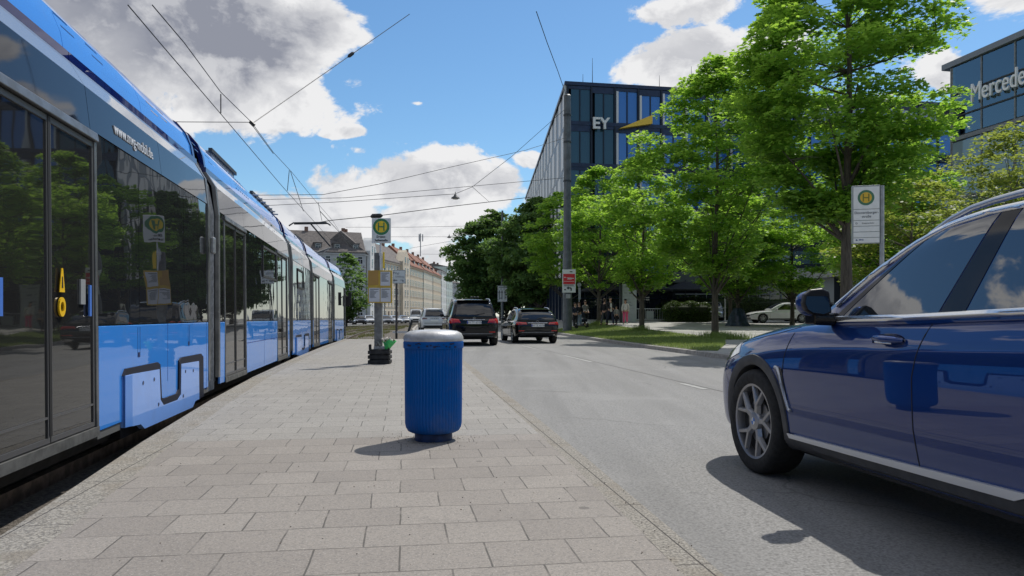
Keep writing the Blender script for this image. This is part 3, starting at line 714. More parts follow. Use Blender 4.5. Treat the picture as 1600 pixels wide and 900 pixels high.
# section 4
S = SECS[3]
e = [S.px(v) for v in (490, 499.5, 513, 519.3)]
lower(S, S.s0+.1, e[0]); wins(S, S.s0+.1, e[0]); door(S, e[0], e[1]); lower(S, e[1], e[2]); wins(S, e[1], e[2], (S.px(506),)); door(S, e[2], e[3]); lower(S, e[3], S.s1-.1); wins(S, e[3], S.s1-.1)
roof_unit(S, 1.6, 3.6, .7, 1.7, 3.9)
# section 5 with the far cab end
S = SECS[4]
lower(S, S.s0+.1, S.s1-.9); wins(S, S.s0+.1, S.s1-.9, (S.px(527), S.px(532)))
bogie_wave(S, S.px(525.5), S.px(533.5))
b = MB(); prof = [(.0, .2), (.0, 1.02), (.02, 2.5), (.115, 2.88), (.2, 3.15), (.4, 3.59), (.85, 3.7)]; full = prof+[(WD-o, z) for o, z in prof[::-1]]
rr = []
for t, k, zc in ((S.s1-.9, 1, 1), (S.s1-.5, .97, .985), (S.s1-.15, .88, .95), (S.s1+.15, .70, .88)):
    rr.append([S.P(t, WD/2+(o-WD/2)*k, .2+(z-.2)*zc) for o, z in full])
b.loft(rr); bl('cab_end', b, TWHITE, smooth=30)
b = MB(); p = S.P(S.s1-.25, -.22, 2.05); b.box(p, (.14, .12, .62), S.ang-math.pi/2); b.tube([S.P(S.s1-.25, .1, 2.3), p], .02, 6); bl('wing_mirror', b, BLACK, bevel=.02)
p = S.P(S.s1+.35, -.05, 1.95); b = MB(); b.box(p, (.2, .12, .5), S.ang-math.pi/2); b.tube([S.P(S.s1, .3, 2.2), p], .02, 6); bl('wing_mirror', b, BLACK, bevel=.02)
# near cab end behind the camera's left shoulder
S = SECS[0]; b = MB(); rr = []
for t, k, zc in ((0, 1, 1), (-.5, .98, .99), (-1.1, .90, .95), (-1.5, .74, .86), (-1.7, .55, .74)):
    rr.append([S.P(t, WD/2+(o-WD/2)*k, .2+(z-.2)*zc) for o, z in full])
b.loft(rr); bl('cab_end', b, TBLUE, smooth=30)
# bogies
for S, a in ((SECS[0], 7.2), (SECS[2], 2.6), (SECS[4], 2.4)):
    for t in (a-.9, a+.9):
        for o in (.42, WD-.42):
            b = MB()
            c = S.P(t, o, .19); ring_ = []
            for oo, r_ in ((-.07, .30), (.07, .30)):
                ring_.append([tuple(Vector(S.P(t, o+oo, .19))+Vector((S.d.x*math.cos(q)*r_, S.d.y*math.cos(q)*r_, math.sin(q)*r_))) for q in [2*math.pi*k/20 for k in range(20)]])
            b.loft(ring_); bl('wheel', b, UNDER)
    b = MB(); S.slab(b, a-1.2, a+1.2, -.02, .12, .12, .10)
    bl('bogie', b, UNDER)
# pantograph
S = SECS[3]; PB = Vector((-9.02, 33.3, 3.72)); PT = Vector((-9.22, 34.6, 5.36))
b = MB(); kn = Vector((-8.55, 35.9, 4.35)); b.tube([PB, kn], .045, 8); b.tube([kn, PT], .035, 8); b.tube([PB+Vector((.45, .2, 0)), kn], .02, 6); pg = bl('pantograph', b, DGREY)
b = MB(); b.tube([PT+Vector((-.95, 0, -.14)), PT+Vector((-.75, 0, -.01)), PT+Vector((.75, 0, .01)), PT+Vector((.95, 0, -.12))], .035, 8); b.tube([PT+Vector((-.8, .32, -.02)), PT+Vector((.8, .32, .0))], .03, 8)
b.tube([PT+Vector((-.5, 0, 0)), PT+Vector((-.5, .32, 0))], .02, 6); b.tube([PT+Vector((.5, 0, 0)), PT+Vector((.5, .32, 0))], .02, 6); b.build('pan_head', DGREY, pg, world=True)
b = MB(); S.slab(b, S.L-1.4, S.L+.4, 3.68, 3.78, .8, .9); bl('roof_frame', b, DGREY)

# ------------------------------------------------------------------ litter bin
BINB = paint_mat('bin_blue', (.005, .10, .37), rough=.45, coat=.25, dirt=.35)
binr = empty('litter_bin', (-.636, 6.15, .10), 0, 'ribbed blue litter bin with a domed silver lid standing on the platform', 'litter bin')
b = MB(); N = 54; rings = []
def ring(r, z, rib): 
    pts = []
    for k in range(N*6):
        a = 2*math.pi*k/(N*6); f = 0.5-.5*math.cos(a*N); pts.append(((r-rib*(1-min(1, f*2.2)))*math.cos(a), (r-rib*(1-min(1, f*2.2)))*math.sin(a), z))
    return pts
for r_, z_, rb in ((.10, .065, 0), (.18, .066, .0), (.205, .078, .002), (.222, .105, .004), (.229, .14, .006), (.231, .3, .006), (.232, .5, .006), (.233, .68, .006), (.234, .725, .006), (.234, .742, .0), (.21, .745, 0)): rings.append(ring(r_, z_, rb))
b.loft(rings); b.build('bin_body', BINB, binr, smooth=50)
b = MB(); b.lathe([(.225, .738), (.241, .742), (.243, .752), (.243, .792), (.237, .80), (.20, .80)], n=64); b.build('collar', BINB, binr, smooth=35)
LIDM = mat('lid_silver', (.62, .62, .62), .38, .35, col2=(.42, .42, .41), vscale=7, bump=.15, bscale=40)
b = MB(); b.lathe([(.20, .798), (.239, .80), (.243, .812), (.240, .835), (.226, .862), (.19, .880), (.12, .889), (.0005, .892)], n=64); b.build('lid', LIDM, binr, smooth=50)
b = MB(); b.lathe([(.15, 0), (.152, .005), (.152, .05), (.145, .068), (.0005, .068)], n=48); b.build('foot', mat('bin_foot', (.02, .045, .13), .55, var=.4, vscale=12), binr, smooth=40)
b = MB(); rs = random.Random(4)
for k in range(26):
    a = rs.uniform(3.8, 5.6); r_ = rs.choice((.2435, .2435, .244)); z_ = rs.uniform(.755, .79)
    c = (r_*math.cos(a), r_*math.sin(a), z_); s_ = rs.uniform(.004, .014); b.box(c, (s_*1.6, .003, s_), a-math.pi/2)
tag(b.build('scuff_marks', mm('scuff_dark', (.01, .02, .07), .8), binr), kind='stuff')

rs = random.Random(12); b = MB()
def pr_x(y): return interp(y, P_R)
for k in range(900):
    m_ = k % 3
    if m_ == 0: y_ = rs.uniform(1.5, 14); x_ = pr_x(y_)+rs.gauss(.10, .10); z_ = .098 if x_ < pr_x(y_)+.15 else .002
    elif m_ == 1: y_ = 6.15+rs.gauss(0, .16); x_ = -.636+rs.gauss(-.05, .17); z_ = .10
    else: y_ = rs.uniform(1.5, 12); x_ = rs.uniform(interp(y_, P_L)+.05, pr_x(y_)); z_ = .10
    r_ = rs.uniform(.0015, .0045); b.ball((x_, y_, z_+r_*.5), r_, r_*rs.uniform(.7, 1.4), r_*.7, 5)
g_ = tag(b.build('grit', mm('grit_brown', (.16, .13, .10), .9, col2=(.30, .28, .25), vscale=40)), 'fine brown grit scattered on the paving round the bin and along the kerb', kind='stuff')

# ------------------------------------------------------------------ replacement stop post with timetable
zP = .10
def h_disc(parent, c, r, rz, m1=GREEN_S, m2=YELL_S, m3=None, tilt=0):
    """green ring, yellow disc, green H; c world centre of the sign face, rz sign yaw, facing -y when 0"""
    m3 = m3 or GREEN_S; f = Vector((math.sin(rz), -math.cos(rz), 0)); u = Vector((math.cos(rz), math.sin(rz), 0)); up = Vector((0, 0, 1)); c = Vector(c)
    def disc(rad, o0, o1, m, nm):
        b = MB(); b.loft([[tuple(c+f*o+(u*math.cos(a)+up*math.sin(a))*rad) for a in [2*math.pi*k/40 for k in range(40)]] for o in (o0, o1)]); b.build(nm, m, parent, world=True)
    disc(r, -.002, .003, m1, 'stop_ring'); disc(r*.70, 0, .006, m2, 'stop_disc')
    b = MB()
    def bar(x0, x1, z0, z1):
        P = lambda x, z, o: tuple(c+u*x+up*z+f*o)
        b.add([P(x0, z0, .004), P(x1, z0, .004), P(x1, z1, .004), P(x0, z1, .004), P(x0, z0, .010), P(x1, z0, .010), P(x1, z1, .010), P(x0, z1, .010)], [(0, 1, 2, 3), (4, 5, 6, 7), (0, 1, 5, 4), (1, 2, 6, 5), (2, 3, 7, 6), (3, 0, 4, 7)])
    w = r*.40; bar(-w, -w+r*.14, -r*.5, r*.5); bar(w-r*.14, w, -r*.5, r*.5); bar(-w+r*.14, w-r*.14, -r*.07, r*.07); b.build('letter_h', m3, parent, world=True)
def rbox(parent, name, c, d, rz, m, bevel=0): return MB().box(c, d, rz).build(name, m, parent, world=True, bevel=bevel)
def rot_pt(c, x, y, rz): return (c[0]+x*math.cos(rz)-y*math.sin(rz), c[1]+x*math.sin(rz)+y*math.cos(rz))
def PX(px, py, Y): p = at(px, py, Y); return p
Y0 = 16.0
base = at(594, 568, Y0); bx, bz = base.x, zP
stop = empty('stop_post', (bx, Y0, zP), 0, 'temporary stop post with green and yellow H sign above a yellow timetable board', 'stop sign')
z = lambda py: EYE-(py-HZ)/FPX*Y0
X = lambda px: (px-800)/FPX*Y0
rbox(stop, 'post', (X(591.5), Y0, (z(395)+z(556))/2), (.165, .12, z(395)-z(556)), 0, mm('post_concrete', (.20, .205, .20), .75, var=.3, vscale=7, bump=.2), .01)
b = MB(); b.tube([(X(596), Y0-.10, z(424)), (X(596), Y0-.10, z(378))], .022, 10); b.box((X(596), Y0-.10, z(398)), (.06, .05, .06)); b.build('sign_pole', mm('pole_white', (.62, .63, .62), .4, var=.1), stop, world=True)
b = MB(); b.box((X(600.5), Y0-.07, z(407)), (.03, .03, .34)); b.build('yellow_strap', YELL_S, stop, world=True)
sp = MB().box((X(597.5), Y0-.125, (z(342)+z(381))/2), (.40, .025, z(342)-z(381)), 0).build('sign_plate', SIGNW, stop, world=True, bevel=.01)
h_disc(sp, (X(597.5), Y0-.1375, z(355.5)), .172, 0)
text('Ersatz-', .072, (X(597.5), Y0-.139, z(371)), (R(90), 0, 0), INK, 'sign_text', sp, bold=.001); text('haltestelle', .066, (X(597.5), Y0-.139, z(376.5)), (R(90), 0, 0), INK, 'sign_text', sp, bold=.001)
GOLD = mm('board_yellow', (.55, .38, .06), .5, var=.12); PAP = mm('paper', (.58, .60, .63), .6, var=.05)
bc = (X(595.5), Y0-.12, (z(423)+z(473.5))/2)
bd = MB().box(bc, (.505, .03, z(423)-z(473.5)), 0).build('timetable_board', GOLD, stop, world=True, bevel=.006)
rbox(bd, 'board_panel', (X(585.5), Y0-.138, z(434.5)), (.205, .008, .30), 0, mm('board_ochre', (.42, .25, .07), .6))
for cx_, cy_, w_, h_ in ((603.8, 436, .20, .29), (586.8, 461, .225, .29), (604.2, 461, .21, .29)):
    pz = z(cy_); pp = rbox(bd, 'timetable_sheet', (X(cx_), Y0-.139, pz), (w_, .007, h_), 0, PAP)
    b = MB(); b.box((X(cx_), Y0-.1435, pz+h_*.40), (w_*.8, .002, .016))
    rs = random.Random(int(cx_*7+cy_))
    for k in range(9): w2 = w_*rs.uniform(.35, .78); b.box((X(cx_)-w_*.4+w2/2, Y0-.1435, pz+h_*(.30-k*.062)), (w2, .002, .009))
    b.build('printed_lines', GREYTXT, pp, world=True)
ft = MB()
for k in range(3):
    zz = zP+.045+k*.10; ft.box((X(594), Y0-.02, zz), (.455, .34, .075)); ft.box((X(594), Y0-.02, zz+.048), (.40, .30, .022))
for sx_ in (-.19, .19):
    ft.box((X(594)+sx_, Y0-.12, zP+.35), (.05, .08, .12))
ft.build('rubber_foot', mm('foot_rubber', (.03, .03, .031), .75, var=.4, vscale=10), stop, world=True, bevel=.012)
b = MB(); b.box((X(594), Y0-.02, zP+.34), (.24, .14, .06)); b.tube([(X(590), Y0-.05, .44), (X(589.5), Y0-.10, .52), (X(592), Y0-.12, .56), (X(594.5), Y0-.10, .50), (X(594), Y0-.06, .43)], .018, 8); b.build('clamp', STEEL, stop, world=True)
# flowers in a green paper, left on the foot
fl_ = empty('flower_bouquet', (X(606), Y0-.12, z(545)), 0, 'pale flowers in bright green paper on the black foot of the stop post', 'bouquet')
rs = random.Random(3); b = MB(); rings = []
for k, (zz, rr_) in enumerate(((-.02, .035), (.05, .065), (.12, .10), (.175, .125))):
    rings.append([((rr_*(1+.22*math.sin(a*5+k)))*math.cos(a)+.02*k, (rr_*(1+.2*math.cos(a*4)))*math.sin(a)*.7, zz+(.02*math.sin(a*3) if k == 3 else 0)) for a in [2*math.pi*q/22 for q in range(22)]])
b.loft(rings, caps=False); o = b.build('wrapping', mm('green_paper', (.05, .46, .12), .4, var=.2, vscale=20), fl_, smooth=60); md = o.modifiers.new('solid', 'SOLIDIFY'); md.thickness = .004
b = MB()
for k in range(40):
    a, r_ = rs.uniform(0, 6.28), rs.uniform(0, .12); c = (.05+r_*math.cos(a)-.05, r_*math.sin(a)*.7, .17+rs.uniform(-.02, .07)); b.ball(c, rs.uniform(.010, .024), n=6)
b.build('blossoms', mm('blossom_cream', (.55, .50, .42), .8, col2=(.62, .58, .55), vscale=30), fl_)
b = MB()
for k in range(30):
    a, r_ = rs.uniform(0, 6.28), rs.uniform(0, .13); c = (r_*math.cos(a), r_*math.sin(a)*.7, .13); d_ = rs.uniform(.02, .05); b.add([c, (c[0]+d_, c[1], c[2]+.05), (c[0]+d_*.3, c[1]+.02, c[2]+.09)], [(0, 1, 2)])
b.build('leaves', mm('bouquet_green', (.06, .14, .03), .6), fl_)

# direction sign beyond the platform end, with its post, and a barrier
Y1 = 36.0; zg = -.2
def X1(px): return (px-800)/FPX*Y1
def Z1(py): return EYE-(py-HZ)/FPX*Y1
ds = empty('direction_sign', (X1(619.5), Y1, zg), 0, 'pale road sign with lane arrows seen beside the yellow timetable board', 'road sign')
MB().tube([(X1(619.5), Y1, zg), (X1(619.5), Y1, Z1(422))], .055, 10).build('post', mm('post_brown', (.11, .10, .095), .6, .3), ds, world=True)
sp = MB().box((X1(624), Y1-.07, (Z1(422)+Z1(443))/2), (.60, .03, Z1(422)-Z1(443))).build('sign_plate', SIGNW, ds, world=True, bevel=.008)
b = MB(); cz_ = (Z1(422)+Z1(443))/2; hh = (Z1(422)-Z1(443))/2
for q in ((0, hh-.012, .60, .02), (0, -hh+.012, .60, .02), (-.29, 0, .02, hh*2-.05), (.29, 0, .02, hh*2-.05)): b.box((X1(624)+q[0], Y1-.088, cz_+q[1]), (q[2], .006, q[3]))
b.build('sign_border', GREYTXT, sp, world=True)
text('Mögl.', .15, (X1(621)-.03, Y1-.088, cz_+.17), (R(90), 0, 0), GREYTXT, 'sign_text', sp); text('Umfahrg.', .115, (X1(625), Y1-.088, cz_+.0), (R(90), 0, 0), GREYTXT, 'sign_text', sp)
b = MB(); b.box((X1(619), Y1-.088, cz_-.17), (.14, .006, .05)); b.add([(X1(619)-.14, Y1-.091, cz_-.17), (X1(619)-.06, Y1-.091, cz_-.11), (X1(619)-.06, Y1-.091, cz_-.23)], [(0, 1, 2)]); b.box((X1(628), Y1-.088, cz_-.16), (.12, .006, .03)); b.box((X1(630), Y1-.088, cz_-.20), (.06, .006, .07)); b.build('arrow', GREYTXT, sp, world=True)
Y2 = 33.9
def X2(px): return (px-800)/FPX*Y2
def Z2(py): return EYE-(py-HZ)/FPX*Y2
ba = empty('barrier', (X2(628), Y2, -.1), 0, 'low barrier with white rail and leaning dark post at the far platform end', 'barrier')
MB().box((X2(630), Y2, Z2(519)), (.95, .05, .09)).build('rail', mm('rail_white', (.62, .63, .64), .5), ba, world=True)
MB().tube([(X2(636), Y2, Z2(528)), (X2(639), Y2, Z2(516)), (X2(644), Y2, Z2(500))], .055, 8).build('leaning_post', DGREY, ba, world=True)
MB().tube([(X2(619), Y2, -.2), (X2(619), Y2, Z2(515))], .04, 8).build('post', DGREY, ba, world=True)
#@@NEXT@@
# ------------------------------------------------------------------ cars
def mirror_half(h): return h+[(-x, z) for x, z in h[::-1] if abs(x) > 1e-6]
class Car:
    """t runs from the front bumper (0) to the rear bumper (L); x to the car's right; z up"""
    def __init__(s, name, loc, rz, label, cat, group, sp, paint, lower=None, glass=None):
        s.sp = sp; s.L = sp['L']; s.root = empty(name, loc, rz, label, cat, group); s.paint = paint; s.glass = glass or CARGLASS
        L = s.L; hw = sp['W']/2; ts = sp['stations']; rings = []
        for t in ts:
            zb, zs, zd, pl = interp(t, sp['zb']), interp(t, sp['belt']), interp(t, sp['deck']), interp(t, sp['plan'])*hw
            cr = zs-sp.get('crease', .13); r = cr-zb
            half = [(pl*.80, zb), (pl*.940, zb+.03*r), (pl*.968, zb+.12*r), (pl*.985, zb+.32*r), (pl*.997, zb+.58*r), (pl*1.0, zb+.80*r), (pl*.999, zb+.95*r), (pl*.990, cr+.02), (pl*.962, cr+(zs-cr)*.55), (pl*.925, zs-.012),
                    (pl*.885, zs+.004), (pl*.80, zs+(zd-zs)*.45), (pl*.5, zs+(zd-zs)*.88), (pl*.2, zd)]
            ring = [(x, L/2-t, z) for x, z in half]+[(-x, L/2-t, z) for x, z in half[::-1]]
            rings.append(ring)
        b = MB(); b.loft(rings); o = b.build('body', paint, s.root, subsurf=2)
        cut = MB()
        for t in sp['axles']:
            for sd_ in (-1, 1):
                c = MB(); ra = sp['arch']; cut.loft([[(sd_*xx, L/2-t+ra*math.cos(a), sp['wr']+.005+ra*math.sin(a)) for a in [2*math.pi*k/40 for k in range(40)]] for xx in (hw-.34, hw+.2)])
        co = cut.build('cutter', paint, s.root); md = o.modifiers.new('bool', 'BOOLEAN'); md.object = co; md.operation = 'DIFFERENCE'; md.solver = 'EXACT'
        bpy.context.view_layer.update(); dg = bpy.context.evaluated_depsgraph_get()
        me = bpy.data.meshes.new_from_object(o.evaluated_get(dg)); o.modifiers.clear(); o.data = me
        me.polygons.foreach_set('use_smooth', [True]*len(me.polygons)); me.set_sharp_from_angle(angle=R(38))
        bpy.data.objects.remove(co); s.body = o
        # cabin
        rings = []; zc = sp['cabz']
        for t, H in sp['cabin']:
            w0 = interp(t, sp['cabw'])*hw; k = sp['tumble']; zz = zc(t) if callable(zc) else interp(t, zc); H = max(H, zz+.008); rd = min(.055, (H-zz)*.4)
            w = lambda z: w0-k*(z-zz)
            half = [(w(zz-.08), zz-.08), (w(zz), zz), (w(zz+(H-zz)*.5), zz+(H-zz)*.5), (w(H-rd), H-rd), (w(H)-.018, H-rd*.35), (w(H)-.065, H+.004), (w(H)*.6, H+.028), (w(H)*.25, H+.038)]
            rings.append([(x, L/2-t, z) for x, z in half]+[(-x, L/2-t, z) for x, z in half[::-1]])
        b = MB(); b.loft(rings); o = b.build('cabin', paint, s.root, subsurf=1)
        bpy.context.view_layer.update(); dg = bpy.context.evaluated_depsgraph_get(); me = bpy.data.meshes.new_from_object(o.evaluated_get(dg)); o.modifiers.clear(); o.data = me; s.cab = o
        me.polygons.foreach_set('use_smooth', [True]*len(me.polygons)); me.set_sharp_from_angle(angle=R(50))
        s.bvh = [BVHTree.FromPolygons([v.co for v in q.data.vertices], [p.vertices for p in q.data.polygons]) for q in (s.body, s.cab)]
        s.wheels()
    def ray(s, o, d, which=(0, 1)):
        best = None
        for i in which:
            h = s.bvh[i].ray_cast(Vector(o), Vector(d))
            if h[0] is not None and (best is None or h[3] < best[1]): best = (h[0], h[3], h[1])
        return best
    def hit(s, ax, u, v, which=(0, 1)):
        """ax 'l','r' : u=t, v=z ; 'b','f': u=x, v=z ; 't': u=x, v=t"""
        if ax in 'lr': sg = 1 if ax == 'r' else -1; o, d = (sg*4, s.L/2-u, v), (-sg, 0, 0)
        elif ax == 'b': o, d = (u, -s.L, v), (0, 1, 0)
        elif ax == 'f': o, d = (u, s.L, v), (0, -1, 0)
        else: o, d = (u, s.L/2-v, 4), (0, 0, -1)
        h = s.ray(o, d, which); D = Vector(d)
        return (h[0] if h else None), D
    def patch(s, name, ax, q, m, off=.006, n=(8, 6), parent=None, which=(0, 1), depth=.03):
        P = []; last = None
        for j in range(n[1]+1):
            for i in range(n[0]+1):
                a, c = i/n[0], j/n[1]
                u = (q[0][0]*(1-a)+q[1][0]*a)*(1-c)+(q[3][0]*(1-a)+q[2][0]*a)*c; v = (q[0][1]*(1-a)+q[1][1]*a)*(1-c)+(q[3][1]*(1-a)+q[2][1]*a)*c
                h, D = s.hit(ax, u, v, which)
                if h is None: h = last if last is not None else None
                if h is None: continue
                if last is not None and (h-last).dot(D) > .35: h = h-D*((h-last).dot(D))
                last = h; P.append(h)
        if len(P) < (n[0]+1)*(n[1]+1): return None
        nx = n[0]+1; f = [(j*nx+i, j*nx+i+1, (j+1)*nx+i+1, (j+1)*nx+i) for j in range(n[1]) for i in range(n[0])]
        top = [p-D*off for p in P]; bot = [p+D*depth for p in P]; N = len(P)
        rim = [i for i in range(nx)]+[j*nx+nx-1 for j in range(1, n[1]+1)]+[n[1]*nx+i for i in range(nx-2, -1, -1)]+[j*nx for j in range(n[1]-1, 0, -1)]
        fs = f+[(rim[k], rim[(k+1) % len(rim)], N+rim[(k+1) % len(rim)], N+rim[k]) for k in range(len(rim))]
        return MB().add(top+bot, fs).build(name, m, parent or s.root, smooth=35)
    def line(s, name, ax, pts, m, r=.006, out=0.0, n=6, parent=None, sub=5, which=(0, 1)):
        P = []
        for a, c in zip(pts, pts[1:]):
            for k in range(sub):
                f = k/sub; h, D = s.hit(ax, a[0]+(c[0]-a[0])*f, a[1]+(c[1]-a[1])*f, which)
                if h is not None: P.append(h-D*out)
        h, D = s.hit(ax, *pts[-1], which)
        if h is not None: P.append(h-D*out)
        if len(P) < 2: return None
        return MB().tube(P, r, n).build(name, m, parent or s.root, smooth=60)
    def wheels(s):
        sp = s.sp; wr, tw = sp['wr'], sp.get('tw', .235); rim = sp.get('rim', .245); hw = sp['W']/2; proto = None
        for t in sp['axles']:
            for sd_ in (-1, 1):
                cx = sd_*(hw-tw/2-.012)
                if proto is None:
                    w = empty('wheel', (cx, s.L/2-t, wr)); w.parent = s.root
                    o = tw/2
                    b = MB(); b.lathe([(rim-.005, -o+.01), (rim+.02, -o), (wr-.035, -o-.004), (wr-.012, -o+.008), (wr, -o+.035), (wr, o-.035), (wr-.012, o-.008), (wr-.035, o+.004), (rim+.02, o), (rim-.005, o-.01)], axis='x', n=48, caps=False)
                    b.build('tyre', RUBBER, w, smooth=40)
                    b = MB(); b.lathe([(rim, -o+.008), (rim, o-.008), (rim-.016, o-.012), (rim-.024, o-.05), (rim-.03, -o+.05), (rim-.03, -o+.02)], axis='x', n=48, caps=False)
                    r_ = b.build('rim', sp.get('rimmat', STEEL), w, smooth=40)
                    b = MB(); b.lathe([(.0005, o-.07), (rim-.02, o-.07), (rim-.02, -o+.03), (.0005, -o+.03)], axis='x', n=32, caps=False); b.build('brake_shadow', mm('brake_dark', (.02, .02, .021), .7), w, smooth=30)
                    b = MB(); b.lathe([(.0005, o-.055), (.15, o-.055), (.152, o-.066)], axis='x', n=32, caps=False); b.build('brake_disc', mm('brake_steel', (.25, .25, .25), .35, .9), w, smooth=30)
                    s.spokes(w, o, rim); proto = w; s.wproto = w
                else: w = copy_tree(proto, s.root); w.location = (cx, s.L/2-t, wr)
                w.rotation_euler = (0, 0, math.pi if sd_ < 0 else 0)
    def spokes(s, w, o, rim):
        sp = s.sp; b = MB(); n = sp.get('nspoke', 5); m = sp.get('rimmat', STEEL)
        def bar(a0, r0, a1, r1, w0, w1, x0, x1):
            p0 = Vector((0, r0*math.cos(a0), r0*math.sin(a0))); p1 = Vector((0, r1*math.cos(a1), r1*math.sin(a1))); d = (p1-p0).normalized(); nn_ = Vector((0, -d.z, d.y))
            A = [p0+nn_*w0+Vector((x0-.03, 0, 0)), p0-nn_*w0+Vector((x0-.03, 0, 0)), p0-nn_*w0*.55+Vector((x0, 0, 0)), p0+nn_*w0*.55+Vector((x0, 0, 0))]
            B = [p1+nn_*w1+Vector((x1-.03, 0, 0)), p1-nn_*w1+Vector((x1-.03, 0, 0)), p1-nn_*w1*.55+Vector((x1, 0, 0)), p1+nn_*w1*.55+Vector((x1, 0, 0))]
            b.loft([A, B])
        for k in range(n):
            a = 2*math.pi*k/n+sp.get('sph', .2)
            if sp.get('yspoke'):
                bar(a, .05, a, rim*.52, .034, .028, o-.022, o-.014)
                for e in (-1, 1): bar(a+e*.02, rim*.46, a+e*.30, rim-.012, .023, .019, o-.015, o-.014)
            else: bar(a-.03, .05, a, rim-.015, .030, .022, o-.02, o-.016)
        b.build('spokes', m, w, bevel=.004)
        b = MB(); b.lathe([(.0005, o-.012), (.034, o-.012), (.062, o-.018), (.07, o-.03), (.07, o-.06)], axis='x', n=24, caps=False); b.build('hub', m, w, smooth=40)
        if sp.get('yspoke'):
            b = MB()
            for k in range(4):
                a0 = k*math.pi/2; b.add([(o-.0105, 0, 0)]+[(o-.0105, .026*math.cos(a0+q*math.pi/8), .026*math.sin(a0+q*math.pi/8)) for q in range(5)], [(0, 1, 2, 3, 4, 5)], k % 2)
            b.build('emblem', [mm('emblem_blue', (.02, .16, .55), .3), WHITE], w)

SUVX = dict(L=4.71, W=1.89, wr=.364, arch=.405, axles=(.84, 3.70), rim=.262, yspoke=True, rimmat=mm('rim_grey', (.34, .34, .35), .32, .8), crease=.165, sph=1.35,
    stations=[0, .04, .12, .25, .42, .62, .85, 1.1, 1.35, 1.6, 2.0, 2.5, 3.0, 3.5, 3.9, 4.2, 4.4, 4.55, 4.64, 4.69, 4.71],
    zb=[(0, .36), (.06, .28), (.2, .235), (.5, .22), (4.2, .24), (4.55, .33), (4.71, .42)],
    belt=[(0, .60), (.05, .70), (.12, .775), (.25, .845), (.42, .90), (.7, .96), (1.1, 1.015), (1.5, 1.05), (2.0, 1.07), (2.6, 1.085), (3.5, 1.12), (4.2, 1.15), (4.5, 1.10), (4.64, 1.0), (4.71, .8)],
    deck=[(0, .61), (.05, .72), (.12, .82), (.25, .91), (.45, .975), (.7, 1.03), (1.0, 1.075), (1.3, 1.11), (1.5, 1.12), (4.2, 1.14), (4.5, 1.10), (4.64, 1.0), (4.71, .82)],
    plan=[(0, .70), (.04, .78), (.12, .865), (.25, .925), (.42, .955), (.62, .972), (.85, .981), (1.35, .991), (2.0, .998), (2.6, 1), (3.3, .996), (3.8, .988), (4.2, .972), (4.4, .965), (4.55, .93), (4.64, .89), (4.71, .80)],
    cabz=[(0, 1.04), (1.5, 1.045), (2.6, 1.08), (3.5, 1.11), (4.7, 1.13)], tumble=.36,
    cabw=[(1.3, .86), (1.8, .925), (2.4, .945), (3.6, .94), (4.2, .91), (4.65, .85)],
    cabin=[(1.38, 1.10), (1.6, 1.20), (1.9, 1.345), (2.15, 1.46), (2.35, 1.545), (2.6, 1.60), (2.9, 1.622), (3.3, 1.625), (3.7, 1.605), (4.05, 1.57), (4.25, 1.53), (4.42, 1.38), (4.55, 1.2), (4.62, 1.10)])
BMWP = bpy.data.materials.new('deep_blue_metallic'); BMWP.use_nodes = True
t_ = NT(BMWP.node_tree); p_ = t_.n('BsdfPrincipled', i_Roughness=.34, i_Metallic=.35); o_ = t_.n('OutputMaterial'); t_.put(o_.inputs[0], p_.outputs[0])
p_.inputs['Specular IOR Level'].default_value = 0.0; p_.inputs['Base Color'].default_value = (.008, .036, .165, 1); p_.inputs['Coat Weight'].default_value = 1; p_.inputs['Coat Roughness'].default_value = .015; p_.inputs['Coat IOR'].default_value = 1.68
SLP = -.19
def yaw(s): return -math.atan(s)
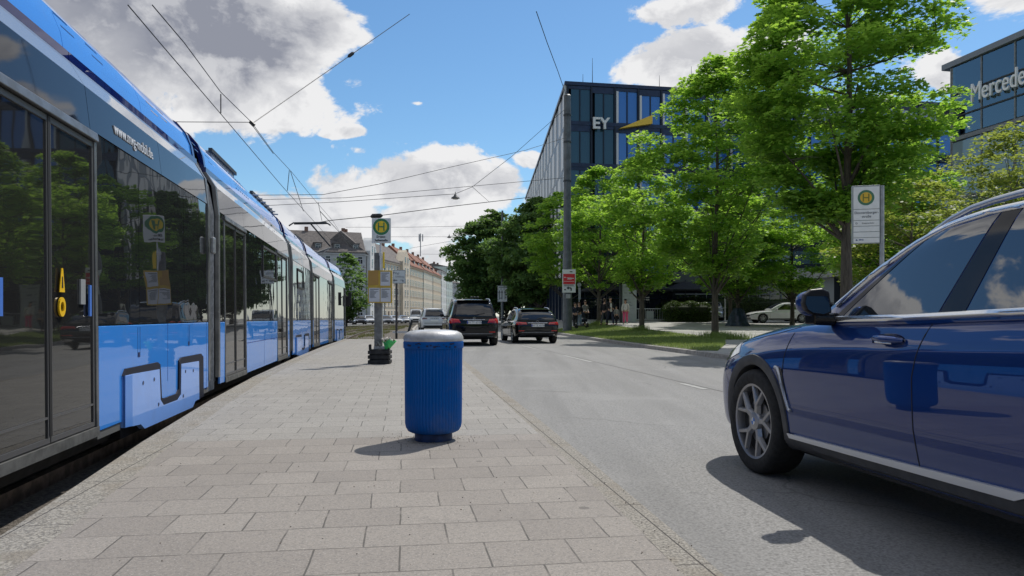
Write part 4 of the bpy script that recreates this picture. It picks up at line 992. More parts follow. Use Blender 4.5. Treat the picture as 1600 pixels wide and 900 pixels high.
# contact of front left wheel at (1.78, 5.35); centre of car from there
th = yaw(-.165)
fwd = Vector((-math.sin(th), math.cos(th))); rgt = Vector((math.cos(th), math.sin(th)))
ctr_ = Vector((1.69, 5.33))+rgt*(.945-.02)+fwd*(.84-4.71/2)
C = Car('car', (ctr_.x, ctr_.y, 0), th, 'dark blue SUV with chrome window trim passing close by on the right', 'car', None, SUVX, BMWP, glass=glass_mat('suv_glass', (.014, .018, .022), 2.45, .012, wave=.002, wscale=1.2))
CLAD = mm('arch_cladding', (.055, .057, .062), .55, var=.15)
DARKT = mm('window_trim_black', (.01, .01, .011), .12)
def side_windows(C, quads, ax='lr', m=None):
    for a in ax:
        for q in quads: C.patch('side_window', a, q, m or C.glass, .005, (14, 8), which=(1,))
for a in 'lr':
    C.patch('side_window', a, [(1.80, 1.095), (2.60, 1.109), (2.78, 1.570), (2.37, 1.518)], C.glass, .004, (20, 10), which=(1,))
    C.patch('quarter_pane', a, [(1.70, 1.09), (1.790, 1.095), (2.345, 1.510), (2.33, 1.505)], DARKT, .004, (8, 8), which=(1,))
    C.patch('door_pillar', a, [(2.61, 1.109), (2.77, 1.117), (2.90, 1.575), (2.79, 1.570)], DARKT, .003, (6, 8), which=(1,))
    C.patch('side_window', a, [(2.78, 1.117), (3.46, 1.145), (3.42, 1.570), (2.91, 1.575)], C.glass, .004, (14, 8), which=(1,))
    C.patch('quarter_window', a, [(3.52, 1.15), (4.10, 1.19), (3.82, 1.50), (3.44, 1.548)], C.glass, .004, (8, 6), which=(1,))
    C.line('window_trim', a, [(1.66, 1.082), (2.4, 1.093), (3.4, 1.13), (4.16, 1.175), (4.10, 1.25), (3.86, 1.52), (3.5, 1.578), (3.0, 1.592), (2.70, 1.583), (2.42, 1.548), (2.2, 1.462), (1.95, 1.32), (1.70, 1.165)], mm('trim_bright', (.82, .83, .84), .22, .9), .019, .006, sub=8, which=(1,))
    # seams
    SEAMM = mm('seam_black', (.004, .005, .012), .6)
    C.line('door_seam', a, [(1.33, 1.03), (1.27, .80), (1.25, .55), (1.30, .36)], SEAMM, .0042, -.001, 5, which=(0,))
    C.line('door_seam', a, [(2.56, 1.06), (2.50, .80), (2.50, .55), (2.53, .36)], SEAMM, .0042, -.001, 5, which=(0,))
    C.line('bonnet_seam', a, [(1.34, 1.03), (1.1, .985), (.6, .915), (.3, .86)], SEAMM, .0035, -.001, 5, which=(0,))
    # sill cladding and bright strip
    C.patch('sill_cladding', a, [(1.24, .245), (3.36, .25), (3.34, .375), (1.27, .350)], CLAD, .012, (24, 3), which=(0,))
    C.patch('sill_strip', a, [(1.33, .322), (3.10, .345), (3.20, .388), (1.31, .350)], mm('sill_silver', (.66, .67, .69), .35, .4), .022, (24, 3), which=(0,))
    for tx in C.sp['axles']:   # wheel-arch cladding ring
        sg = 1 if a == 'r' else -1; b = MB(); rings = []
        for k in range(33):
            an = -.42+(math.pi+.84)*k/32; ring_ = []
            for rr_, lift in ((.392, .0), (.412, .012), (.462, .010), (.468, -.01)):
                yy, zz = 4.71/2-tx+rr_*math.cos(an), .369+rr_*math.sin(an); zz = max(zz, .23)
                h = C.ray((sg*4, yy, zz), (-sg, 0, 0), (0,)); xh = h[0].x if h and abs(h[0].x) > .7 else None
                if xh is None or rr_ < .41:
                    h2 = C.ray((sg*4, 4.71/2-tx+.43*math.cos(an), max(.24, .369+.43*math.sin(an))), (-sg, 0, 0), (0,)); xh = h2[0].x if h2 and abs(h2[0].x) > .7 else sg*.90
                ring_.append((xh+sg*lift, yy, zz))
            ring_.append((ring_[0][0]-sg*.08, ring_[0][1], ring_[0][2]))
            rings.append(ring_)
        b.loft(rings); b.build('arch_cladding', CLAD, C.root, smooth=50)
    # vent behind the front wheel
    C.patch('side_vent', a, [(1.385-.09, .50), (1.43-.09, .50), (1.34-.09, .76), (1.26-.09, .77)], DARKT, .004, (4, 6), which=(0,))
    C.line('vent_trim', a, [(1.265-.09, .765), (1.30-.09, .76), (1.425-.09, .505), (1.45-.09, .50)], mm('vent_silver', (.5, .51, .53), .3, .6), .012, .006, which=(0,), sub=4)
    # recess and handle
    for t0 in (2.20, 3.22):
        sg = 1 if a == 'r' else -1
        h, D = C.hit(a, t0+.09, .965, (0,))
        b = MB(); b.loft([[(h.x-sg*.05+sg*o, 4.71/2-(t0+.095)+(.135*k_)*math.cos(q), .966+.046*k_*math.sin(q)) for q in [2*math.pi*i/28 for i in range(28)]] for o, k_ in ((0, 1), (.045, 1), (.0515, .96))]); hr = b.build('handle_recess', mm('recess_dark', (.004, .010, .05), .2, .3, coat=1), C.root, smooth=40)
        b = MB(); b.tube([(h.x+sg*.004, 4.71/2-(t0-.02), .985), (h.x+sg*.030, 4.71/2-(t0+.03), .985), (h.x+sg*.040, 4.71/2-(t0+.10), .983), (h.x+sg*.030, 4.71/2-(t0+.18), .98), (h.x+sg*.004, 4.71/2-(t0+.215), .978)], [.012, .017, .019, .017, .012], 10); b.build('handle', BMWP, hr, smooth=60)
        b = MB(); b.tube([(h.x+sg*.034, 4.71/2-(t0+.04), .966), (h.x+sg*.046, 4.71/2-(t0+.10), .965), (h.x+sg*.034, 4.71/2-(t0+.17), .963)], .006, 8); b.build('handle_trim', CHROME, hr, smooth=60)
    # door mirror
    sg = 1 if a == 'r' else -1
    mc = Vector((sg*(.945+.075), 4.71/2-1.72, 1.175))
    def mring(x_, sy, sz, dy=0): return [(mc.x+sg*x_, mc.y+dy+sy*math.copysign(abs(math.cos(q))**.7, math.cos(q)), mc.z+.05*x_+sz*math.copysign(abs(math.sin(q))**.7, math.sin(q))) for q in [2*math.pi*i/20 for i in range(20)]]
    b = MB(); b.loft([mring(*v) for v in ((-.115, .03, .050), (-.09, .05, .074), (-.04, .06, .084), (.02, .056, .074), (.06, .042, .052), (.078, .02, .026))]); mr = b.build('wing_mirror', BMWP, C.root, subsurf=1)
    def face(k, y0, y1): return [[(mc.x+sg*u*k, mc.y+yy, mc.z+w*k) for u, w in ((-.105, -.055), (-.09, .068), (-.045, .084), (.025, .077), (.062, .050), (.075, .0), (.058, -.041), (.025, -.062), (-.055, -.073))] for yy in (y0, y1)]
    MB().loft(face(1.02, -.03, -.068)).build('mirror_rim', BLACK, mr, bevel=.01)
    g0, g1 = face(.86, -.060, -.072); MB().loft([g0, [(x_, y_+(z_-mc.z)*.10, z_) for x_, y_, z_ in g1]]).build('mirror_glass', mm('mirror_silver', (.30, .32, .33), .05, 1), mr)
    b = MB(); b.loft([[(mc.x+sg*x_, mc.y+y_, mc.z+z_) for y_, z_ in ((.05, -.125), (-.055, -.125), (-.055, -.06), (.05, -.06))] for x_ in (-.135, .0)]); b.tube([(sg*.80, mc.y+.02, mc.z-.095), (mc.x-sg*.05, mc.y, mc.z-.09)], .04, 10); b.build('mirror_foot', DARKT, mr, bevel=.01)
    # roof rail
    P = []
    for t in np.linspace(2.15, 4.2, 16):
        x_ = .66; h, D = C.hit('t', sg*x_, t, (1,)); lift = .045*min(1, (t-2.15)/.35, (4.2-t)/.35)
        P.append(h+Vector((0, 0, lift)))
    MB().tube(P, .017, 8).build('roof_rail', mm('rail_satin', (.52, .53, .55), .3, .85), C.root, smooth=60)
    # lamps
    C.patch('headlight', a, [(.10, .70), (.56, .83), (.50, .905), (.12, .765)], LENS_W, .006, (10, 4), which=(0,))
    C.patch('tail_light', a, [(4.32, .98), (4.62, .96), (4.62, 1.04), (4.32, 1.07)], LENS_R, .006, (8, 4), which=(0,))
C.patch('windscreen', 't', [(-.66, 1.50), (.66, 1.50), (.56, 2.30), (-.56, 2.30)], C.glass, .004, (14, 10), which=(1,))
C.patch('grille', 'f', [(-.38, .42), (.38, .42), (.42, .74), (-.42, .74)], BLACK, .008, (10, 5), which=(0,))
C.patch('lower_grille', 'f', [(-.7, .30), (.7, .30), (.72, .40), (-.72, .40)], BLACK, .006, (12, 3), which=(0,))
C.patch('rear_window', 'b', [(-.55, 1.18), (.55, 1.18), (.5, 1.48), (-.5, 1.48)], C.glass, .005, (10, 5), which=(1,))
MB().box((0, 0, .26), (1.5, 4.0, .12)).build('floor_pan', BLACK, C.root)

# ---- generic builder for the other cars
def spec(L, W, H, kind, **k):
    """kind: suv, wagon, hatch, van"""
    ax = k.get('axles', (.19*L, .81*L)); bz = k.get('belt', .60)*H; rs_ = k.get('rearslope', .25); wr = k.get('wr', .34)
    zc = bz
    d = dict(L=L, W=W, wr=wr, arch=wr+.045, axles=ax, rim=wr*.70, crease=.12, tumble=k.get('tumble', .36), rimmat=k.get('rimmat', STEEL), tw=k.get('tw', .24),
        stations=[0, .04, .12, .28, .5, .8, 1.2, 1.7, L*.5, L-1.3, L-.8, L-.45, L-.25, L-.12, L-.05, L-.015, L],
        zb=[(0, .34), (.1, .24), (.5, .20), (L-.5, .22), (L-.15, .29), (L, .38)],
        belt=[(0, bz*.55), (.05, bz*.66), (.15, bz*.76), (.4, bz*.84), (.9, bz*.92), (1.5, bz*.97), (2.5, bz), (L-.4, bz+.03), (L-.12, bz-.0), (L-.04, bz-.06), (L, bz*.76)],
        deck=[(0, bz*.56), (.05, bz*.68), (.15, bz*.80), (.4, bz*.90), (.9, bz*.97), (1.4, bz+.02), (L-.4, bz+.03), (L-.12, bz+.0), (L-.04, bz-.05), (L, bz*.78)],
        plan=[(0, .70), (.04, .78), (.12, .87), (.28, .94), (.5, .97), (.9, 1), (L-.9, 1), (L-.45, .985), (L-.2, .955), (L-.08, .92), (L-.02, .875), (L, .84)],
        cabz=[(0, bz-.02), (L, bz)], cabw=[(1.1, .84), (1.7, .92), (2.4, .945), (L-1.2, .94), (L-.5, .91), (L-.1, .87)])
    c0 = k.get('cowl', 1.35); fr = k.get('front', 1.0); rt = H-.04
    d['cabin'] = [(c0, bz+.03), (c0+fr*.35, bz+(rt-bz)*.45), (c0+fr*.7, bz+(rt-bz)*.82), (c0+fr, rt-.05), (c0+fr+.35, rt), (L*.62, rt+.0), (L-rs_-.75, rt-.02), (L-rs_-.25, rt-.06), (L-rs_-.05, rt-.12), (L-rs_*.62, bz+(rt-bz)*.60), (L-rs_*.33, bz+(rt-bz)*.22), (L-rs_*.14, bz+.02)]
    d['rt'] = rt; d['bz'] = bz; d['rs'] = rs_; d['c0'] = c0; d['fr'] = fr; return d
SEAM2 = mm('seam_dark', (.006, .006, .007), .6)
def finish(C, plate=None, roofrail=True, rear=True, front=True, lights=LENS_R, star=False, sides='lr', badge=None):
    sp = C.sp; L = C.L; bz, rt, rs_, c0, fr = sp['bz'], sp['rt'], sp['rs'], sp['c0'], sp['fr']; hw = sp['W']/2; top = rt-.085; bt = bz+.045
    for a in sides:
        tA, tB = c0+fr*.42, c0+fr+.30; tC = L-rs_-.95; mid = (tB+tC)/2+.12
        C.patch('side_window', a, [(tA, bt), (tB+.16, bt), (tB+.12, top), (c0+fr*1.02, top-.03)], C.glass, .005, (10, 6), which=(1,))
        C.patch('side_window', a, [(tB+.24, bt), (tC+.12, bt+.01), (tC+.03, top), (tB+.20, top)], C.glass, .005, (10, 6), which=(1,))
        C.patch('quarter_window', a, [(tC+.19, bt+.01), (L-rs_-.22, bt+.05), (L-rs_-.40, top-.05), (tC+.10, top)], C.glass, .005, (8, 6), which=(1,))
        for t in (c0-.02, tB+.20, tC+.15): C.line('door_seam', a, [(t, bz-.03), (t-.01, bz-.3), (t, .34)], SEAM2, .005, -.001, 5, which=(0,), sub=3)
        sg = 1 if a == 'r' else -1
        for t in (tB+.02, tC-.02):
            h, D = C.hit(a, t, bz-.13, (0,))
            if h is not None: MB().tube([(h.x, L/2-(t-.09), h.z), (h.x+sg*.03, L/2-t, h.z+.005), (h.x, L/2-(t+.09), h.z)], .012, 6).build('handle', C.paint, C.root)
        mc = (sg*(hw+.06), L/2-(c0+fr*.42), bz+.09); b = MB(); b.ball(mc, .10, .06, .075, 12); b.tube([(sg*(hw-.1), mc[1], bz+.02), mc], .03, 6); b.build('wing_mirror', BLACK if sp.get('blackmirror') else C.paint, C.root, smooth=60)
        C.patch('sill', a, [(sp['axles'][0]+.42, .21), (sp['axles'][1]-.42, .22), (sp['axles'][1]-.42, .31), (sp['axles'][0]+.42, .31)], BLACK, .006, (14, 3), which=(0,))
        if roofrail:
            P = []
            for t in np.linspace(c0+fr+.1, L-rs_-.35, 10):
                h, D = C.hit('t', sg*hw*.70, t, (1,)); lift = .05*min(1, (t-(c0+fr+.1))/.3, (L-rs_-.35-t)/.3)
                if h is not None: P.append(h+Vector((0, 0, lift)))
            MB().tube(P, .018, 6).build('roof_rail', M['rail_satin'], C.root, smooth=60)
        C.patch('headlight', a, [(.12, bz*.66), (.50, bz*.76), (.48, bz*.84), (.14, bz*.745)], LENS_W, .006, (8, 4), which=(0,))
    if front:
        C.patch('windscreen', 't', [(-hw*.72, c0+.13), (hw*.72, c0+.13), (hw*.62, c0+fr*.93), (-hw*.62, c0+fr*.93)], C.glass, .004, (12, 8), which=(1,))
        C.patch('grille', 'f', [(-.42, bz*.50), (.42, bz*.50), (.46, bz*.68), (-.46, bz*.68)], BLACK, .008, (10, 4), which=(0,))
        C.patch('lower_grille', 'f', [(-.7, bz*.30), (.7, bz*.30), (.62, bz*.43), (-.62, bz*.43)], BLACK, .006, (10, 4), which=(0,))
        for sg in (-1, 1): C.patch('headlight', 'f', [(sg*.50, bz*.62), (sg*.80, bz*.66), (sg*.80, bz*.76), (sg*.52, bz*.71)], LENS_W, .008, (6, 4), which=(0,))
    if rear:
        C.patch('rear_window', 'b', [(-hw*.70, bz+.06), (hw*.70, bz+.06), (hw*.60, rt-.15), (-hw*.60, rt-.15)], C.glass, .006, (12, 8), which=(1,))
        b = MB(); yb = -L/2+rs_+.03
        b.add([(-hw*.64, yb+.18, rt-.03), (hw*.64, yb+.18, rt-.03), (hw*.62, yb-.10, rt-.055), (-hw*.62, yb-.10, rt-.055), (-hw*.64, yb+.18, rt-.10), (hw*.64, yb+.18, rt-.10), (hw*.62, yb-.08, rt-.085), (-hw*.62, yb-.08, rt-.085)],
              [(0, 1, 2, 3), (7, 6, 5, 4), (0, 1, 5, 4), (1, 2, 6, 5), (2, 3, 7, 6), (3, 0, 4, 7)]); b.build('spoiler', C.paint, C.root, bevel=.012)
        h, D = C.hit('b', .0, bz+.10, (1,))
        h2, _ = C.hit('b', hw*.42, bz+.16, (1,))
        if h2 is not None: MB().tube([h-D*.02, h2-D*.02], .011, 5).build('wiper', BLACK, C.root)
C2G = 'black cars queuing in the road'
# large black SUV
BLKP = paint_mat('black_paint', (.004, .0045, .007), rough=.25, dirt=.0)
sp1 = spec(4.82, 1.93, 1.79, 'suv', belt=.585, rearslope=.40, wr=.375, tumble=.30, tw=.26)
Y = 28.4; th1 = yaw(-.15)
def place_rear(px, Y, L, th): f = Vector((-math.sin(th), math.cos(th))); return Vector(((px-800)/FPX*Y, Y))+f*L/2
p = place_rear(741, 27.9, 4.82, th1)
C1 = Car('car', (p.x, p.y, 0), th1, 'large black SUV with red tail lights just behind the litter bin', 'car', C2G, sp1, BLKP)
finish(C1)
def rear_detail(C, tl, plate, chrome_z=None, plate_z=.80, bumper=True, star=True, txt='', strip=None):
    L = C.L; hw = C.sp['W']/2; bz = C.sp['bz']
    for sg in (-1, 1):
        q = [(sg*x, z) for x, z in tl]; o = C.patch('tail_light', 'b', q, LENS_R, .012, (12, 5), which=(0,))
        if o:
            xs = [abs(x) for x, z in tl]; zs = [z for x, z in tl]
            C.patch('lamp_segment', 'b', [(sg*(min(xs)+.05), min(zs)+.02), (sg*(max(xs)-.06), min(zs)+.03), (sg*(max(xs)-.06), min(zs)+.055), (sg*(min(xs)+.05), min(zs)+.05)], mm('lamp_dark_red', (.22, .003, .004), .2, coat=1), .018, (6, 2), parent=o, which=(0,))
    h, D = C.hit('b', 0, plate_z, (0,)); yb = h.y if h is not None else -L/2
    pl_ = MB().box((0, yb-.012, plate_z), (.53, .02, .115)).build('number_plate', PLATE, C.root, bevel=.004)
    MB().box((-.245, yb-.024, plate_z), (.035, .006, .10)).build('plate_band', EUB, pl_)
    t = text(plate, .105, (0.02, yb-.0235, plate_z), (R(90), 0, 0), INK, 'plate_text', pl_, world=False, ext=.001)
    C.line('chrome_strip', 'b', [(-.40, plate_z+.10), (.40, plate_z+.10)], CHROME, .012, .004, which=(0,))
    C.patch('rear_bumper', 'b', [(-hw*.78, .30), (hw*.78, .30), (hw*.82, .44), (-hw*.82, .44)], BLACK, .010, (14, 4), which=(0,))
    C.line('bumper_trim', 'b', [(-hw*.7, .45), (hw*.7, .45)], STEEL, .010, .008, which=(0,))
    for sg in (-1, 1):
        C.patch('reflector', 'b', [(sg*.55, .50), (sg*.78, .50), (sg*.78, .53), (sg*.55, .53)], LENS_R, .008, (4, 2), which=(0,))
        C.patch('exhaust', 'b', [(sg*.48, .315), (sg*.70, .315), (sg*.70, .365), (sg*.48, .365)], CHROME, .014, (4, 2), which=(0,))
    C.line('tailgate_seam', 'b', [(-.66, .62), (-.2, .60), (.2, .60), (.66, .62)], SEAM2, .005, -.001, 5, which=(0,))
    for sg in (-1, 1): C.line('tailgate_seam', 'b', [(sg*.66, .62), (sg*.70, .72), (sg*.70, bz-.05)], SEAM2, .005, -.001, 5, which=(0,))
    if star:
        h, D = C.hit('b', 0, bz-.02, (0, 1)); y_ = h.y-.012 if h is not None else -L/2-.01; zc = bz-.035; r_ = .05
        b = MB(); b.tube([(r_*math.cos(q), y_, zc+r_*math.sin(q)) for q in [2*math.pi*k/20 for k in range(21)]], .005, 5, caps=False)
        for k in range(3): q = math.pi/2+k*2*math.pi/3; b.tube([(0, y_, zc), (r_*math.cos(q), y_, zc+r_*math.sin(q))], .0045, 4)
        b.build('star_emblem', CHROME, C.root)
rear_detail(C1, [(.50, .86), (.92, .84), (.90, 1.03), (.56, .99)], 'M·TY 6353', plate_z=.87)
b = MB()
for x_ in (-.12, .0, .12): b.ball((.15+x_, -1.0, 1.83), .05, .09, .03, 8)
b.build('roof_aerial', BLACK, C1.root)
# black estate car
sp2 = spec(4.93, 1.86, 1.47, 'wagon', belt=.615, rearslope=.62, wr=.335, tumble=.36, front=1.15, cowl=1.45)
p = place_rear(840.5, 30.4, 4.93, th1)
C2 = Car('car', (p.x, p.y, 0), th1, 'low black estate car with thin red tail lights in the right lane', 'car', C2G, sp2, paint_mat('black_paint_estate', (.005, .006, .007), rough=.25, dirt=.0))
finish(C2)
rear_detail(C2, [(.44, .77), (.90, .75), (.88, .87), (.46, .85)], 'M·TZ 6536', plate_z=.73)
# white SUV farther ahead
sp3 = spec(4.70, 1.88, 1.68, 'suv', belt=.60, rearslope=.34, wr=.36, tumble=.34)
WHP = paint_mat('white_paint_car', (.58, .60, .62), rough=.3, dirt=.12)
p = place_rear(679, 52.5, 4.70, yaw(-.17))
C3 = Car('car', (p.x, p.y, 0), yaw(-.17), 'white SUV seen from behind driving ahead of the black SUV', 'car', None, sp3, WHP)
finish(C3)
for sg in (-1, 1): C3.patch('tail_light', 'b', [(sg*.50, .90), (sg*.90, .88), (sg*.88, 1.0), (sg*.52, .98)], mm('lamp_smoke', (.10, .02, .025), .2, coat=1), .012, (10, 4), which=(0,))
h, D = C3.hit('b', 0, .80, (0,)); pl_ = MB().box((0, h.y-.012, .80), (.53, .02, .115)).build('number_plate', PLATE, C3.root)
C3.patch('rear_bumper', 'b', [(-.72, .28), (.72, .28), (.78, .46), (-.78, .46)], BLACK, .010, (12, 4), which=(0,))
C3.line('bumper_trim', 'b', [(-.7, .62), (.7, .62)], SEAM2, .014, .003, which=(0,))
b = MB()
for k in range(5): b.box((-.24+.12*k, h.y-.006+.01, .935), (.05, .03, .035))
b.build('tailgate_lettering', DGREY, C3.root)

# parked on the plaza, right of the hedge
SILV = paint_mat('silver_paint', (.30, .31, .32), metal=.5, rough=.35, dirt=.15)
def facing(d): return math.atan2(-d[0], d[1])
sp4 = spec(4.35, 1.80, 1.46, 'hatch', belt=.62, rearslope=.55, wr=.32)
x_, y_ = (1124-800)/FPX*57, 57+2.1
c4 = Car('car', (x_, y_, zplaza(x_, y_)), facing((-.28, -1)), 'silver car facing the road beside the clipped hedge, behind a tree trunk', 'car', 'cars parked on the forecourt', sp4, SILV); finish(c4, roofrail=False, rear=False)
c4.line('grille_trim', 'f', [(-.7, .34), (-.5, .42), (.5, .42), (.7, .34)], CHROME, .02, .01, which=(0,))
sp5 = spec(4.40, 1.80, 1.45, 'hatch', belt=.60, rearslope=.6, wr=.32)
x_, y_ = (1216-800)/FPX*54, 54
c5 = Car('car', (x_, y_, zplaza(x_, y_)), facing((-1, .0)), 'white hatchback parked side-on in front of the showroom windows', 'car', 'cars parked on the forecourt', sp5, paint_mat('white_paint_hatch', (.66, .67, .68), rough=.3, dirt=.08)); finish(c5, roofrail=False)
x_, y_ = (1262-800)/FPX*57.5, 57.5
sp6 = spec(4.35, 1.80, 1.50, 'hatch', belt=.61, rearslope=.5, wr=.32)
c6 = Car('car', (x_, y_, zplaza(x_, y_)), facing((-1, .12)), 'black car half hidden behind the bonnet of the blue SUV and the white hatchback', 'car', 'cars parked on the forecourt', sp6, BLKP); finish(c6, roofrail=False)
# row of parked cars at the far left kerb, a van in the road
PG = 'cars parked along the far left street'
LP = [(545, 118, .30, 'silver_paint', 'silver car first in the row beside the tram end'), (562, 121, .32, 'grey_dark_paint', 'dark grey car second in the row past the tram end'), (577, 124, .35, 'white_paint_row', 'pale car between the stop post and the dark grey car'),
      (603, 128, .35, 'grey_mid_paint', 'grey car just right of the stop post foot in the far row'), (617, 131, .5, 'white_paint_row', 'white car right of the road sign post in the far row'), (631, 134, .5, 'silver_paint', 'silver car in the far row left of the white van')]
M['grey_dark_paint'] = paint_mat('grey_dark_paint', (.05, .052, .055)); M['grey_mid_paint'] = paint_mat('grey_mid_paint', (.20, .205, .21)); M['silver_paint'] = SILV; M['white_paint_row'] = paint_mat('white_paint_row', (.6, .61, .62))
first = {}
for px, Y, hd, mk, lab in LP:
    x_ = (px-800)/FPX*Y
    if mk in first:
        r = copy_tree(first[mk].root); r.location = (x_, Y, -.2); r.rotation_euler = (0, 0, facing((hd, -1))); tag(r, lab)
    else:
        cc = Car('car', (x_, Y, -.2), facing((hd, -1)), lab, 'car', PG, spec(4.4, 1.78, 1.46, 'hatch', belt=.62, wr=.32), M[mk]); finish(cc, roofrail=False, rear=False); first[mk] = cc
spv = spec(5.2, 1.95, 2.15, 'van', belt=.52, rearslope=.10, wr=.34, front=.75, cowl=1.0, tumble=.12)
x_, Y = (650-800)/FPX*112, 112
cv = Car('van', (x_, Y, -.05), facing((.12, -1)), 'white van coming towards the camera beyond the white SUV', 'van', None, spv, M['white_paint_row']); finish(cv, roofrail=False, rear=False)
#@@NEXT@@
# ------------------------------------------------------------------ buildings
NAVY = mm('facade_navy', (.030, .042, .075), .35, .5, var=.15, vscale=2); NAVYD = mm('facade_dark', (.012, .017, .028), .35, .3)
BGLASS = glass_mat('office_glass', (.03, .14, .46), 2.0, .02, wave=.01, wscale=.5); BGL2 = glass_mat('office_glass_green', (.022, .06, .085), 1.7, .02, wave=.01, wscale=.5)  # reflected blue sky is put into the base colour of the blue panes
FIN = mm('facade_fin_white', (.62, .62, .62), .45)
class Fac:
    """facade plane from a to b (x,y); n points outwards"""
    def __init__(s, a, b, z0=0, flip=False):
        s.a = Vector(a); s.b = Vector(b); s.d = (s.b-s.a).normalized(); s.L = (s.b-s.a).length; s.n = Vector((s.d.y, -s.d.x))*(-1 if flip else 1); s.z0 = z0; s.ang = math.atan2(s.d.y, s.d.x)
    def P(s, u, o, z): p = s.a+s.d*u+s.n*o; return (p.x, p.y, s.z0+z)
    def box(s, b, u0, u1, z0, z1, o0, o1, mi=0):
        return b.add([s.P(u0, o0, z0), s.P(u1, o0, z0), s.P(u1, o1, z0), s.P(u0, o1, z0), s.P(u0, o0, z1), s.P(u1, o0, z1), s.P(u1, o1, z1), s.P(u0, o1, z1)], [(3, 2, 1, 0), (4, 5, 6, 7), (0, 1, 5, 4), (1, 2, 6, 5), (2, 3, 7, 6), (3, 0, 4, 7)], mi)
# glass office block with the sign
ZT_ = 21.2
A = Vector((4.66, 65)); Bf = Vector((46, 72.5)); Cs = Vector((2.3, 129))
off_ = empty('office_building', (25, 90, 0), 0, 'blue glass office block with white sign letters and a yellow beam behind the trees', 'office building')
b = MB(); poly = [A, Bf, Bf+Vector((-2, 60)), Cs]
i_ = lambda p, k=.35: p
b.prism([(A.x+.5, A.y+.6), (Bf.x, Bf.y+.6), (Bf.x-2, Bf.y+60), (Cs.x+.5, Cs.y)], lambda x, y: (x, y, 0), lambda x, y: (x, y, ZT_-.3)); b.build('core', NAVYD, off_, world=True)
b = MB(); b.prism([(A.x-.15, A.y-.15), (Bf.x, Bf.y-.1), (Bf.x-2, Bf.y+60), (Cs.x-.1, Cs.y)], lambda x, y: (x, y, ZT_-.3), lambda x, y: (x, y, ZT_)); b.build('roof', NAVY, off_, world=True)
F = Fac(A, Bf); floors = [21.2-.30, 17.55, 13.95, 10.35, 6.8, 4.2]
pw = 2.12; nb = int(F.L/pw); win = None; wc = 0
for k in range(len(floors)-1):
    z1, z0 = floors[k], floors[k+1]
    b = MB(); F.box(b, 0, F.L, z0-.02, z0+.30, -.3, .06); b.build('floor_band', NAVY, off_, world=True)
    for j in range(nb):
        u = j*pw
        if (F.P(u, 0, 0)[0]/F.P(u, 0, 0)[1]) > .55: continue
        alt = (j+k) % 2
        b = MB(); zt_ = z1-.02-(.55 if alt else .28); zb_ = z0+.30
        # frame, white jamb, two panes
        F.box(b, u, u+.16, zb_, z1-.02, -.2, .10, 0); F.box(b, u+.16, u+pw, zt_, z1-.02, -.2, .02, 3)
        if j > 1: F.box(b, u+.20, u+.40, zb_, zt_, -.1, .05, 1)
        F.box(b, u+.42, u+1.14, zb_, zt_, -.12, -.04, 2); F.box(b, u+1.14, u+1.24, zb_, zt_, -.2, .02, 0); F.box(b, u+1.24, u+pw-.02, zb_, zt_+(.26 if alt else 0), -.12, -.06, 2)
        b.build('window', [NAVYD, FIN, BGL2 if j < 2 else BGLASS, NAVY], off_, world=True)
b = MB(); F.box(b, 0, F.L, 3.5, 4.2, -.3, .08); b.build('floor_band', NAVY, off_, world=True)
for j in range(12):
    u = j*3.4; b = MB(); F.box(b, u+.1, u+3.2, .3, 3.5, -.25, -.05, 0); F.box(b, u+3.2, u+3.4, 0, 3.5, -.3, .12, 1); F.box(b, u+1.6, u+1.68, .3, 3.5, -.06, 0, 1); F.box(b, u+.1, u+3.2, 2.6, 2.68, -.06, 0, 1)
    b.build('shop_window', [glass_mat('shop_glass', (.012, .018, .028), 1.7, .02, wave=.008, wscale=.6) if j == 0 else bpy.data.materials['shop_glass'], NAVY], off_, world=True)
# side facade with white fins
G = Fac(Cs, A); nf = 0; stuff_ = MB()
for k in range(len(floors)-1):
    z1, z0 = floors[k], floors[k+1]
    b = MB(); G.box(b, 0, G.L, z0, z0+.28, -.2, -.005); b.build('floor_band', NAVY, off_, world=True)
    b = MB(); G.box(b, 0, G.L, z0+.28, z1, -.2, -.012); b.build('window_band', NAVYD, off_, world=True)
    u = G.L-.6-(k % 2)*1.9; j = 0
    while u > 1:
        w_ = 1.9 if (j+k) % 3 else 2.5
        tgt = MB() if (k < 4 and j < 24) else stuff_
        G.box(tgt, u-w_, u, z0+.30, z1-.05, -.05, .012)
        if tgt is not stuff_: tgt.build('facade_fin', FIN, off_, world=True)
        u -= 4.3; j += 1
G.box(stuff_, G.L-.25, G.L-.1, 4.2, 20.9, -.1, .2)
tag(stuff_.build('facade_fins', FIN, off_, world=True), kind='stuff')
for j in range(20):
    u = G.L-1-j*3.2; b = MB(); G.box(b, u-.5, u, 0, 4.2, -.3, .25); b.build('pier', NAVY, off_, world=True)
b = MB(); G.box(b, 0, G.L, .2, 3.8, -.2, -.12); b.build('window_band', BGL2, off_, world=True)
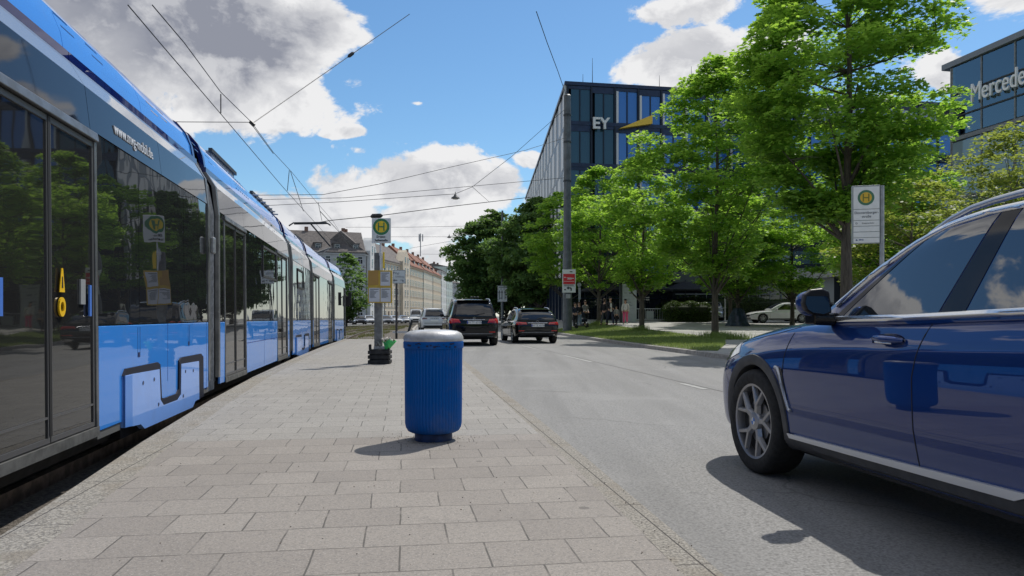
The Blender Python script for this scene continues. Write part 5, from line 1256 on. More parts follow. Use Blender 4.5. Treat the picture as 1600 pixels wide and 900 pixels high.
# sign
ux = lambda px: None
def u_of(px):
    r = (px-800)/FPX; return (r*A.y-A.x)/(F.d.x-r*F.d.y)
def z_of(px, py): p = F.P(u_of(px), 0, 0); return EYE-(py-HZ)/FPX*p[1]
u = u_of(936.5); text('EY', 1.34, F.P(u, .42, z_of(936.5, 195.5)), (R(90), 0, F.ang), WHITE, 'sign_letters', off_, ext=.10, bold=.035, sx=1.02)
b = MB(); q = [(u_of(965), z_of(965, 203)), (u_of(1016), z_of(1016, 182)), (u_of(1016), z_of(1016, 195.5))]
b.prism(q, lambda a_, z_: F.P(a_, .05, z_), lambda a_, z_: F.P(a_, .55, z_)); b.build('sign_beam', mm('beam_yellow', (.78, .50, .05), .4), off_, world=True)
for u_, h_ in ((u_of(925.5), 1.7), (u_of(941), 3.2), (u_of(1050), 2.0), (u_of(1102), 3.0)):
    b = MB(); b.tube([F.P(u_, -3, ZT_), F.P(u_, -3, ZT_+h_)], [.045, .015], 6); b.build('roof_rod', DGREY, off_, world=True)
# glass showroom tower on the right with lettering
sh = empty('glass_showroom', (38, 47, 0), 0, 'glass showroom tower with large white lettering at the right edge above the trees', 'building')
a0 = Vector((27.8, 48)); a1 = Vector((29.6, 38.5)); a2 = Vector((46, 36)); a3 = Vector((44, 52))
H_ = 16.8
CG = glass_mat('showroom_glass', (.05, .09, .10), 1.6, .02, wave=.01, wscale=.5)
m_ = CG.node_tree; 
b = MB(); b.prism([(28.6, 47.6), (30.3, 38.9), (46, 36.3), (44, 51.6)], lambda x, y: (x, y, 0), lambda x, y: (x, y, 11.9)); b.build('core', NAVYD, sh, world=True)
b = MB(); b.prism([(27.5, 48.6), (29.4, 38.0), (46.3, 35.6), (44.2, 52.4)], lambda x, y: (x, y, H_), lambda x, y: (x, y, H_+.35)); b.build('roof', mm('roof_edge_grey', (.20, .21, .22), .4, .4), sh, world=True)
def clear_glass(name, tint, alpha):
    m = bpy.data.materials.new(name); m.use_nodes = True; t = NT(m.node_tree); out = t.n('OutputMaterial')
    tr = t.n('BsdfTransparent'); tr.inputs[0].default_value = (*tint, 1); gl = t.n('BsdfGlossy', i_Roughness=.02); gl.inputs[0].default_value = (.85, .95, 1, 1)
    fr = t.n('Fresnel', i_IOR=1.6); f = t.m('ADD', t.m('MULTIPLY', fr.outputs[0], 1.1), alpha, clamp=True)
    mx = t.n('MixShader', i_0=f, i_1=tr.outputs[0], i_2=gl.outputs[0]); t.put(out.inputs[0], mx.outputs[0]); return m
CLG = clear_glass('clear_green_glass', (.75, .93, .90), .16)
TOWG = glass_mat('tower_glass', (.20, .27, .30), 1.8, .02, wave=.01, wscale=.5)
L1 = Fac(a0, a1); L2 = Fac(a1, a2)
for Fc in (L1, L2, Fac(a3, a0)):
    n_ = max(2, int(Fc.L/2.4)); w_ = Fc.L/n_
    for k, (z0, z1) in enumerate(((12.4, 16.75), (8.6, 12.0), (5.0, 8.3), (.4, 4.7))):
        for j in range(n_):
            b = MB(); Fc.box(b, j*w_+.05, (j+1)*w_-.05, z0, z1, -.02, .02); b.build('glass_pane', CLG if k == 0 else TOWG, sh, world=True)
    for z_ in (12.2, 8.45, 4.85):
        b = MB(); Fc.box(b, 0, Fc.L, z_-.12, z_+.12, -.15, .10); b.build('floor_band', GREYM, sh, world=True)
    b = MB()
    for j in range(n_+1): Fc.box(b, j*w_-.04, j*w_+.04, .1, 16.75, -.12, .07)
    b.build('mullions', GREYM, sh, world=True)
b = MB()
for z_ in (13.6, 15.0): L1.box(b, 0, L1.L, z_-.04, z_+.04, .02, .10)
b.build('glazing_rail', DGREY, sh, world=True)
p0 = Vector(L1.P(.0, .25, 0)); 
def l1u(px): r = (px-800)/FPX; return (r*a0.y-a0.x)/(L1.d.x-r*L1.d.y)
u0 = l1u(1523); z_m = EYE-(152-HZ)/FPX*L1.P(u0, .3, 0)[1]
tx = text('Mercedes-Benz', 1.6, L1.P(u0, .30, z_m+.15), (R(90), 0, L1.ang), mm('letter_white', (.8, .8, .8), .4), 'sign_letters', sh, ext=.06, align='LEFT', sx=.70)
# low showroom wing with a pale canopy
lw = empty('showroom_wing', (26, 66, 0), 0, 'low dark-glazed showroom wing under a pale concrete canopy behind the parked cars', 'building')
Fl = Fac((13.5, 63.5), (48, 61.5)); gz_ = .78
b = MB(); Fl.box(b, 0, Fl.L, .3, 7.6, -8, -.4); b.build('core', NAVYD, lw, world=True)
ux_ = lambda px: ((px-800)/FPX*Fl.a.y-Fl.a.x)/(Fl.d.x-(px-800)/FPX*Fl.d.y)
zz_ = lambda py: EYE-(py-HZ)/FPX*63
CON = mm('canopy_concrete', (.42, .41, .39), .8, var=.12, vscale=1.5)
b = MB(); b.add([Fl.P(ux_(1232), 1.2, zz_(440)), Fl.P(ux_(1299), 1.2, zz_(433)), Fl.P(ux_(1299), -.4, zz_(433)), Fl.P(ux_(1232), -.4, zz_(440)), Fl.P(ux_(1232), 1.2, zz_(422)), Fl.P(ux_(1299), 1.2, zz_(417)), Fl.P(ux_(1299), -.4, zz_(417)), Fl.P(ux_(1232), -.4, zz_(422))],
                   [(3, 2, 1, 0), (4, 5, 6, 7), (0, 1, 5, 4), (1, 2, 6, 5), (2, 3, 7, 6), (3, 0, 4, 7)]); Fl.box(b, ux_(1299.5), Fl.L, zz_(433), zz_(417), -.4, 1.25); b.build('canopy', CON, lw, world=True)
b = MB(); Fl.box(b, ux_(1266), ux_(1299), .6, zz_(434), -.4, .6); Fl.box(b, ux_(1322), Fl.L, .6, zz_(434), -.4, .3); b.build('wall', mm('wall_grey_pale', (.33, .33, .33), .8), lw, world=True)
for j in range(13):
    u = .2+j*1.75
    if u > ux_(1265): break
    b = MB(); Fl.box(b, u+.06, u+1.68, .8, zz_(441)-.1, -.38, -.32, 0); Fl.box(b, u+1.66, u+1.76, .8, zz_(441), -.4, -.2, 1); Fl.box(b, u+.8, u+.86, .8, 3.2, -.32, -.26, 1); Fl.box(b, u, u+1.7, 2.9, 3.0, -.33, -.25, 1); b.build('shop_window', [bpy.data.materials['shop_glass'], GREYM], lw, world=True)
b = MB(); Fl.box(b, 0, ux_(1232), zz_(441), zz_(424), -.4, .1); b.build('fascia', mm('fascia_grey', (.10, .105, .11), .5), lw, world=True)
for j in range(16):
    u = ux_(1205)+j*1.7; b = MB(); Fl.box(b, u, u+1.6, zz_(412), zz_(392), -.45, -.35); b.build('window', BGL2, lw, world=True)
b = MB(); Fl.box(b, ux_(1190), Fl.L, 8.2, 17.5, -9, -1.5); b.build('upper_storeys', NAVYD, lw, world=True)
for k in range(3):
    for j in range(13):
        u = ux_(1196)+j*2.1; b = MB(); Fl.box(b, u, u+1.85, 8.6+k*3.0, 10.9+k*3.0, -1.52, -1.42, 0); Fl.box(b, u, u+1.9, 10.95+k*3.0, 11.1+k*3.0, -1.5, -1.3, 1); b.build('window', [BGLASS, NAVY], lw, world=True)

# left side: old apartment houses along the curving street
CREAM = mm('render_cream', (.60, .52, .40), .85, var=.10, vscale=.6); GREYR = mm('render_grey', (.44, .45, .45), .85, var=.10, vscale=.6); CREAM2 = mm('render_sand', (.56, .46, .33), .85, var=.1, vscale=.5); PALE = mm('render_white', (.60, .60, .58), .85, var=.08, vscale=.5)
TILE_R = mm('roof_tile_red', (.26, .11, .065), .85, col2=(.17, .08, .055), vscale=2.5); TILE_G = mm('roof_tile_grey', (.15, .13, .12), .85, col2=(.10, .09, .085), vscale=2.0)
WFR = mm('window_frame_white', (.6, .6, .58), .6); WGL = glass_mat('house_glass', (.03, .034, .04), 1.5, .08)
def proto_window(w, h):
    b = MB(); b.box((0, -.02, h/2), (w, .06, h), 0, 0)
    b.box((-w*.245, -.055, h*.33), (w*.40, .02, h*.56), 0, 1); b.box((w*.245, -.055, h*.33), (w*.40, .02, h*.56), 0, 1); b.box((0, -.055, h*.81), (w*.84, .02, h*.26), 0, 1); b.box((0, -.09, -.05), (w+.2, .2, .08), 0, 0)
    return b
WINM = {}
def put_window(par, F_, u, z, w=1.15, h=1.75, name='window'):
    k = (w, h)
    if k not in WINM:
        o = proto_window(w, h).build(name, [WFR, WGL]); WINM[k] = o.data; bpy.data.objects.remove(o)
    o = bpy.data.objects.new(name, WINM[k]); COL.objects.link(o); p = Vector(F_.P(u, .01, z))-wloc(par); o.location = p; o.rotation_euler = (0, 0, F_.ang); o.parent = par
def house(a, b_, zr, eave, ridge, depth, wall, roofm, label, nfl, nwin, group=None, dormers=0, gable_end=False, z0=-.3, bays=(), skip0=False, cat='apartment house'):
    F_ = Fac(a, b_, z0); e, r_ = eave, ridge
    o = empty('apartment_house', ((a[0]+b_[0])/2, (a[1]+b_[1])/2, z0), 0, label, cat, group)
    b = MB(); F_.box(b, 0, F_.L, 0, e, -depth, 0); b.build('wall', wall, o, world=True)
    b = MB(); ov = .45
    tri = lambda u: [F_.P(u, ov, e-.15), F_.P(u, ov, e+.12), F_.P(u, -depth/2, r_), F_.P(u, -depth-ov, e+.12), F_.P(u, -depth-ov, e-.15)]
    b.loft([tri(0.02), tri(F_.L-.02)]); rf = b.build('roof', roofm, o, world=True)
    b = MB(); F_.box(b, 0.01, F_.L-.01, e-.5, e-.16, -.1, .32); F_.box(b, 0.01, F_.L-.01, 3.7, 3.9, -.1, .10); b.build('cornice', wall, o, world=True)
    b = MB(); F_.box(b, 0.01, F_.L-.01, .02, 1.0, -.1, .06); b.build('plinth', mm('plinth_grey', (.25, .24, .23), .85), o, world=True)
    b = MB(); b.tube([F_.P(.15, .10, .2), F_.P(.15, .10, e-.2)], .09, 6); b.build('downpipe', mm('zinc_dark', (.12, .12, .12), .5, .4), o, world=True)
    fh = (e-.6)/nfl
    for k in range(nfl):
        for j in range(nwin):
            if k == 0 and j % 3 == 1: continue
            put_window(o, F_, F_.L*(j+.5)/nwin+(.0), k*fh+1.0+(.1 if k else .15))
    for (x_) in range(max(1, nwin//4)):
        u = F_.L*((x_*3+1.5)/nwin) if nwin > 2 else F_.L/2
        b = MB(); F_.box(b, u-.6, u+.6, 0, 2.7, -.05, .03); b.build('door', mm('door_brown', (.10, .06, .035), .6), o, world=True)
    for k in range(dormers):
        u = F_.L*(k+.5)/dormers; hz_ = e+.35; zt_ = e+2.1
        b = MB(); F_.box(b, u-.85, u+.85, hz_, zt_, -3.2, -.75); dm = b.build('dormer', mm('dormer_slate', (.13, .125, .12), .7), rf, world=True)
        b = MB(); F_.box(b, u-1.0, u+1.0, zt_, zt_+.18, -3.4, -.6); b.build('dormer_roof', roofm, o, world=True)
        put_window(o, Fac(F_.P(0, -.72, 0)[:2], F_.P(F_.L, -.72, 0)[:2], z0), u, hz_+.25, 1.1, 1.3, 'dormer_window')
    for k in range(2):
        u = F_.L*(k*.5+.25); b = MB(); F_.box(b, u-.4, u+.4, r_-1.2, r_+.9, -depth/2-.5, -depth/2+.3); b.build('chimney', mm('chimney_brick', (.20, .12, .09), .9), rf, world=True)
    for (u0, u1, zt_) in bays:   # projecting gabled bay
        b = MB(); F_.box(b, u0, u1, 0, zt_-2.2, -.2, .9); b.prism([(u0, zt_-2.2), (u1, zt_-2.2), ((u0+u1)/2+.9, zt_+.5), ((u0+u1)/2, zt_+1.2), ((u0+u1)/2-.9, zt_+.5)], lambda u, z: F_.P(u, -1.5, z), lambda u, z: F_.P(u, .9, z)); b.build('gable', wall, o, world=True)
        Fb = Fac(F_.P(0, .9, 0)[:2], F_.P(F_.L, .9, 0)[:2], z0)
        for k in range(nfl+1):
            for uu in ((u0*2+u1)/3-.1, (u0+2*u1)/3+.1): put_window(o, Fb, uu, k*fh+1.1, 1.0, 1.65)
    return o
def PT2(px, Y): return ((px-800)/FPX*Y, Y)
GH = 'apartment houses along the far left street'
house(PT2(452, 172), PT2(571, 178), 0, 16.2, 21.6, 12, GREYR, TILE_G, 'grey rendered corner house with dark mansard dormers and grey roof behind the tram end', 5, 7, GH, dormers=4)
corner = PT2(571, 178)
house(PT2(571.5, 178), PT2(600, 198), 0, 16.0, 21.5, 12, PALE, TILE_G, 'pale house with grey roof seen just behind the stop post', 5, 7, GH, bays=((.8, 7.5, 19),))
house(PT2(600, 198), PT2(640, 222), 0, 16.0, 21.5, 12, CREAM, TILE_G, 'cream house with a tall gable left of the red roofs', 5, 9, GH, bays=((14.5, 21.5, 19),))
house(PT2(640, 222), PT2(661, 244), 0, 16.2, 22.3, 12, CREAM2, TILE_R, 'nearest house with a red tiled roof, next to the tall gable', 5, 9, GH, dormers=3)
house(PT2(661, 244), PT2(676, 268), 0, 16.4, 22.6, 12, CREAM, TILE_R, 'middle house of the three with red tiled roofs', 5, 8, GH, dormers=3)
house(PT2(676, 268), PT2(689, 294), 0, 16.6, 22.8, 12, CREAM2, TILE_R, 'farthest house of the three with red tiled roofs', 5, 8, GH, dormers=2)
house(PT2(689, 300), PT2(697.5, 320), 0, 19.5, 22, 12, PALE, TILE_G, 'white house with dark balconies past the red roofs', 6, 4, GH)
house(PT2(697, 330), PT2(707, 345), 0, 23.0, 24.5, 12, mm('render_greenish', (.46, .52, .48), .8), TILE_G, 'tall pale green narrow block far down the street', 7, 4, GH)
house(PT2(704, 365), PT2(722, 372), 0, 17.5, 19, 12, GREYR, TILE_G, 'plain grey house at the far end of the street', 5, 4, GH)
BG_ = 'unseen houses added behind the viewpoint for reflections'  # out of view, added so car bodies reflect walls instead of bright sky
house((34, -46), (10, -52), 0, 15.5, 20, 12, GREYR, TILE_G, 'unseen grey house added behind the viewpoint for reflections, right of the road', 4, 6, BG_)
house((9.5, -52), (-16, -54), 0, 16.5, 21, 12, CREAM2, TILE_R, 'unseen sand coloured house added behind the viewpoint for reflections, closing the road', 4, 6, BG_)
house((-16.5, -53), (-44, -44), 0, 15.5, 20, 12, GREYR, TILE_G, 'unseen grey house added behind the viewpoint for reflections, left of the tracks', 4, 6, BG_)
am = empty('roof_antenna', (*PT2(657, 246), 21.5), 0, 'mobile phone antenna mast standing on the red tiled roofs', 'antenna')
b = MB(); b.tube([(0, 0, -1), (0, 0, 6.4)], .16, 8); b.build('mast', STEEL, am)
for k in range(3): MB().box((math.cos(k*2.1)*.7, math.sin(k*2.1)*.7, 5.0), (.35, .25, 2.3)).build('antenna_panel', mm('antenna_grey', (.45, .46, .47), .6), am)

# ------------------------------------------------------------------ masts, poles, span wires, hanging lamps
def pole(px, Y, z0, ztop, r0, r1, m, name, label, cat):
    x_ = (px-800)/FPX*Y; o = empty(name, (x_, Y, z0), 0, label, cat)
    MB().tube([(0, 0, 0), (0, 0, (ztop-z0)*.33), (0, 0, (ztop-z0)*.34), (0, 0, ztop-z0)], [r0, r0, r0*.86, r1], 20).build('shaft', m, o, smooth=40)
    MB().tube([(0, 0, 0), (0, 0, .12)], [r0*1.25, r0*1.2], 20).build('base_collar', m, o, smooth=40)
    MB().tube([(0, 0, ztop-z0), (0, 0, ztop-z0+.08)], [r1*1.1, r1*.7], 14).build('cap', m, o)
    return o
MASTM = mm('mast_paint', (.11, .12, .125), .5, .2, var=.25, vscale=3)
YM = 46.0
mast = pole(886.5, YM, .12, EYE+(HZ-150)/FPX*YM, .275, .21, MASTM, 'catenary_mast', 'thick dark grey mast carrying the span wires and the red detour sign', 'mast')
for py in (222, 283, 180): MB().tube([(0, 0, EYE+(HZ-py)/FPX*YM-.12-.05), (0, 0, EYE+(HZ-py)/FPX*YM-.12+.05)], .25, 16).build('wire_clamp', DGREY, mast)
zz = lambda py, Y: EYE-(py-HZ)/FPX*Y
# red detour sign on the mast
x_ = (888.5-800)/FPX*YM; zc = (zz(421.5, YM)+zz(457.5, YM))/2; h_ = zz(421.5, YM)-zz(457.5, YM)
sg_ = MB().box((x_, YM-.33, zc), (.80, .03, h_)).build('detour_sign', SIGNW, mast, world=True, bevel=.03)
q = lambda name, cx, cz, w, h, m: MB().box((x_+cx, YM-.352, zc+cz), (w, .008, h)).build(name, m, sg_, world=True)
q('red_field', 0, .12, .70, .62, mm('sign_red', (.55, .012, .02), .45, coat=.3))
b = MB()
for cx, cz, w, h in ((-.25, .22, .08, .05), (.10, .16, .38, .045), (.02, .10, .28, .02), (0, -.02, .66, .018), (-.02, .20, .30, .015)): b.box((x_+cx, YM-.359, zc+cz), (w, .006, h))
b.build('white_lines', SIGNW, sg_, world=True)
b = MB()
for cx, cz, w, h in ((.12, .56, .16, .05), (-.02, -.245, .60, .035), (-.0, -.31, .66, .012), (-.24, -.52, .10, .07)): b.box((x_+cx, YM-.352, zc+cz), (w, .006, h))
b.build('dark_lines', INK, sg_, world=True)
b = MB(); b.prism([(-.16, -.42), (-.02, -.32), (-.02, -.385), (.10, -.385), (.16, -.43), (.16, -.58), (.09, -.58), (.09, -.47), (.06, -.45), (-.02, -.45), (-.02, -.52)], lambda u, v: (x_+u, YM-.350, zc+v), lambda u, v: (x_+u, YM-.362, zc+v)); b.build('turn_arrow', INK, sg_, world=True)
MB().box((x_-.05, YM-.32, zz(463, YM)), (.27, .06, .26)).build('small_box', mm('box_grey', (.35, .36, .36), .6), mast, world=True)
YP = 86.0
lp = pole(785, YP, .12, zz(330, YP), .17, .11, mm('lamp_post_grey', (.13, .145, .15), .5, .3), 'lamp_post', 'slim grey post rising in front of the dark chestnut trees', 'post')
x_ = (785-800)/FPX*YP; zc = zz(459, YP)
sg_ = MB().box((x_, YP-.26, zc), (1.10, .04, 1.85)).build('lane_sign', SIGNW, lp, world=True, bevel=.03)
b = MB()
for cx, cz, w, h in ((0, .905, 1.08, .03), (0, -.905, 1.08, .03), (-.53, 0, .03, 1.8), (.53, 0, .03, 1.8), (0, .72, .8, .07)): b.box((x_+cx, YP-.29, zc+cz), (w, .02, h))
for cx in (-.34, -.05, .30):
    b.box((x_+cx, YP-.29, zc-.25), (.09, .02, .8)); b.prism([(cx-.13, .1), (cx+.13, .1), (cx, .42)], lambda u, v: (x_+u, YP-.285, zc+v), lambda u, v: (x_+u, YP-.30, zc+v))
b.box((x_+.36, YP-.29, zc-.45), (.2, .02, .09)); b.box((x_-.18, YP-.29, zc-.5), (.2, .02, .09)); b.box((x_-.15, YP-.29, zc+.52), (.08, .02, .12)); b.box((x_+.2, YP-.29, zc+.52), (.08, .02, .12))
b.build('lane_arrows', GREYTXT, sg_, world=True)
WIREM = mm('wire_dark', (.03, .03, .032), .5, .4)
def wire(pts, r, label, group='overhead tram wires', sag=0, parts=None):
    P = [Vector(p) for p in pts]
    if sag and len(P) == 2:
        a, c = P; P = [a.lerp(c, k/12)-Vector((0, 0, sag*4*(k/12)*(1-k/12))) for k in range(13)]
    o = MB().tube(P, r, 6).build('overhead_wire', WIREM, smooth=60); return tag(o, label, 'wire', group)
# contact wire and messenger wire over the platform track
def cx_(y): return interp(y, CEN)
CW = [at(200, 8, 10.6), at(250, 67, 12.2), at(345, 178, 16.5), at(440, 290, 25.6), at(505, 362, 39), at(540, 400, 56)]
wire(CW, .009, 'lower of the two long wires running along above the tram')
MWp = [at(238, 8, 11.0), at(288, 67, 12.6), at(345, 144, 16.5), at(393, 191, 20), at(427, 238, 25), at(455, 268, 30), at(492, 313, 38), at(520, 345, 48), at(545, 385, 62)]
wire(MWp, .009, 'upper of the two long wires running along above the tram')
for a, c, l in ((at(345, 147, 16.5), at(345, 177, 16.5), 'short dropper nearest the camera joining the two long wires'), (at(452, 266, 28), at(449, 298, 28), 'short vertical dropper above the middle of the tram'), (at(454, 268, 29), at(474, 330, 33), 'slanting dropper above the middle of the tram'), (at(497, 316, 39), at(503, 345, 39), 'short dropper right above the pantograph')):
    wire([a, c], .012, l, 'droppers')
JN = at(393, 191, 20)
wire([JN, at(397, 191, 20.2), at(548, 86, 24), at(640, 22, 27)], .011, 'span wire rising from the junction to the upper right with a black insulator')
tag(MB().tube([at(543, 89.5, 23.9), at(545.5, 87.5, 23.95), at(551, 83.5, 24.0), at(554, 81.5, 24.05)], [.012, .055, .055, .012], 8).build('insulator', BLACK, smooth=50), 'black oval insulator on the span wire in the upper left sky', 'insulator')
tag(MB().tube([at(391, 190, 20), at(397, 196, 20)], .05, 8).build('wire_clamp', BLACK), 'black clamp where the side span meets the long wires', 'clamp')
wire([at(150, 188, 19.4), at(285, 190.5, 19.6), JN], .009, 'thin level span wire left of the junction clamp')
wire([JN+Vector((.05, 0, -.12)), at(427, 240, 25)], .010, 'short diagonal wire beside the upper long wire below the junction')
TOP = lambda py: at(881, py, YM)
wire([at(400, 305, 36), at(505, 304, 36), at(590, 288, 38), at(700, 262, 41), at(820, 235, 44.5), TOP(216)], .013, 'span wire bending at the insulator and climbing to the mast top', 'span wires')
wire([at(400, 312, 40), at(540, 309, 41), at(835, 282, 45.6), TOP(278)], .013, 'second span wire under the bent one, reaching the mast', 'span wires')
wire([at(400, 322, 42), at(520, 316, 42), at(711, 303, 43), at(738, 292, 43.5), at(800, 244, 44.7), TOP(172)], .014, 'span wire carrying the nearest hanging street lamp', 'span wires')
wire([at(480, 350, 46), at(520, 344, 46), at(592, 337, 47), at(700, 323, 49), at(830, 308, 52)], .022, 'thicker cable passing behind the top of the stop sign', 'span wires')
tag(MB().tube([at(579, 338.5, 46.9), at(582, 338, 46.9), at(595, 337, 47), at(598, 336.6, 47)], [.05, .16, .14, .05], 8).build('cable_box', BLACK), 'black cable box on the wire directly above the stop sign', 'cable box')
wire([at(540, 355, 70), at(640, 355, 70), at(740, 353, 70), at(800, 352, 72)], .015, 'faint level wire between the stop sign and the chestnut trees', 'span wires')
wire([at(600, 370, 80), at(702, 370, 80), at(730, 362, 82)], .015, 'wire carrying the second hanging street lamp', 'span wires')
wire([at(640, 388, 95), at(720, 374, 97)], .018, 'slanting wire above the red roofs', 'span wires')
wire([at(660, 397, 110), at(712, 397.5, 110)], .018, 'low faint wire over the end of the street', 'span wires')
wire([at(885, 150, YM), at(872, 112, 40), at(855, 67, 35), at(838, 18, 31)], .018, 'stay wire rising from the mast top out of the picture', 'span wires')
wire([at(738, 292, 43.5), at(765, 316, 60)], .012, 'faint thin wire slanting down to the right behind the hanging lamp', 'span wires')
wire([at(500, 330, 40), at(560, 395, 150)], .02, 'thin wire going down behind the pantograph', 'span wires')
def hang_lamp(px, py, Y, label):
    p = at(px, py, Y); o = empty('street_lamp', p, 0, label, 'street lamp', 'street lamps hung on span wires')
    MB().lathe([(.015, .16), (.06, .15), (.10, .06), (.24, -.04), (.25, -.07), (.22, -.075)], n=20).build('lamp_shade', DGREY, o, smooth=40)
    MB().lathe([(.19, -.07), (.15, -.12), (.0005, -.14)], n=16).build('glass_bowl', mm('lamp_bowl', (.35, .36, .36), .3), o, smooth=50)
    MB().tube([(0, 0, .14), (0, 0, .30)], .02, 6).build('hanger', DGREY, o)
hang_lamp(711.5, 308, 43, 'nearest hanging street lamp against the white cloud'); hang_lamp(702, 370, 80, 'second hanging street lamp, left of the dark chestnut crown'); hang_lamp(708, 400, 110, 'farthest hanging street lamp near the end of the street'); hang_lamp(569, 417, 112, 'small hanging lamp in front of the grey house')

# right stop sign
YR = 15.6; thr = R(-16)
xr = (1358-800)/FPX*YR; Zr = lambda py: EYE-(py-HZ)/FPX*YR
rs_ = empty('bus_stop_sign', ((1377-800)/FPX*YR, YR, .12), 0, 'grey double-faced stop sign with H symbol and rows of white panels behind the blue SUV', 'stop sign')
pc = Vector(((1378-800)/FPX*YR, YR)); du = Vector((math.cos(thr), math.sin(thr))); fn = Vector((math.sin(thr), -math.cos(thr)))
b = MB(); b.tube([(pc.x, pc.y, .12), (pc.x, pc.y, Zr(290))], .045, 12); b.build('pole', mm('pole_grey', (.30, .32, .33), .45, .5, var=.15), rs_, world=True)
ctr2 = pc-du*(.045+.265); ztp, zbt = Zr(289), Zr(380)
def rs_box(parent, name, u, z0, z1, w, o, m, th=.012): 
    c = ctr2+du*u+fn*o; return MB().box((c.x, c.y, (z0+z1)/2), (w, th, z1-z0), thr).build(name, m, parent, world=True, bevel=.004)
hb = rs_box(rs_, 'sign_body', 0, zbt, ztp, .53, 0, mm('sign_case_grey', (.30, .33, .32), .45, .3), .10)
pz = [ztp-.02]; 
zs_ = [Zr(v) for v in (291, 326.5, 344, 353, 362, 371, 379.5)]
for k in range(6): pn = rs_box(hb, 'sign_panel', .008, zs_[k+1]+.006, zs_[k]-.006, .49, .054, SIGNW)
c = ctr2+fn*.060; zc = Zr(308.5)
h_disc(rs_, (c.x, c.y, zc), .158, thr, mm('ring_grey_green', (.06, .17, .10), .45), mm('disc_amber', (.62, .40, .04), .45), mm('h_olive', (.16, .17, .03), .5))
c = ctr2+fn*.0615+du*.01
text('Donnersberger-', .070, (c.x, c.y, Zr(332)), (R(90), 0, thr), GREYTXT, 'sign_text', rs_, bold=.0008); text('straße', .070, (c.x, c.y, Zr(338)), (R(90), 0, thr), GREYTXT, 'sign_text', rs_, bold=.0008)
c2 = c+du*.03; text('Ersatzverkehr', .042, (c2.x, c2.y, Zr(348.5)), (R(90), 0, thr), GREYTXT, 'sign_text', rs_); c3 = c-du*.19; text('O', .05, (c3.x, c3.y, Zr(348.5)), (R(90), 0, thr), INK, 'sign_text', rs_)
c4_ = c-du*.10; text('MVG', .040, (c4_.x, c4_.y, Zr(374.5)), (R(90), 0, thr), mm('logo_blue', (.02, .05, .20), .5), 'logo_text', rs_, bold=.001)
c5_ = c-du*.19; b = MB(); b.prism([(-.02, 0), (.01, .02), (.005, .006), (.03, -.015), (.0, -.010), (.0, -.02)], lambda u, v: (c5_.x+du.x*u, c5_.y+du.y*u, Zr(374.5)+v), lambda u, v: (c5_.x+du.x*u+fn.x*.004, c5_.y+du.y*u+fn.y*.004, Zr(374.5)+v)); b.build('logo_mark', M['logo_blue'], rs_, world=True)
#@@NEXT@@
# ------------------------------------------------------------------ trees
LEAF5 = np.array([(0, -.5), (.16, -.30), (.48, -.34), (.34, -.08), (.52, .16), (.24, .16), (.0, .56), (-.24, .16), (-.52, .16), (-.34, -.08), (-.48, -.34), (-.16, -.30)])
LEAF1 = np.array([(0, -.5), (.30, -.12), (.24, .26), (0, .55), (-.24, .26), (-.30, -.12)])
def rot_mats(rs, n, tilt):
    az = rs.uniform(0, 2*np.pi, n); ti = np.abs(rs.normal(0, tilt, n)); ax = rs.uniform(0, 2*np.pi, n)
    ca, sa = np.cos(az), np.sin(az); Rz = np.zeros((n, 3, 3)); Rz[:, 0, 0] = ca; Rz[:, 0, 1] = -sa; Rz[:, 1, 0] = sa; Rz[:, 1, 1] = ca; Rz[:, 2, 2] = 1
    k = np.stack([np.cos(ax), np.sin(ax), np.zeros(n)], 1); K = np.zeros((n, 3, 3))
    K[:, 0, 2] = k[:, 1]; K[:, 1, 2] = -k[:, 0]; K[:, 2, 0] = -k[:, 1]; K[:, 2, 1] = k[:, 0]
    I = np.eye(3)[None]; s_, c_ = np.sin(ti)[:, None, None], np.cos(ti)[:, None, None]
    return (I+s_*K+(1-c_)*(K@K))@Rz
def leaves(name, centers, rad, per, size, shape, tilt, seed, m, flat=.32):
    rs = np.random.RandomState(seed); nc = len(centers)
    P = []
    for (c, r_) in zip(centers, rad):
        n = max(8, int(per*r_**1.6)); a = rs.uniform(0, 2*np.pi, n); q = r_*np.sqrt(rs.uniform(.0, 1, n))
        droop = -.22*(q/r_)**2*r_
        P.append(np.stack([c[0]+q*np.cos(a), c[1]+q*np.sin(a), c[2]+rs.normal(0, flat*.45*r_, n)+droop], 1))
    P = np.concatenate(P); n = len(P); k = len(shape)
    B = np.concatenate([shape, np.zeros((k, 1))], 1); B[:, 2] = -.22*np.abs(B[:, 0])
    sz = size*rs.uniform(.65, 1.25, n)
    V = np.einsum('nij,kj->nki', rot_mats(rs, n, tilt), B)*sz[:, None, None]+P[:, None, :]
    me = np_mesh(name, V.reshape(-1, 3), k); me.materials.append(m); return me, n
BARK = bark_mat('maple_bark', (.10, .085, .065), (.045, .038, .030)); BARKL = bark_mat('grey_bark', (.16, .14, .11), (.07, .06, .05))
LM1 = leaf_mat('maple_leaves', (.085, .195, .038), (.150, .295, .052), (.50, .80, .085), .54)
LM2 = leaf_mat('chestnut_leaves', (.065, .140, .045), (.11, .20, .058), (.25, .42, .09), .42)
LM3 = leaf_mat('locust_leaves', (.11, .17, .035), (.17, .24, .05), (.46, .55, .09), .5)
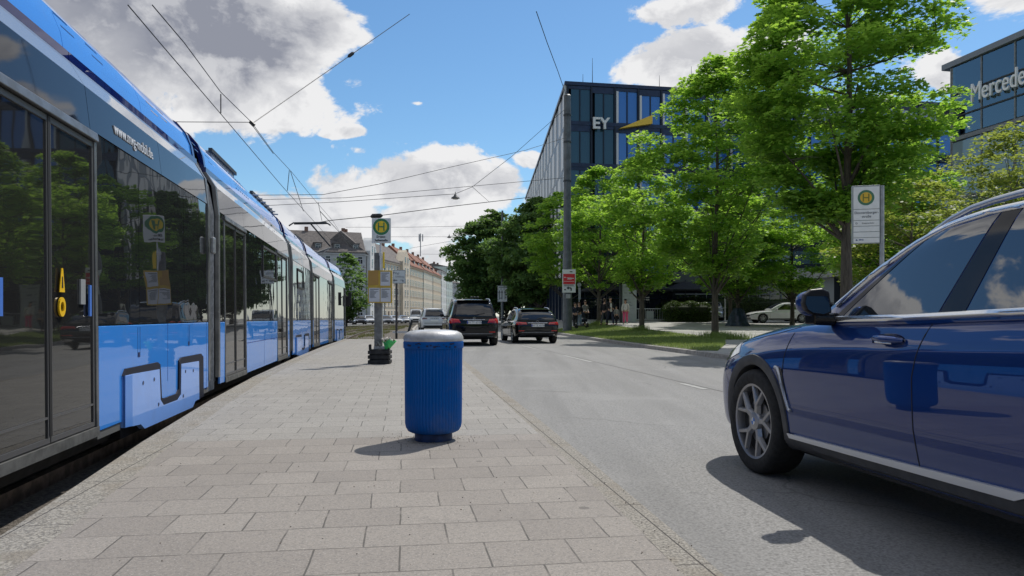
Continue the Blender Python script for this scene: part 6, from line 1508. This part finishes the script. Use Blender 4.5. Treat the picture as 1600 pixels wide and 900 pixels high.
def tree(name, x, y, z0, h, rad, cb, seed, lm, label, group, trunk=.17, leaf=.17, per=150, ncl=150, shape=LEAF5, tilt=.5, bark=BARK, top=.75, rclust=(.45, .95), lean=(0, 0), seeds_center=(0, 0), gap=1.35):
    """h height, rad crown radius, cb height of crown base"""
    rs = random.Random(seed); root = empty(name, (x, y, z0), 0, label, 'tree', group)
    cz = (h+cb)/2; rz = (h-cb)/2; C_, Rr = [], []; b = MB(); ox, oy = seeds_center
    tp = Vector((lean[0], lean[1], h*.80)); tk = [Vector((0, 0, 0)), Vector((lean[0]*.1, lean[1]*.1, cb*.55)), Vector((lean[0]*.35, lean[1]*.3, cb*1.0)), Vector((lean[0]*.6+.1, lean[1]*.6, cz)), tp]
    pts = sm(tk, 5); rr = [trunk*(1.25 if i == 0 else 1.05 if i == 1 else 1)*(1-.88*(i/(len(pts)-1))**1.2) for i in range(len(pts))]
    b.tube(pts, rr, 10)
    tries = 0
    while len(C_) < ncl and tries < ncl*30:
        tries += 1
        u = rs.uniform(-1, 1); a = rs.uniform(0, 6.283); q = rs.uniform(.30, 1)**.55
        prof = math.sqrt(max(0, 1-u*u)); 
        if u > 0: prof = (1-u**1.6)**.8*.92+.06
        rr_ = rad*prof*q*(1+.20*math.sin(a*3+seed)+.14*math.sin(a*7+u*5+seed*2)); zz_ = cz+u*rz*(1+.06*math.sin(a*4+seed))
        p = Vector((ox+rr_*math.cos(a), oy+rr_*math.sin(a), zz_))
        if math.sin(p.x*1.7+seed)+math.sin(p.y*1.9+seed*1.3)+math.sin(p.z*2.1+seed*.7) > gap and q > .5: continue
        C_.append(p); Rr.append(rs.uniform(*rclust)*(1-.35*max(0, u)))
    # limbs reach out to part of the clusters
    order = sorted(range(len(C_)), key=lambda i: C_[i].z); step = max(1, len(order)//34)
    for i in order[::step]:
        c = C_[i]; hz = max(cb*1.0, min(h*.74, c.z-.35*math.hypot(c.x, c.y)-.3)); f = hz/(h*.8)
        k = min(len(pts)-2, max(1, int(f*(len(pts)-1)))); s0 = pts[k]; r0 = rr[k]*.50
        mid = s0.lerp(c, .5)+Vector((rs.uniform(-.15, .15), rs.uniform(-.15, .15), -.08*(c-s0).length+rs.uniform(0, .3)))
        b.tube(sm([s0, mid, c], 4), [r0*(1-.86*q/8) for q in range(9)], 6)
        for w in range(3):
            e = mid.lerp(c, rs.uniform(.1, .8)); t_ = e+Vector((rs.uniform(-.9, .9), rs.uniform(-.9, .9), rs.uniform(-.1, .7))); b.tube([e, e.lerp(t_, .5)+Vector((0, 0, .06)), t_], [r0*.35, r0*.22, r0*.08], 5)
    b.build('trunk', bark, root, smooth=60)
    me, n = leaves('crown', [tuple(c) for c in C_], Rr, per, leaf, shape, tilt, seed, lm)
    o = bpy.data.objects.new('crown', me); COL.objects.link(o); o.parent = root
    return root
def copy_tree_at(src, x, y, z, rz, s, label, group=None):
    c = copy_tree(src); c.location = (x, y, z); c.rotation_euler = (0, 0, rz); c.scale = s; tag(c, label, group=group); return c
TG = 'maple trees along the road'
Tbig = tree('maple_tree', 10.75, 24.4, .12, 13.4, 3.05, 4.3, 3, LM1, 'largest maple, its crown filling the top right above the grey stop sign', TG, trunk=.21, leaf=.165, per=270, ncl=400, tilt=.42, rclust=(.45, .85), seeds_center=(-.35, .1), gap=1.15)
T1 = tree('maple_tree', 9.15, 34.2, .13, 12.5, 3.35, 3.0, 11, LM1, 'tall maple with a straight trunk in the grass left of the blue SUV', TG, trunk=.165, leaf=.18, per=210, ncl=250, tilt=.45, rclust=(.5, .95))
T2 = tree('maple_tree', 7.15, 41.8, .22, 9.6, 2.9, 2.6, 5, LM1, 'maple between the info stele and the barrier fence', TG, trunk=.155, leaf=.19, per=175, ncl=170, tilt=.45)
T3 = tree('maple_tree', 5.95, 52.0, .38, 10.8, 3.2, 3.0, 8, LM1, 'maple just right of the thick mast', TG, trunk=.15, leaf=.21, per=150, ncl=165, tilt=.5)
T4 = tree('maple_tree', 4.6, 63, .5, 11.6, 3.9, 2.9, 21, LM1, 'dense green maple just left of the thick mast beside the chestnuts', TG, trunk=.17, leaf=.27, per=100, ncl=190, tilt=.5)
CG_ = 'dark chestnut trees down the road'
H1 = tree('chestnut_tree', 3.2, 84, .5, 13.6, 5.0, 2.6, 31, LM2, 'dark chestnut behind the slim grey post', CG_, trunk=.24, leaf=.40, per=100, ncl=380, shape=LEAF1, tilt=.8, rclust=(.8, 1.4))
H2 = tree('chestnut_tree', -2.7, 100, .3, 14.4, 5.4, 2.2, 41, LM2, 'leftmost dark chestnut, its rounded crown against the sky', CG_, trunk=.26, leaf=.42, per=95, ncl=400, shape=LEAF1, tilt=.8, rclust=(.8, 1.45))
copy_tree_at(H1, 1.0, 108, .4, 2.0, (1.0, 1.0, 1.08), 'dark chestnut standing back between the leftmost one and the slim post')
copy_tree_at(H2, -1.0, 122, .2, 1.2, (1, 1, .98), 'dark chestnut farther back behind the leftmost one')
copy_tree_at(H1, -2.2, 142, .2, 4.2, (1, 1, 1.0), 'farthest dark chestnut, low at the end of the road')
copy_tree_at(T4, 6.4, 76, .8, 2.4, (1, 1, 1), 'maple behind the thick mast close to the office block', TG)
copy_tree_at(T3, 8.6, 60, .7, 1.7, (1, 1, 1.0), 'maple behind the walking group near the black parasols', TG)
# plaza tree with the blue cover round its foot, and the two others near it
T5 = copy_tree_at(T1, (1153-800)/FPX*48, 48, zplaza(14.3, 48), 2.2, (.98, .98, .70), 'low maple on the forecourt with a dark blue cover round its trunk foot', 'trees on the forecourt')
copy_tree_at(T2, (1141-800)/FPX*53.5, 53.5, zplaza(15.5, 53), .9, (.95, .95, .92), 'maple with a dark trunk just left of the covered trunk', 'trees on the forecourt')
copy_tree_at(T2, (1238-800)/FPX*50, 50, zplaza(18.5, 50), 4.1, (1.0, 1.0, .9), 'maple over the white hatchback', 'trees on the forecourt')
# light green trees at the right
G1 = tree('locust_tree', 20.3, 31, .3, 8.4, 3.3, 2.2, 51, LM3, 'light yellow-green tree below the white lettering', 'light green trees at the right', trunk=.15, leaf=.17, per=150, ncl=190, shape=LEAF1, tilt=.5, bark=BARKL, rclust=(.45, .85))
copy_tree_at(G1, 15.6, 29.5, .3, 2.0, (.95, .95, .72), 'low light green tree right behind the stop sign', 'light green trees at the right')
copy_tree_at(G1, 24.4, 38, .5, 4.0, (1, 1, .92), 'light green tree at the right picture edge', 'light green trees at the right')
copy_tree_at(G1, 19.8, 40, .5, 1.0, (.9, .9, .75), 'light green tree seen behind the big maple trunk', 'light green trees at the right')
copy_tree_at(T2, 17.2, 35.5, .5, 3.3, (1.1, 1.1, 1.0), 'maple filling the gap behind the stop sign and the big maple', 'trees on the forecourt')
G2 = copy_tree_at(T2, 21.5, 44.5, .6, 5.0, (1.1, 1.1, .95), 'maple in shade between the big maple and the showroom tower', 'trees on the forecourt')
# tree by the tram end, left
TL = tree('chestnut_tree', (541-800)/FPX*92, 92, -.2, 8.8, 3.3, 1.2, 61, LM2, 'round green tree behind the far end of the tram', 'trees left of the tracks', trunk=.17, leaf=.36, per=75, ncl=170, shape=LEAF1, tilt=.6)
for q_, (x_, y_, l_) in enumerate(((13, -20, 'unseen maple added behind the viewpoint for reflections, on the right pavement'), (12.5, -34, 'second unseen maple added behind the viewpoint for reflections, right pavement'), (-14, -30, 'unseen maple added behind the viewpoint for reflections, left of the tracks'), (-3, -42, 'unseen maple added behind the viewpoint for reflections, in the middle of the street'))):  # unseen maples, added to darken what the car bodies reflect
    copy_tree_at(T4, x_, y_, 0, q_*1.3, (1, 1, .85), l_, TG)
b = MB(); rs = random.Random(2); rings = []
for k, (z_, r_) in enumerate(((0, .72), (.25, .58), (.6, .48), (.95, .36), (1.12, .27))): rings.append([(r_*(1+.14*math.sin(a*7+k)+rs.uniform(-.05, .05))*math.cos(a), r_*(1+.14*math.sin(a*7+k))*math.sin(a), z_) for a in [2*math.pi*q/28 for q in range(28)]])
b.loft(rings); cvr = b.build('trunk_cover', mm('tarpaulin_blue', (.018, .032, .06), .5, var=.4, vscale=5), smooth=30); cvr.location = ((1153-800)/FPX*48, 48, zplaza(14.3, 48)); tag(cvr, 'dark blue tarpaulin wrapped round the foot of a forecourt tree', 'tarpaulin')

# ------------------------------------------------------------------ forecourt furniture
HEDGEM = leaf_mat('hedge_leaves', (.035, .07, .014), (.07, .11, .022), (.10, .16, .03), .3)
def hedge(x0, x1, y, w, h, z0, seed, label, n=16000):
    rs_n = np.random.RandomState(seed); root = empty('hedge', ((x0+x1)/2, y, z0), 0, label, 'hedge', 'clipped hedges on the forecourt')
    L = (x1-x0); b = MB(); core = [[(-L/2+.5+q*(L-1), dy*(w/2-.12), dz) for dy, dz in ((-1, 0), (1, 0), (1, h-.35), (.6, h-.15), (-.6, h-.15), (-1, h-.35))] for q in np.linspace(0, 1, 8)]
    b.loft(core); b.build('branches', mm('hedge_core', (.02, .028, .012), .95), root)
    a = rs_n.uniform(0, 1, n); th = rs_n.uniform(0, np.pi, n); e = 2.6
    xx = (a*2-1); taper = (1-np.abs(xx)**5)**.5
    cy = np.sign(np.cos(th))*np.abs(np.cos(th))**(2/e); sz_ = np.abs(np.sin(th))**(2/e)
    rr = 1+.05*np.sin(xx*9)+rs_n.normal(0, .03, n)
    P = np.stack([xx*L/2, cy*w/2*rr*(.75+.25*taper), sz_*h*rr*(.55+.45*taper)], 1)
    k = len(LEAF1); B = np.concatenate([LEAF1, np.zeros((k, 1))], 1); s_ = .10*rs_n.uniform(.6, 1.3, n)
    V = np.einsum('nij,kj->nki', rot_mats(rs_n, n, .9), B)*s_[:, None, None]+P[:, None, :]
    me = np_mesh('foliage', V.reshape(-1, 3), k); me.materials.append(HEDGEM); o = bpy.data.objects.new('foliage', me); COL.objects.link(o); o.parent = root
    return root
hedge(11.1, 14.8, 56.5, 2.4, 1.45, .66, 1, 'low rounded hedge between the barrier fence and the silver car')
hedge(11.5, 24, 60.8, 1.2, 1.75, .75, 2, 'long straight hedge in the shade under the black parasols', 15000)
fn_ = empty('barrier_fence', ((1018-800)/FPX*57, 57, .7), 0, 'light metal barrier fence with thin bars left of the rounded hedge', 'fence')
b = MB(); W_ = 3.4; b.tube([(-W_/2, 0, .95), (W_/2, 0, .95)], .03, 6); b.tube([(-W_/2, 0, .15), (W_/2, 0, .15)], .025, 6); b.build('rail', mm('fence_metal', (.45, .46, .47), .5, .4), fn_)
for k in range(20): MB().tube([(-W_/2+W_*k/19, 0, .15 if k not in (0, 19) else 0), (-W_/2+W_*k/19, 0, .95)], .013, 5).build('bar', M['fence_metal'], fn_)
MB().box((-.1, .05, .5), (.55, .02, .6)).build('grey_panel', mm('panel_grey', (.40, .42, .44), .5), fn_)
def parasol(px, Y, z0, label, r=2.0):
    o = empty('parasol', ((px-800)/FPX*Y, Y, z0), 0, label, 'parasol', 'black parasols in front of the office block'); rings = []
    for q_, z_ in ((.03, 3.15), (.25, 3.0), (.6, 2.72), (1.0, 2.45), (1.0, 2.22)): rings.append([(q_*r*math.copysign(min(1, abs(math.cos(a))*1.25), math.cos(a)), q_*r*math.copysign(min(1, abs(math.sin(a))*1.25), math.sin(a)), z_+(.10*abs(math.cos(2*a)) if q_ == 1 and z_ < 2.3 else 0)) for a in [2*math.pi*k/32 for k in range(32)]])
    c = MB().loft(rings, caps=False).build('canopy', mm('parasol_cloth', (.020, .022, .032), .8, var=.2), o, smooth=40); md = c.modifiers.new('s', 'SOLIDIFY'); md.thickness = .02
    MB().tube([(0, 0, 0), (0, 0, 3.25)], .04, 8).build('pole', DGREY, o); MB().box((0, 0, .06), (.8, .8, .12)).build('base', DGREY, o)
parasol(948, 60, .75, 'black parasol above the walking group, left of the info stele'); parasol(1008, 60.5, .75, 'black parasol right of the info stele above the barrier fence'); parasol(1071, 61, .75, 'black parasol above the rounded hedge')
# info stele
xs_ = (981-800)/FPX*54.5; st2 = empty('info_stele', (xs_, 54.5, zplaza(xs_, 54.5)), 0, 'tall pale grey information stele with a dark edge behind the woman in pink trousers', 'stele')
MB().box((.10, 0, 1.38), (1.02, .22, 2.76)).build('panel', mm('stele_grey', (.40, .43, .45), .45, var=.06), st2, bevel=.01); MB().box((-.50, .0, 1.36), (.17, .26, 2.72)).build('edge', DGREY, st2)
b = MB()
for k, (w_, z_) in enumerate(((.55, 2.55), (.22, 2.12), (.4, 1.68), (.3, 1.6), (.5, 1.46), (.45, 1.3), (.6, 1.24), (.3, 1.1), (.35, .95), (.3, .8))): b.box((-.28+w_/2, -.113, z_), (w_, .004, .035 if k else .05))
b.box((-.02+.2, -.113, 2.10), (.2, .004, .12))
for z_ in (2.3, 1.9, 1.0, .55): b.box((.10, -.113, z_), (1.0, .003, .008))
b.build('lettering', GREYTXT, st2)
# back of a double sign on the forecourt
Yd = 55; xd = (1133-800)/FPX*Yd; dsn = empty('forecourt_sign', (xd, Yd, zplaza(xd, Yd)), 0, 'pale grey double sign panel on a post above the silver car', 'sign')
MB().tube([(0, 0, 0), (0, 0, 2.9)], .05, 8).build('post', mm('sign_post_pale', (.40, .41, .42), .5, .3), dsn)
for sx_ in (-.27, .27): MB().box((sx_, -.07, 2.45), (.45, .03, .95)).build('panel', mm('sign_back', (.36, .38, .40), .5, .2), dsn, bevel=.03)
pp = empty('banner_pole', ((905-800)/FPX*52, 52, .5), 0, 'thin pole with small round and tall signs behind the standing group', 'sign'); MB().tube([(0, 0, 0), (0, 0, 2.9)], .03, 8).build('pole', STEEL, pp)
MB().lathe([(.14, -.01), (.14, .01)], c=(0, -.05, 2.75), axis='y', n=20).build('round_sign', mm('round_sign_grey', (.3, .32, .34), .5), pp); MB().box((0.02, -.05, 2.15), (.16, .02, .8)).build('tall_sign', M['round_sign_grey'], pp)
# e-scooter
es = empty('electric_scooter', ((909-800)/FPX*48.5, 48.5, zplaza((909-800)/FPX*48.5, 48.5)+.03), R(8), 'black electric scooter parked on the grass beside the thick mast', 'scooter')
for x_ in (-.26, .26):
    w = MB(); w.lathe([(.06, -.025), (.115, -.03), (.115, .03), (.06, .025)], c=(x_*1.35, 0, .115), axis='y', n=20); w.build('wheel', RUBBER, es, smooth=40)
MB().box((.0, 0, .17), (.58, .16, .06)).build('deck', BLACK, es, bevel=.015); MB().tube([(.30, 0, .12), (.36, 0, .22), (.28, 0, .30)], .025, 6).build('mudguard', BLACK, es)
MB().tube([(-.34, 0, .12), (-.30, 0, .35), (-.24, 0, 1.10)], .025, 8).build('stem', BLACK, es); MB().tube([(-.24, -.24, 1.10), (-.24, .24, 1.10)], .016, 8).build('handlebar', BLACK, es); MB().box((-.38, 0, .32), (.05, .06, .08)).build('lamp', LENS_W, es)

# ------------------------------------------------------------------ people
def skin(verts, edges, radii, name, m, parent=None, sub=2, root_i=0):
    me = bpy.data.meshes.new(name); me.from_pydata(verts, edges, []); me.materials.append(m)
    o = bpy.data.objects.new(name, me); COL.objects.link(o)
    md = o.modifiers.new('skin', 'SKIN'); md.use_smooth_shade = True
    for i, r_ in enumerate(radii):
        sv = me.skin_vertices[0].data[i]; sv.radius = (r_, r_) if not isinstance(r_, tuple) else r_; sv.use_root = (i == root_i)
    s2 = o.modifiers.new('sub', 'SUBSURF'); s2.levels = s2.render_levels = sub
    if parent: o.parent = parent
    return o
SKIN = mm('skin', (.48, .29, .20), .55, var=.08)
def chain(V, E, Rd, pts, rad, start=None):
    p = start
    for q_, r_ in zip(pts, rad):
        V.append(tuple(q_)); Rd.append(r_); i = len(V)-1
        if p is not None: E.append((p, i))
        p = i
    return p
def person(x, y, rz, h, label, top, bottom, shoes, hair, stride=.3, armL=.1, armR=-.1, bendL=.3, bendR=.3, female=False, long_hair=False, coat=.0, look=0, skirt=False):
    z0 = zplaza(x, y); s = h/1.75; root = empty('person', (x, y, z0), rz, label, 'person', 'people walking on the forecourt'); root.scale = (s, s, s)
    V, E, Rd = [], [], []
    pel = chain(V, E, Rd, [(0, 0, .95)], [.12]); sp = chain(V, E, Rd, [(0, .01, 1.10), (0, .02, 1.28), (0, .01, 1.42)], [(.125, .10), (.145, .105), (.10, .075)], pel)
    nk = chain(V, E, Rd, [(0, .0, 1.50), (0, -.01, 1.56)], [.052, .055], sp)
    chain(V, E, Rd, [(look*.01, -.02, 1.62), (look*.01, -.02, 1.70)], [(.078, .092), (.072, .085)], nk)
    legs = {}; arms = {}
    for sg, st_ in ((-1, stride), (1, -stride)):
        hip = (sg*.095, 0, .88); kn = (sg*.10, -st_*.42-.03, .50+abs(st_)*.0); an = (sg*.10, -st_*.85+(.10 if st_ < 0 else 0), .085+(.05 if st_ < 0 else 0)); toe = (sg*.12, an[1]-.15, .04+(.0 if st_ >= 0 else .0))
        legs[sg] = (hip, kn, an, toe); chain(V, E, Rd, [hip, kn, an, (an[0], an[1]-.06, an[2]-.035), toe], [.085, .058, .040, .040, .032], pel)
        sw, be = (armL, bendL) if sg < 0 else (armR, bendR)
        sh_ = (sg*.18, .01, 1.40); el_ = (sg*.235, .02-sw*.5, 1.12); wr_ = (sg*(.245-be*.12), el_[1]-.06-be*.22, 1.12-.25*math.cos(be)+.0); arms[sg] = (sh_, el_, wr_)
        hn = chain(V, E, Rd, [sh_, el_, wr_], [.058, .043, .028], sp)
        d = (Vector(wr_)-Vector(el_)).normalized(); side = Vector((0, 1, 0)); w0 = Vector(wr_)
        pm = chain(V, E, Rd, [w0+d*.06], [(.036, .018)], hn)
        for k, (o_, l_) in enumerate(((-.028, .065), (-.010, .078), (.010, .075), (.028, .060))):
            q0 = w0+d*.10+side*o_; chain(V, E, Rd, [q0, q0+d*l_*.5+Vector((-sg*.008, 0, 0)), q0+d*l_+Vector((-sg*.022, 0, 0))], [.0095, .0085, .0075], pm)
        th = w0+d*.03+side*(-.035); chain(V, E, Rd, [th, th+d*.03+side*(-.022)], [.011, .009], hn)
    skin(V, E, Rd, 'body', SKIN, root, 1, pel)
    # face and hair
    hx = look*.01
    MB().ball((hx, -.112, 1.655), .012, .018, .020, 8).build('nose', SKIN, root, smooth=60)
    for sx_ in (-.03, .03): MB().ball((hx+sx_, -.098, 1.685), .011, .008, .007, 8).build('eye', INK, root)
    MB().box((hx, -.100, 1.618), (.045, .012, .010)).build('mouth', mm('lips', (.30, .09, .08), .5), root)
    for sx_ in (-.082, .082): MB().ball((hx+sx_, -.01, 1.665), .012, .02, .03, 8).build('ear', SKIN, root, smooth=60)
    hb_ = MB(); hb_.ball((hx, .012, 1.725), .094, .104, .082, 16); hb_.ball((hx, .055, 1.67), .082, .06, .09, 12)
    if long_hair: hb_.ball((hx, .07, 1.55), .095, .05, .17, 12)
    hb_.build('hair', hair, root, smooth=60)
    # clothes
    V, E, Rd = [], [], []; c0 = chain(V, E, Rd, [(0, .01, .92-coat)], [(.155+coat*.1, .125)]); sp = chain(V, E, Rd, [(0, .01, 1.10), (0, .02, 1.28), (0, .01, 1.43)], [(.150, .120), (.165, .125), (.105, .085)], c0); chain(V, E, Rd, [(0, .005, 1.485)], [.070], sp)
    for sg in (-1, 1):
        sh_, el_, wr_ = arms[sg]; chain(V, E, Rd, [sh_, el_, Vector(el_).lerp(Vector(wr_), .9)], [.073, .058, .042], sp)
    skin(V, E, Rd, 'jacket', top, root, 1, 0)
    V, E, Rd = [], [], []; c0 = chain(V, E, Rd, [(0, 0, .97)], [(.145, .115)])
    for sg in (-1, 1):
        hip, kn, an, toe = legs[sg]; chain(V, E, Rd, [(hip[0], hip[1], hip[2]-.02), kn, (an[0], an[1], an[2]+.03)], [.105, .080, .068] if not skirt else [.12, .09, .05], c0)
    skin(V, E, Rd, 'trousers', bottom, root, 1, 0)
    for sg in (-1, 1):
        hip, kn, an, toe = legs[sg]; b = MB(); b.ball((toe[0], an[1]-.06, an[2]-.045), .048, .135, .045, 10); b.build('shoe', shoes, root, smooth=60)
    return root, arms
DK = mm('cloth_black', (.014, .015, .018), .85, var=.2); DN = mm('cloth_navy', (.015, .022, .04), .85, var=.2); JN_ = mm('denim_light', (.24, .33, .45), .85, var=.15); CW_ = mm('cloth_cream', (.58, .56, .50), .85, var=.08); PK = mm('cloth_pink', (.62, .10, .20), .85, var=.1); GY = mm('cloth_grey', (.25, .25, .24), .85, var=.15)
HB = mm('hair_dark', (.02, .014, .010), .6); HBR = mm('hair_brown', (.07, .04, .022), .6); SH = mm('shoe_black', (.015, .015, .015), .5); SHW = mm('shoe_white', (.5, .5, .48), .5)
def pp_(px, Y): return (px-800)/FPX*Y, Y
person(*pp_(898.6, 51), R(20), 1.68, 'person in dark clothes partly hidden behind the thick mast', DN, DK, SH, HB, .05, bendL=1.2, bendR=1.2)
person(*pp_(905, 51.5), R(-10), 1.68, 'person in a black top and light blue jeans standing beside the thick mast', DK, JN_, SHW, HBR, .12, bendL=1.3, bendR=1.3, long_hair=True)
person(*pp_(914.5, 53), R(30), 1.72, 'person in a grey jacket holding a dark pushchair', GY, DK, SH, HBR, .08, bendL=1.0, bendR=1.0)
person(*pp_(944.5, 50), R(150), 1.76, 'person in a dark jacket walking away beside the taller walker', DK, mm('cloth_charcoal', (.06, .062, .066), .85), SH, HBR, .30)
pr, arms = person(*pp_(953.5, 49.5), R(15), 1.86, 'tall person in an open black jacket over a white shirt, walking', DK, DN, SH, HB, -.32, bendL=1.4, bendR=1.2)
MB().box((0, -.125, 1.12), (.13, .04, .52)).build('shirt_front', CW_, pr, bevel=.02)
person(*pp_(963, 50), R(10), 1.22, 'small child in dark clothes between the tall walker and the woman in pink trousers', GY, DK, SH, HBR, .2)
person(*pp_(977.2, 51), R(-12), 1.66, 'woman in a cream jacket and pink trousers walking in front of the stele', CW_, PK, SHW, HB, .25, armR=-.3, coat=.05, long_hair=True)
person(*pp_(936, 53), R(60), 1.6, 'person in dark clothes half hidden behind a slim maple trunk', DN, DK, SH, HB, .2)
# pushchair
pc_ = empty('pushchair', (*pp_(909.5, 52.2), zplaza(4.8, 52.2)), R(20), 'dark blue pushchair in front of the person in a grey jacket', 'pushchair')
for x_, y_ in ((-.25, -.35), (.25, -.35), (-.25, .35), (.25, .35)): MB().lathe([(.06, -.02), (.12, -.025), (.12, .025), (.06, .02)], c=(x_, y_, .12), axis='x', n=16).build('wheel', RUBBER, pc_)
b = MB(); b.loft([[(sx_*.24, y_, z_) for y_, z_ in ((-.35, .32), (.25, .30), (.38, .85), (.1, 1.0), (-.05, .62), (-.38, .50))] for sx_ in (-1, 1)]); b.build('seat', DN, pc_, bevel=.05)
MB().tube([(-.25, -.35, .12), (-.24, .1, .45), (-.24, .48, 1.02), (.24, .48, 1.02), (.24, .1, .45), (.25, -.35, .12)], .015, 6).build('frame', STEEL, pc_)
print('objects', len(bpy.data.objects))
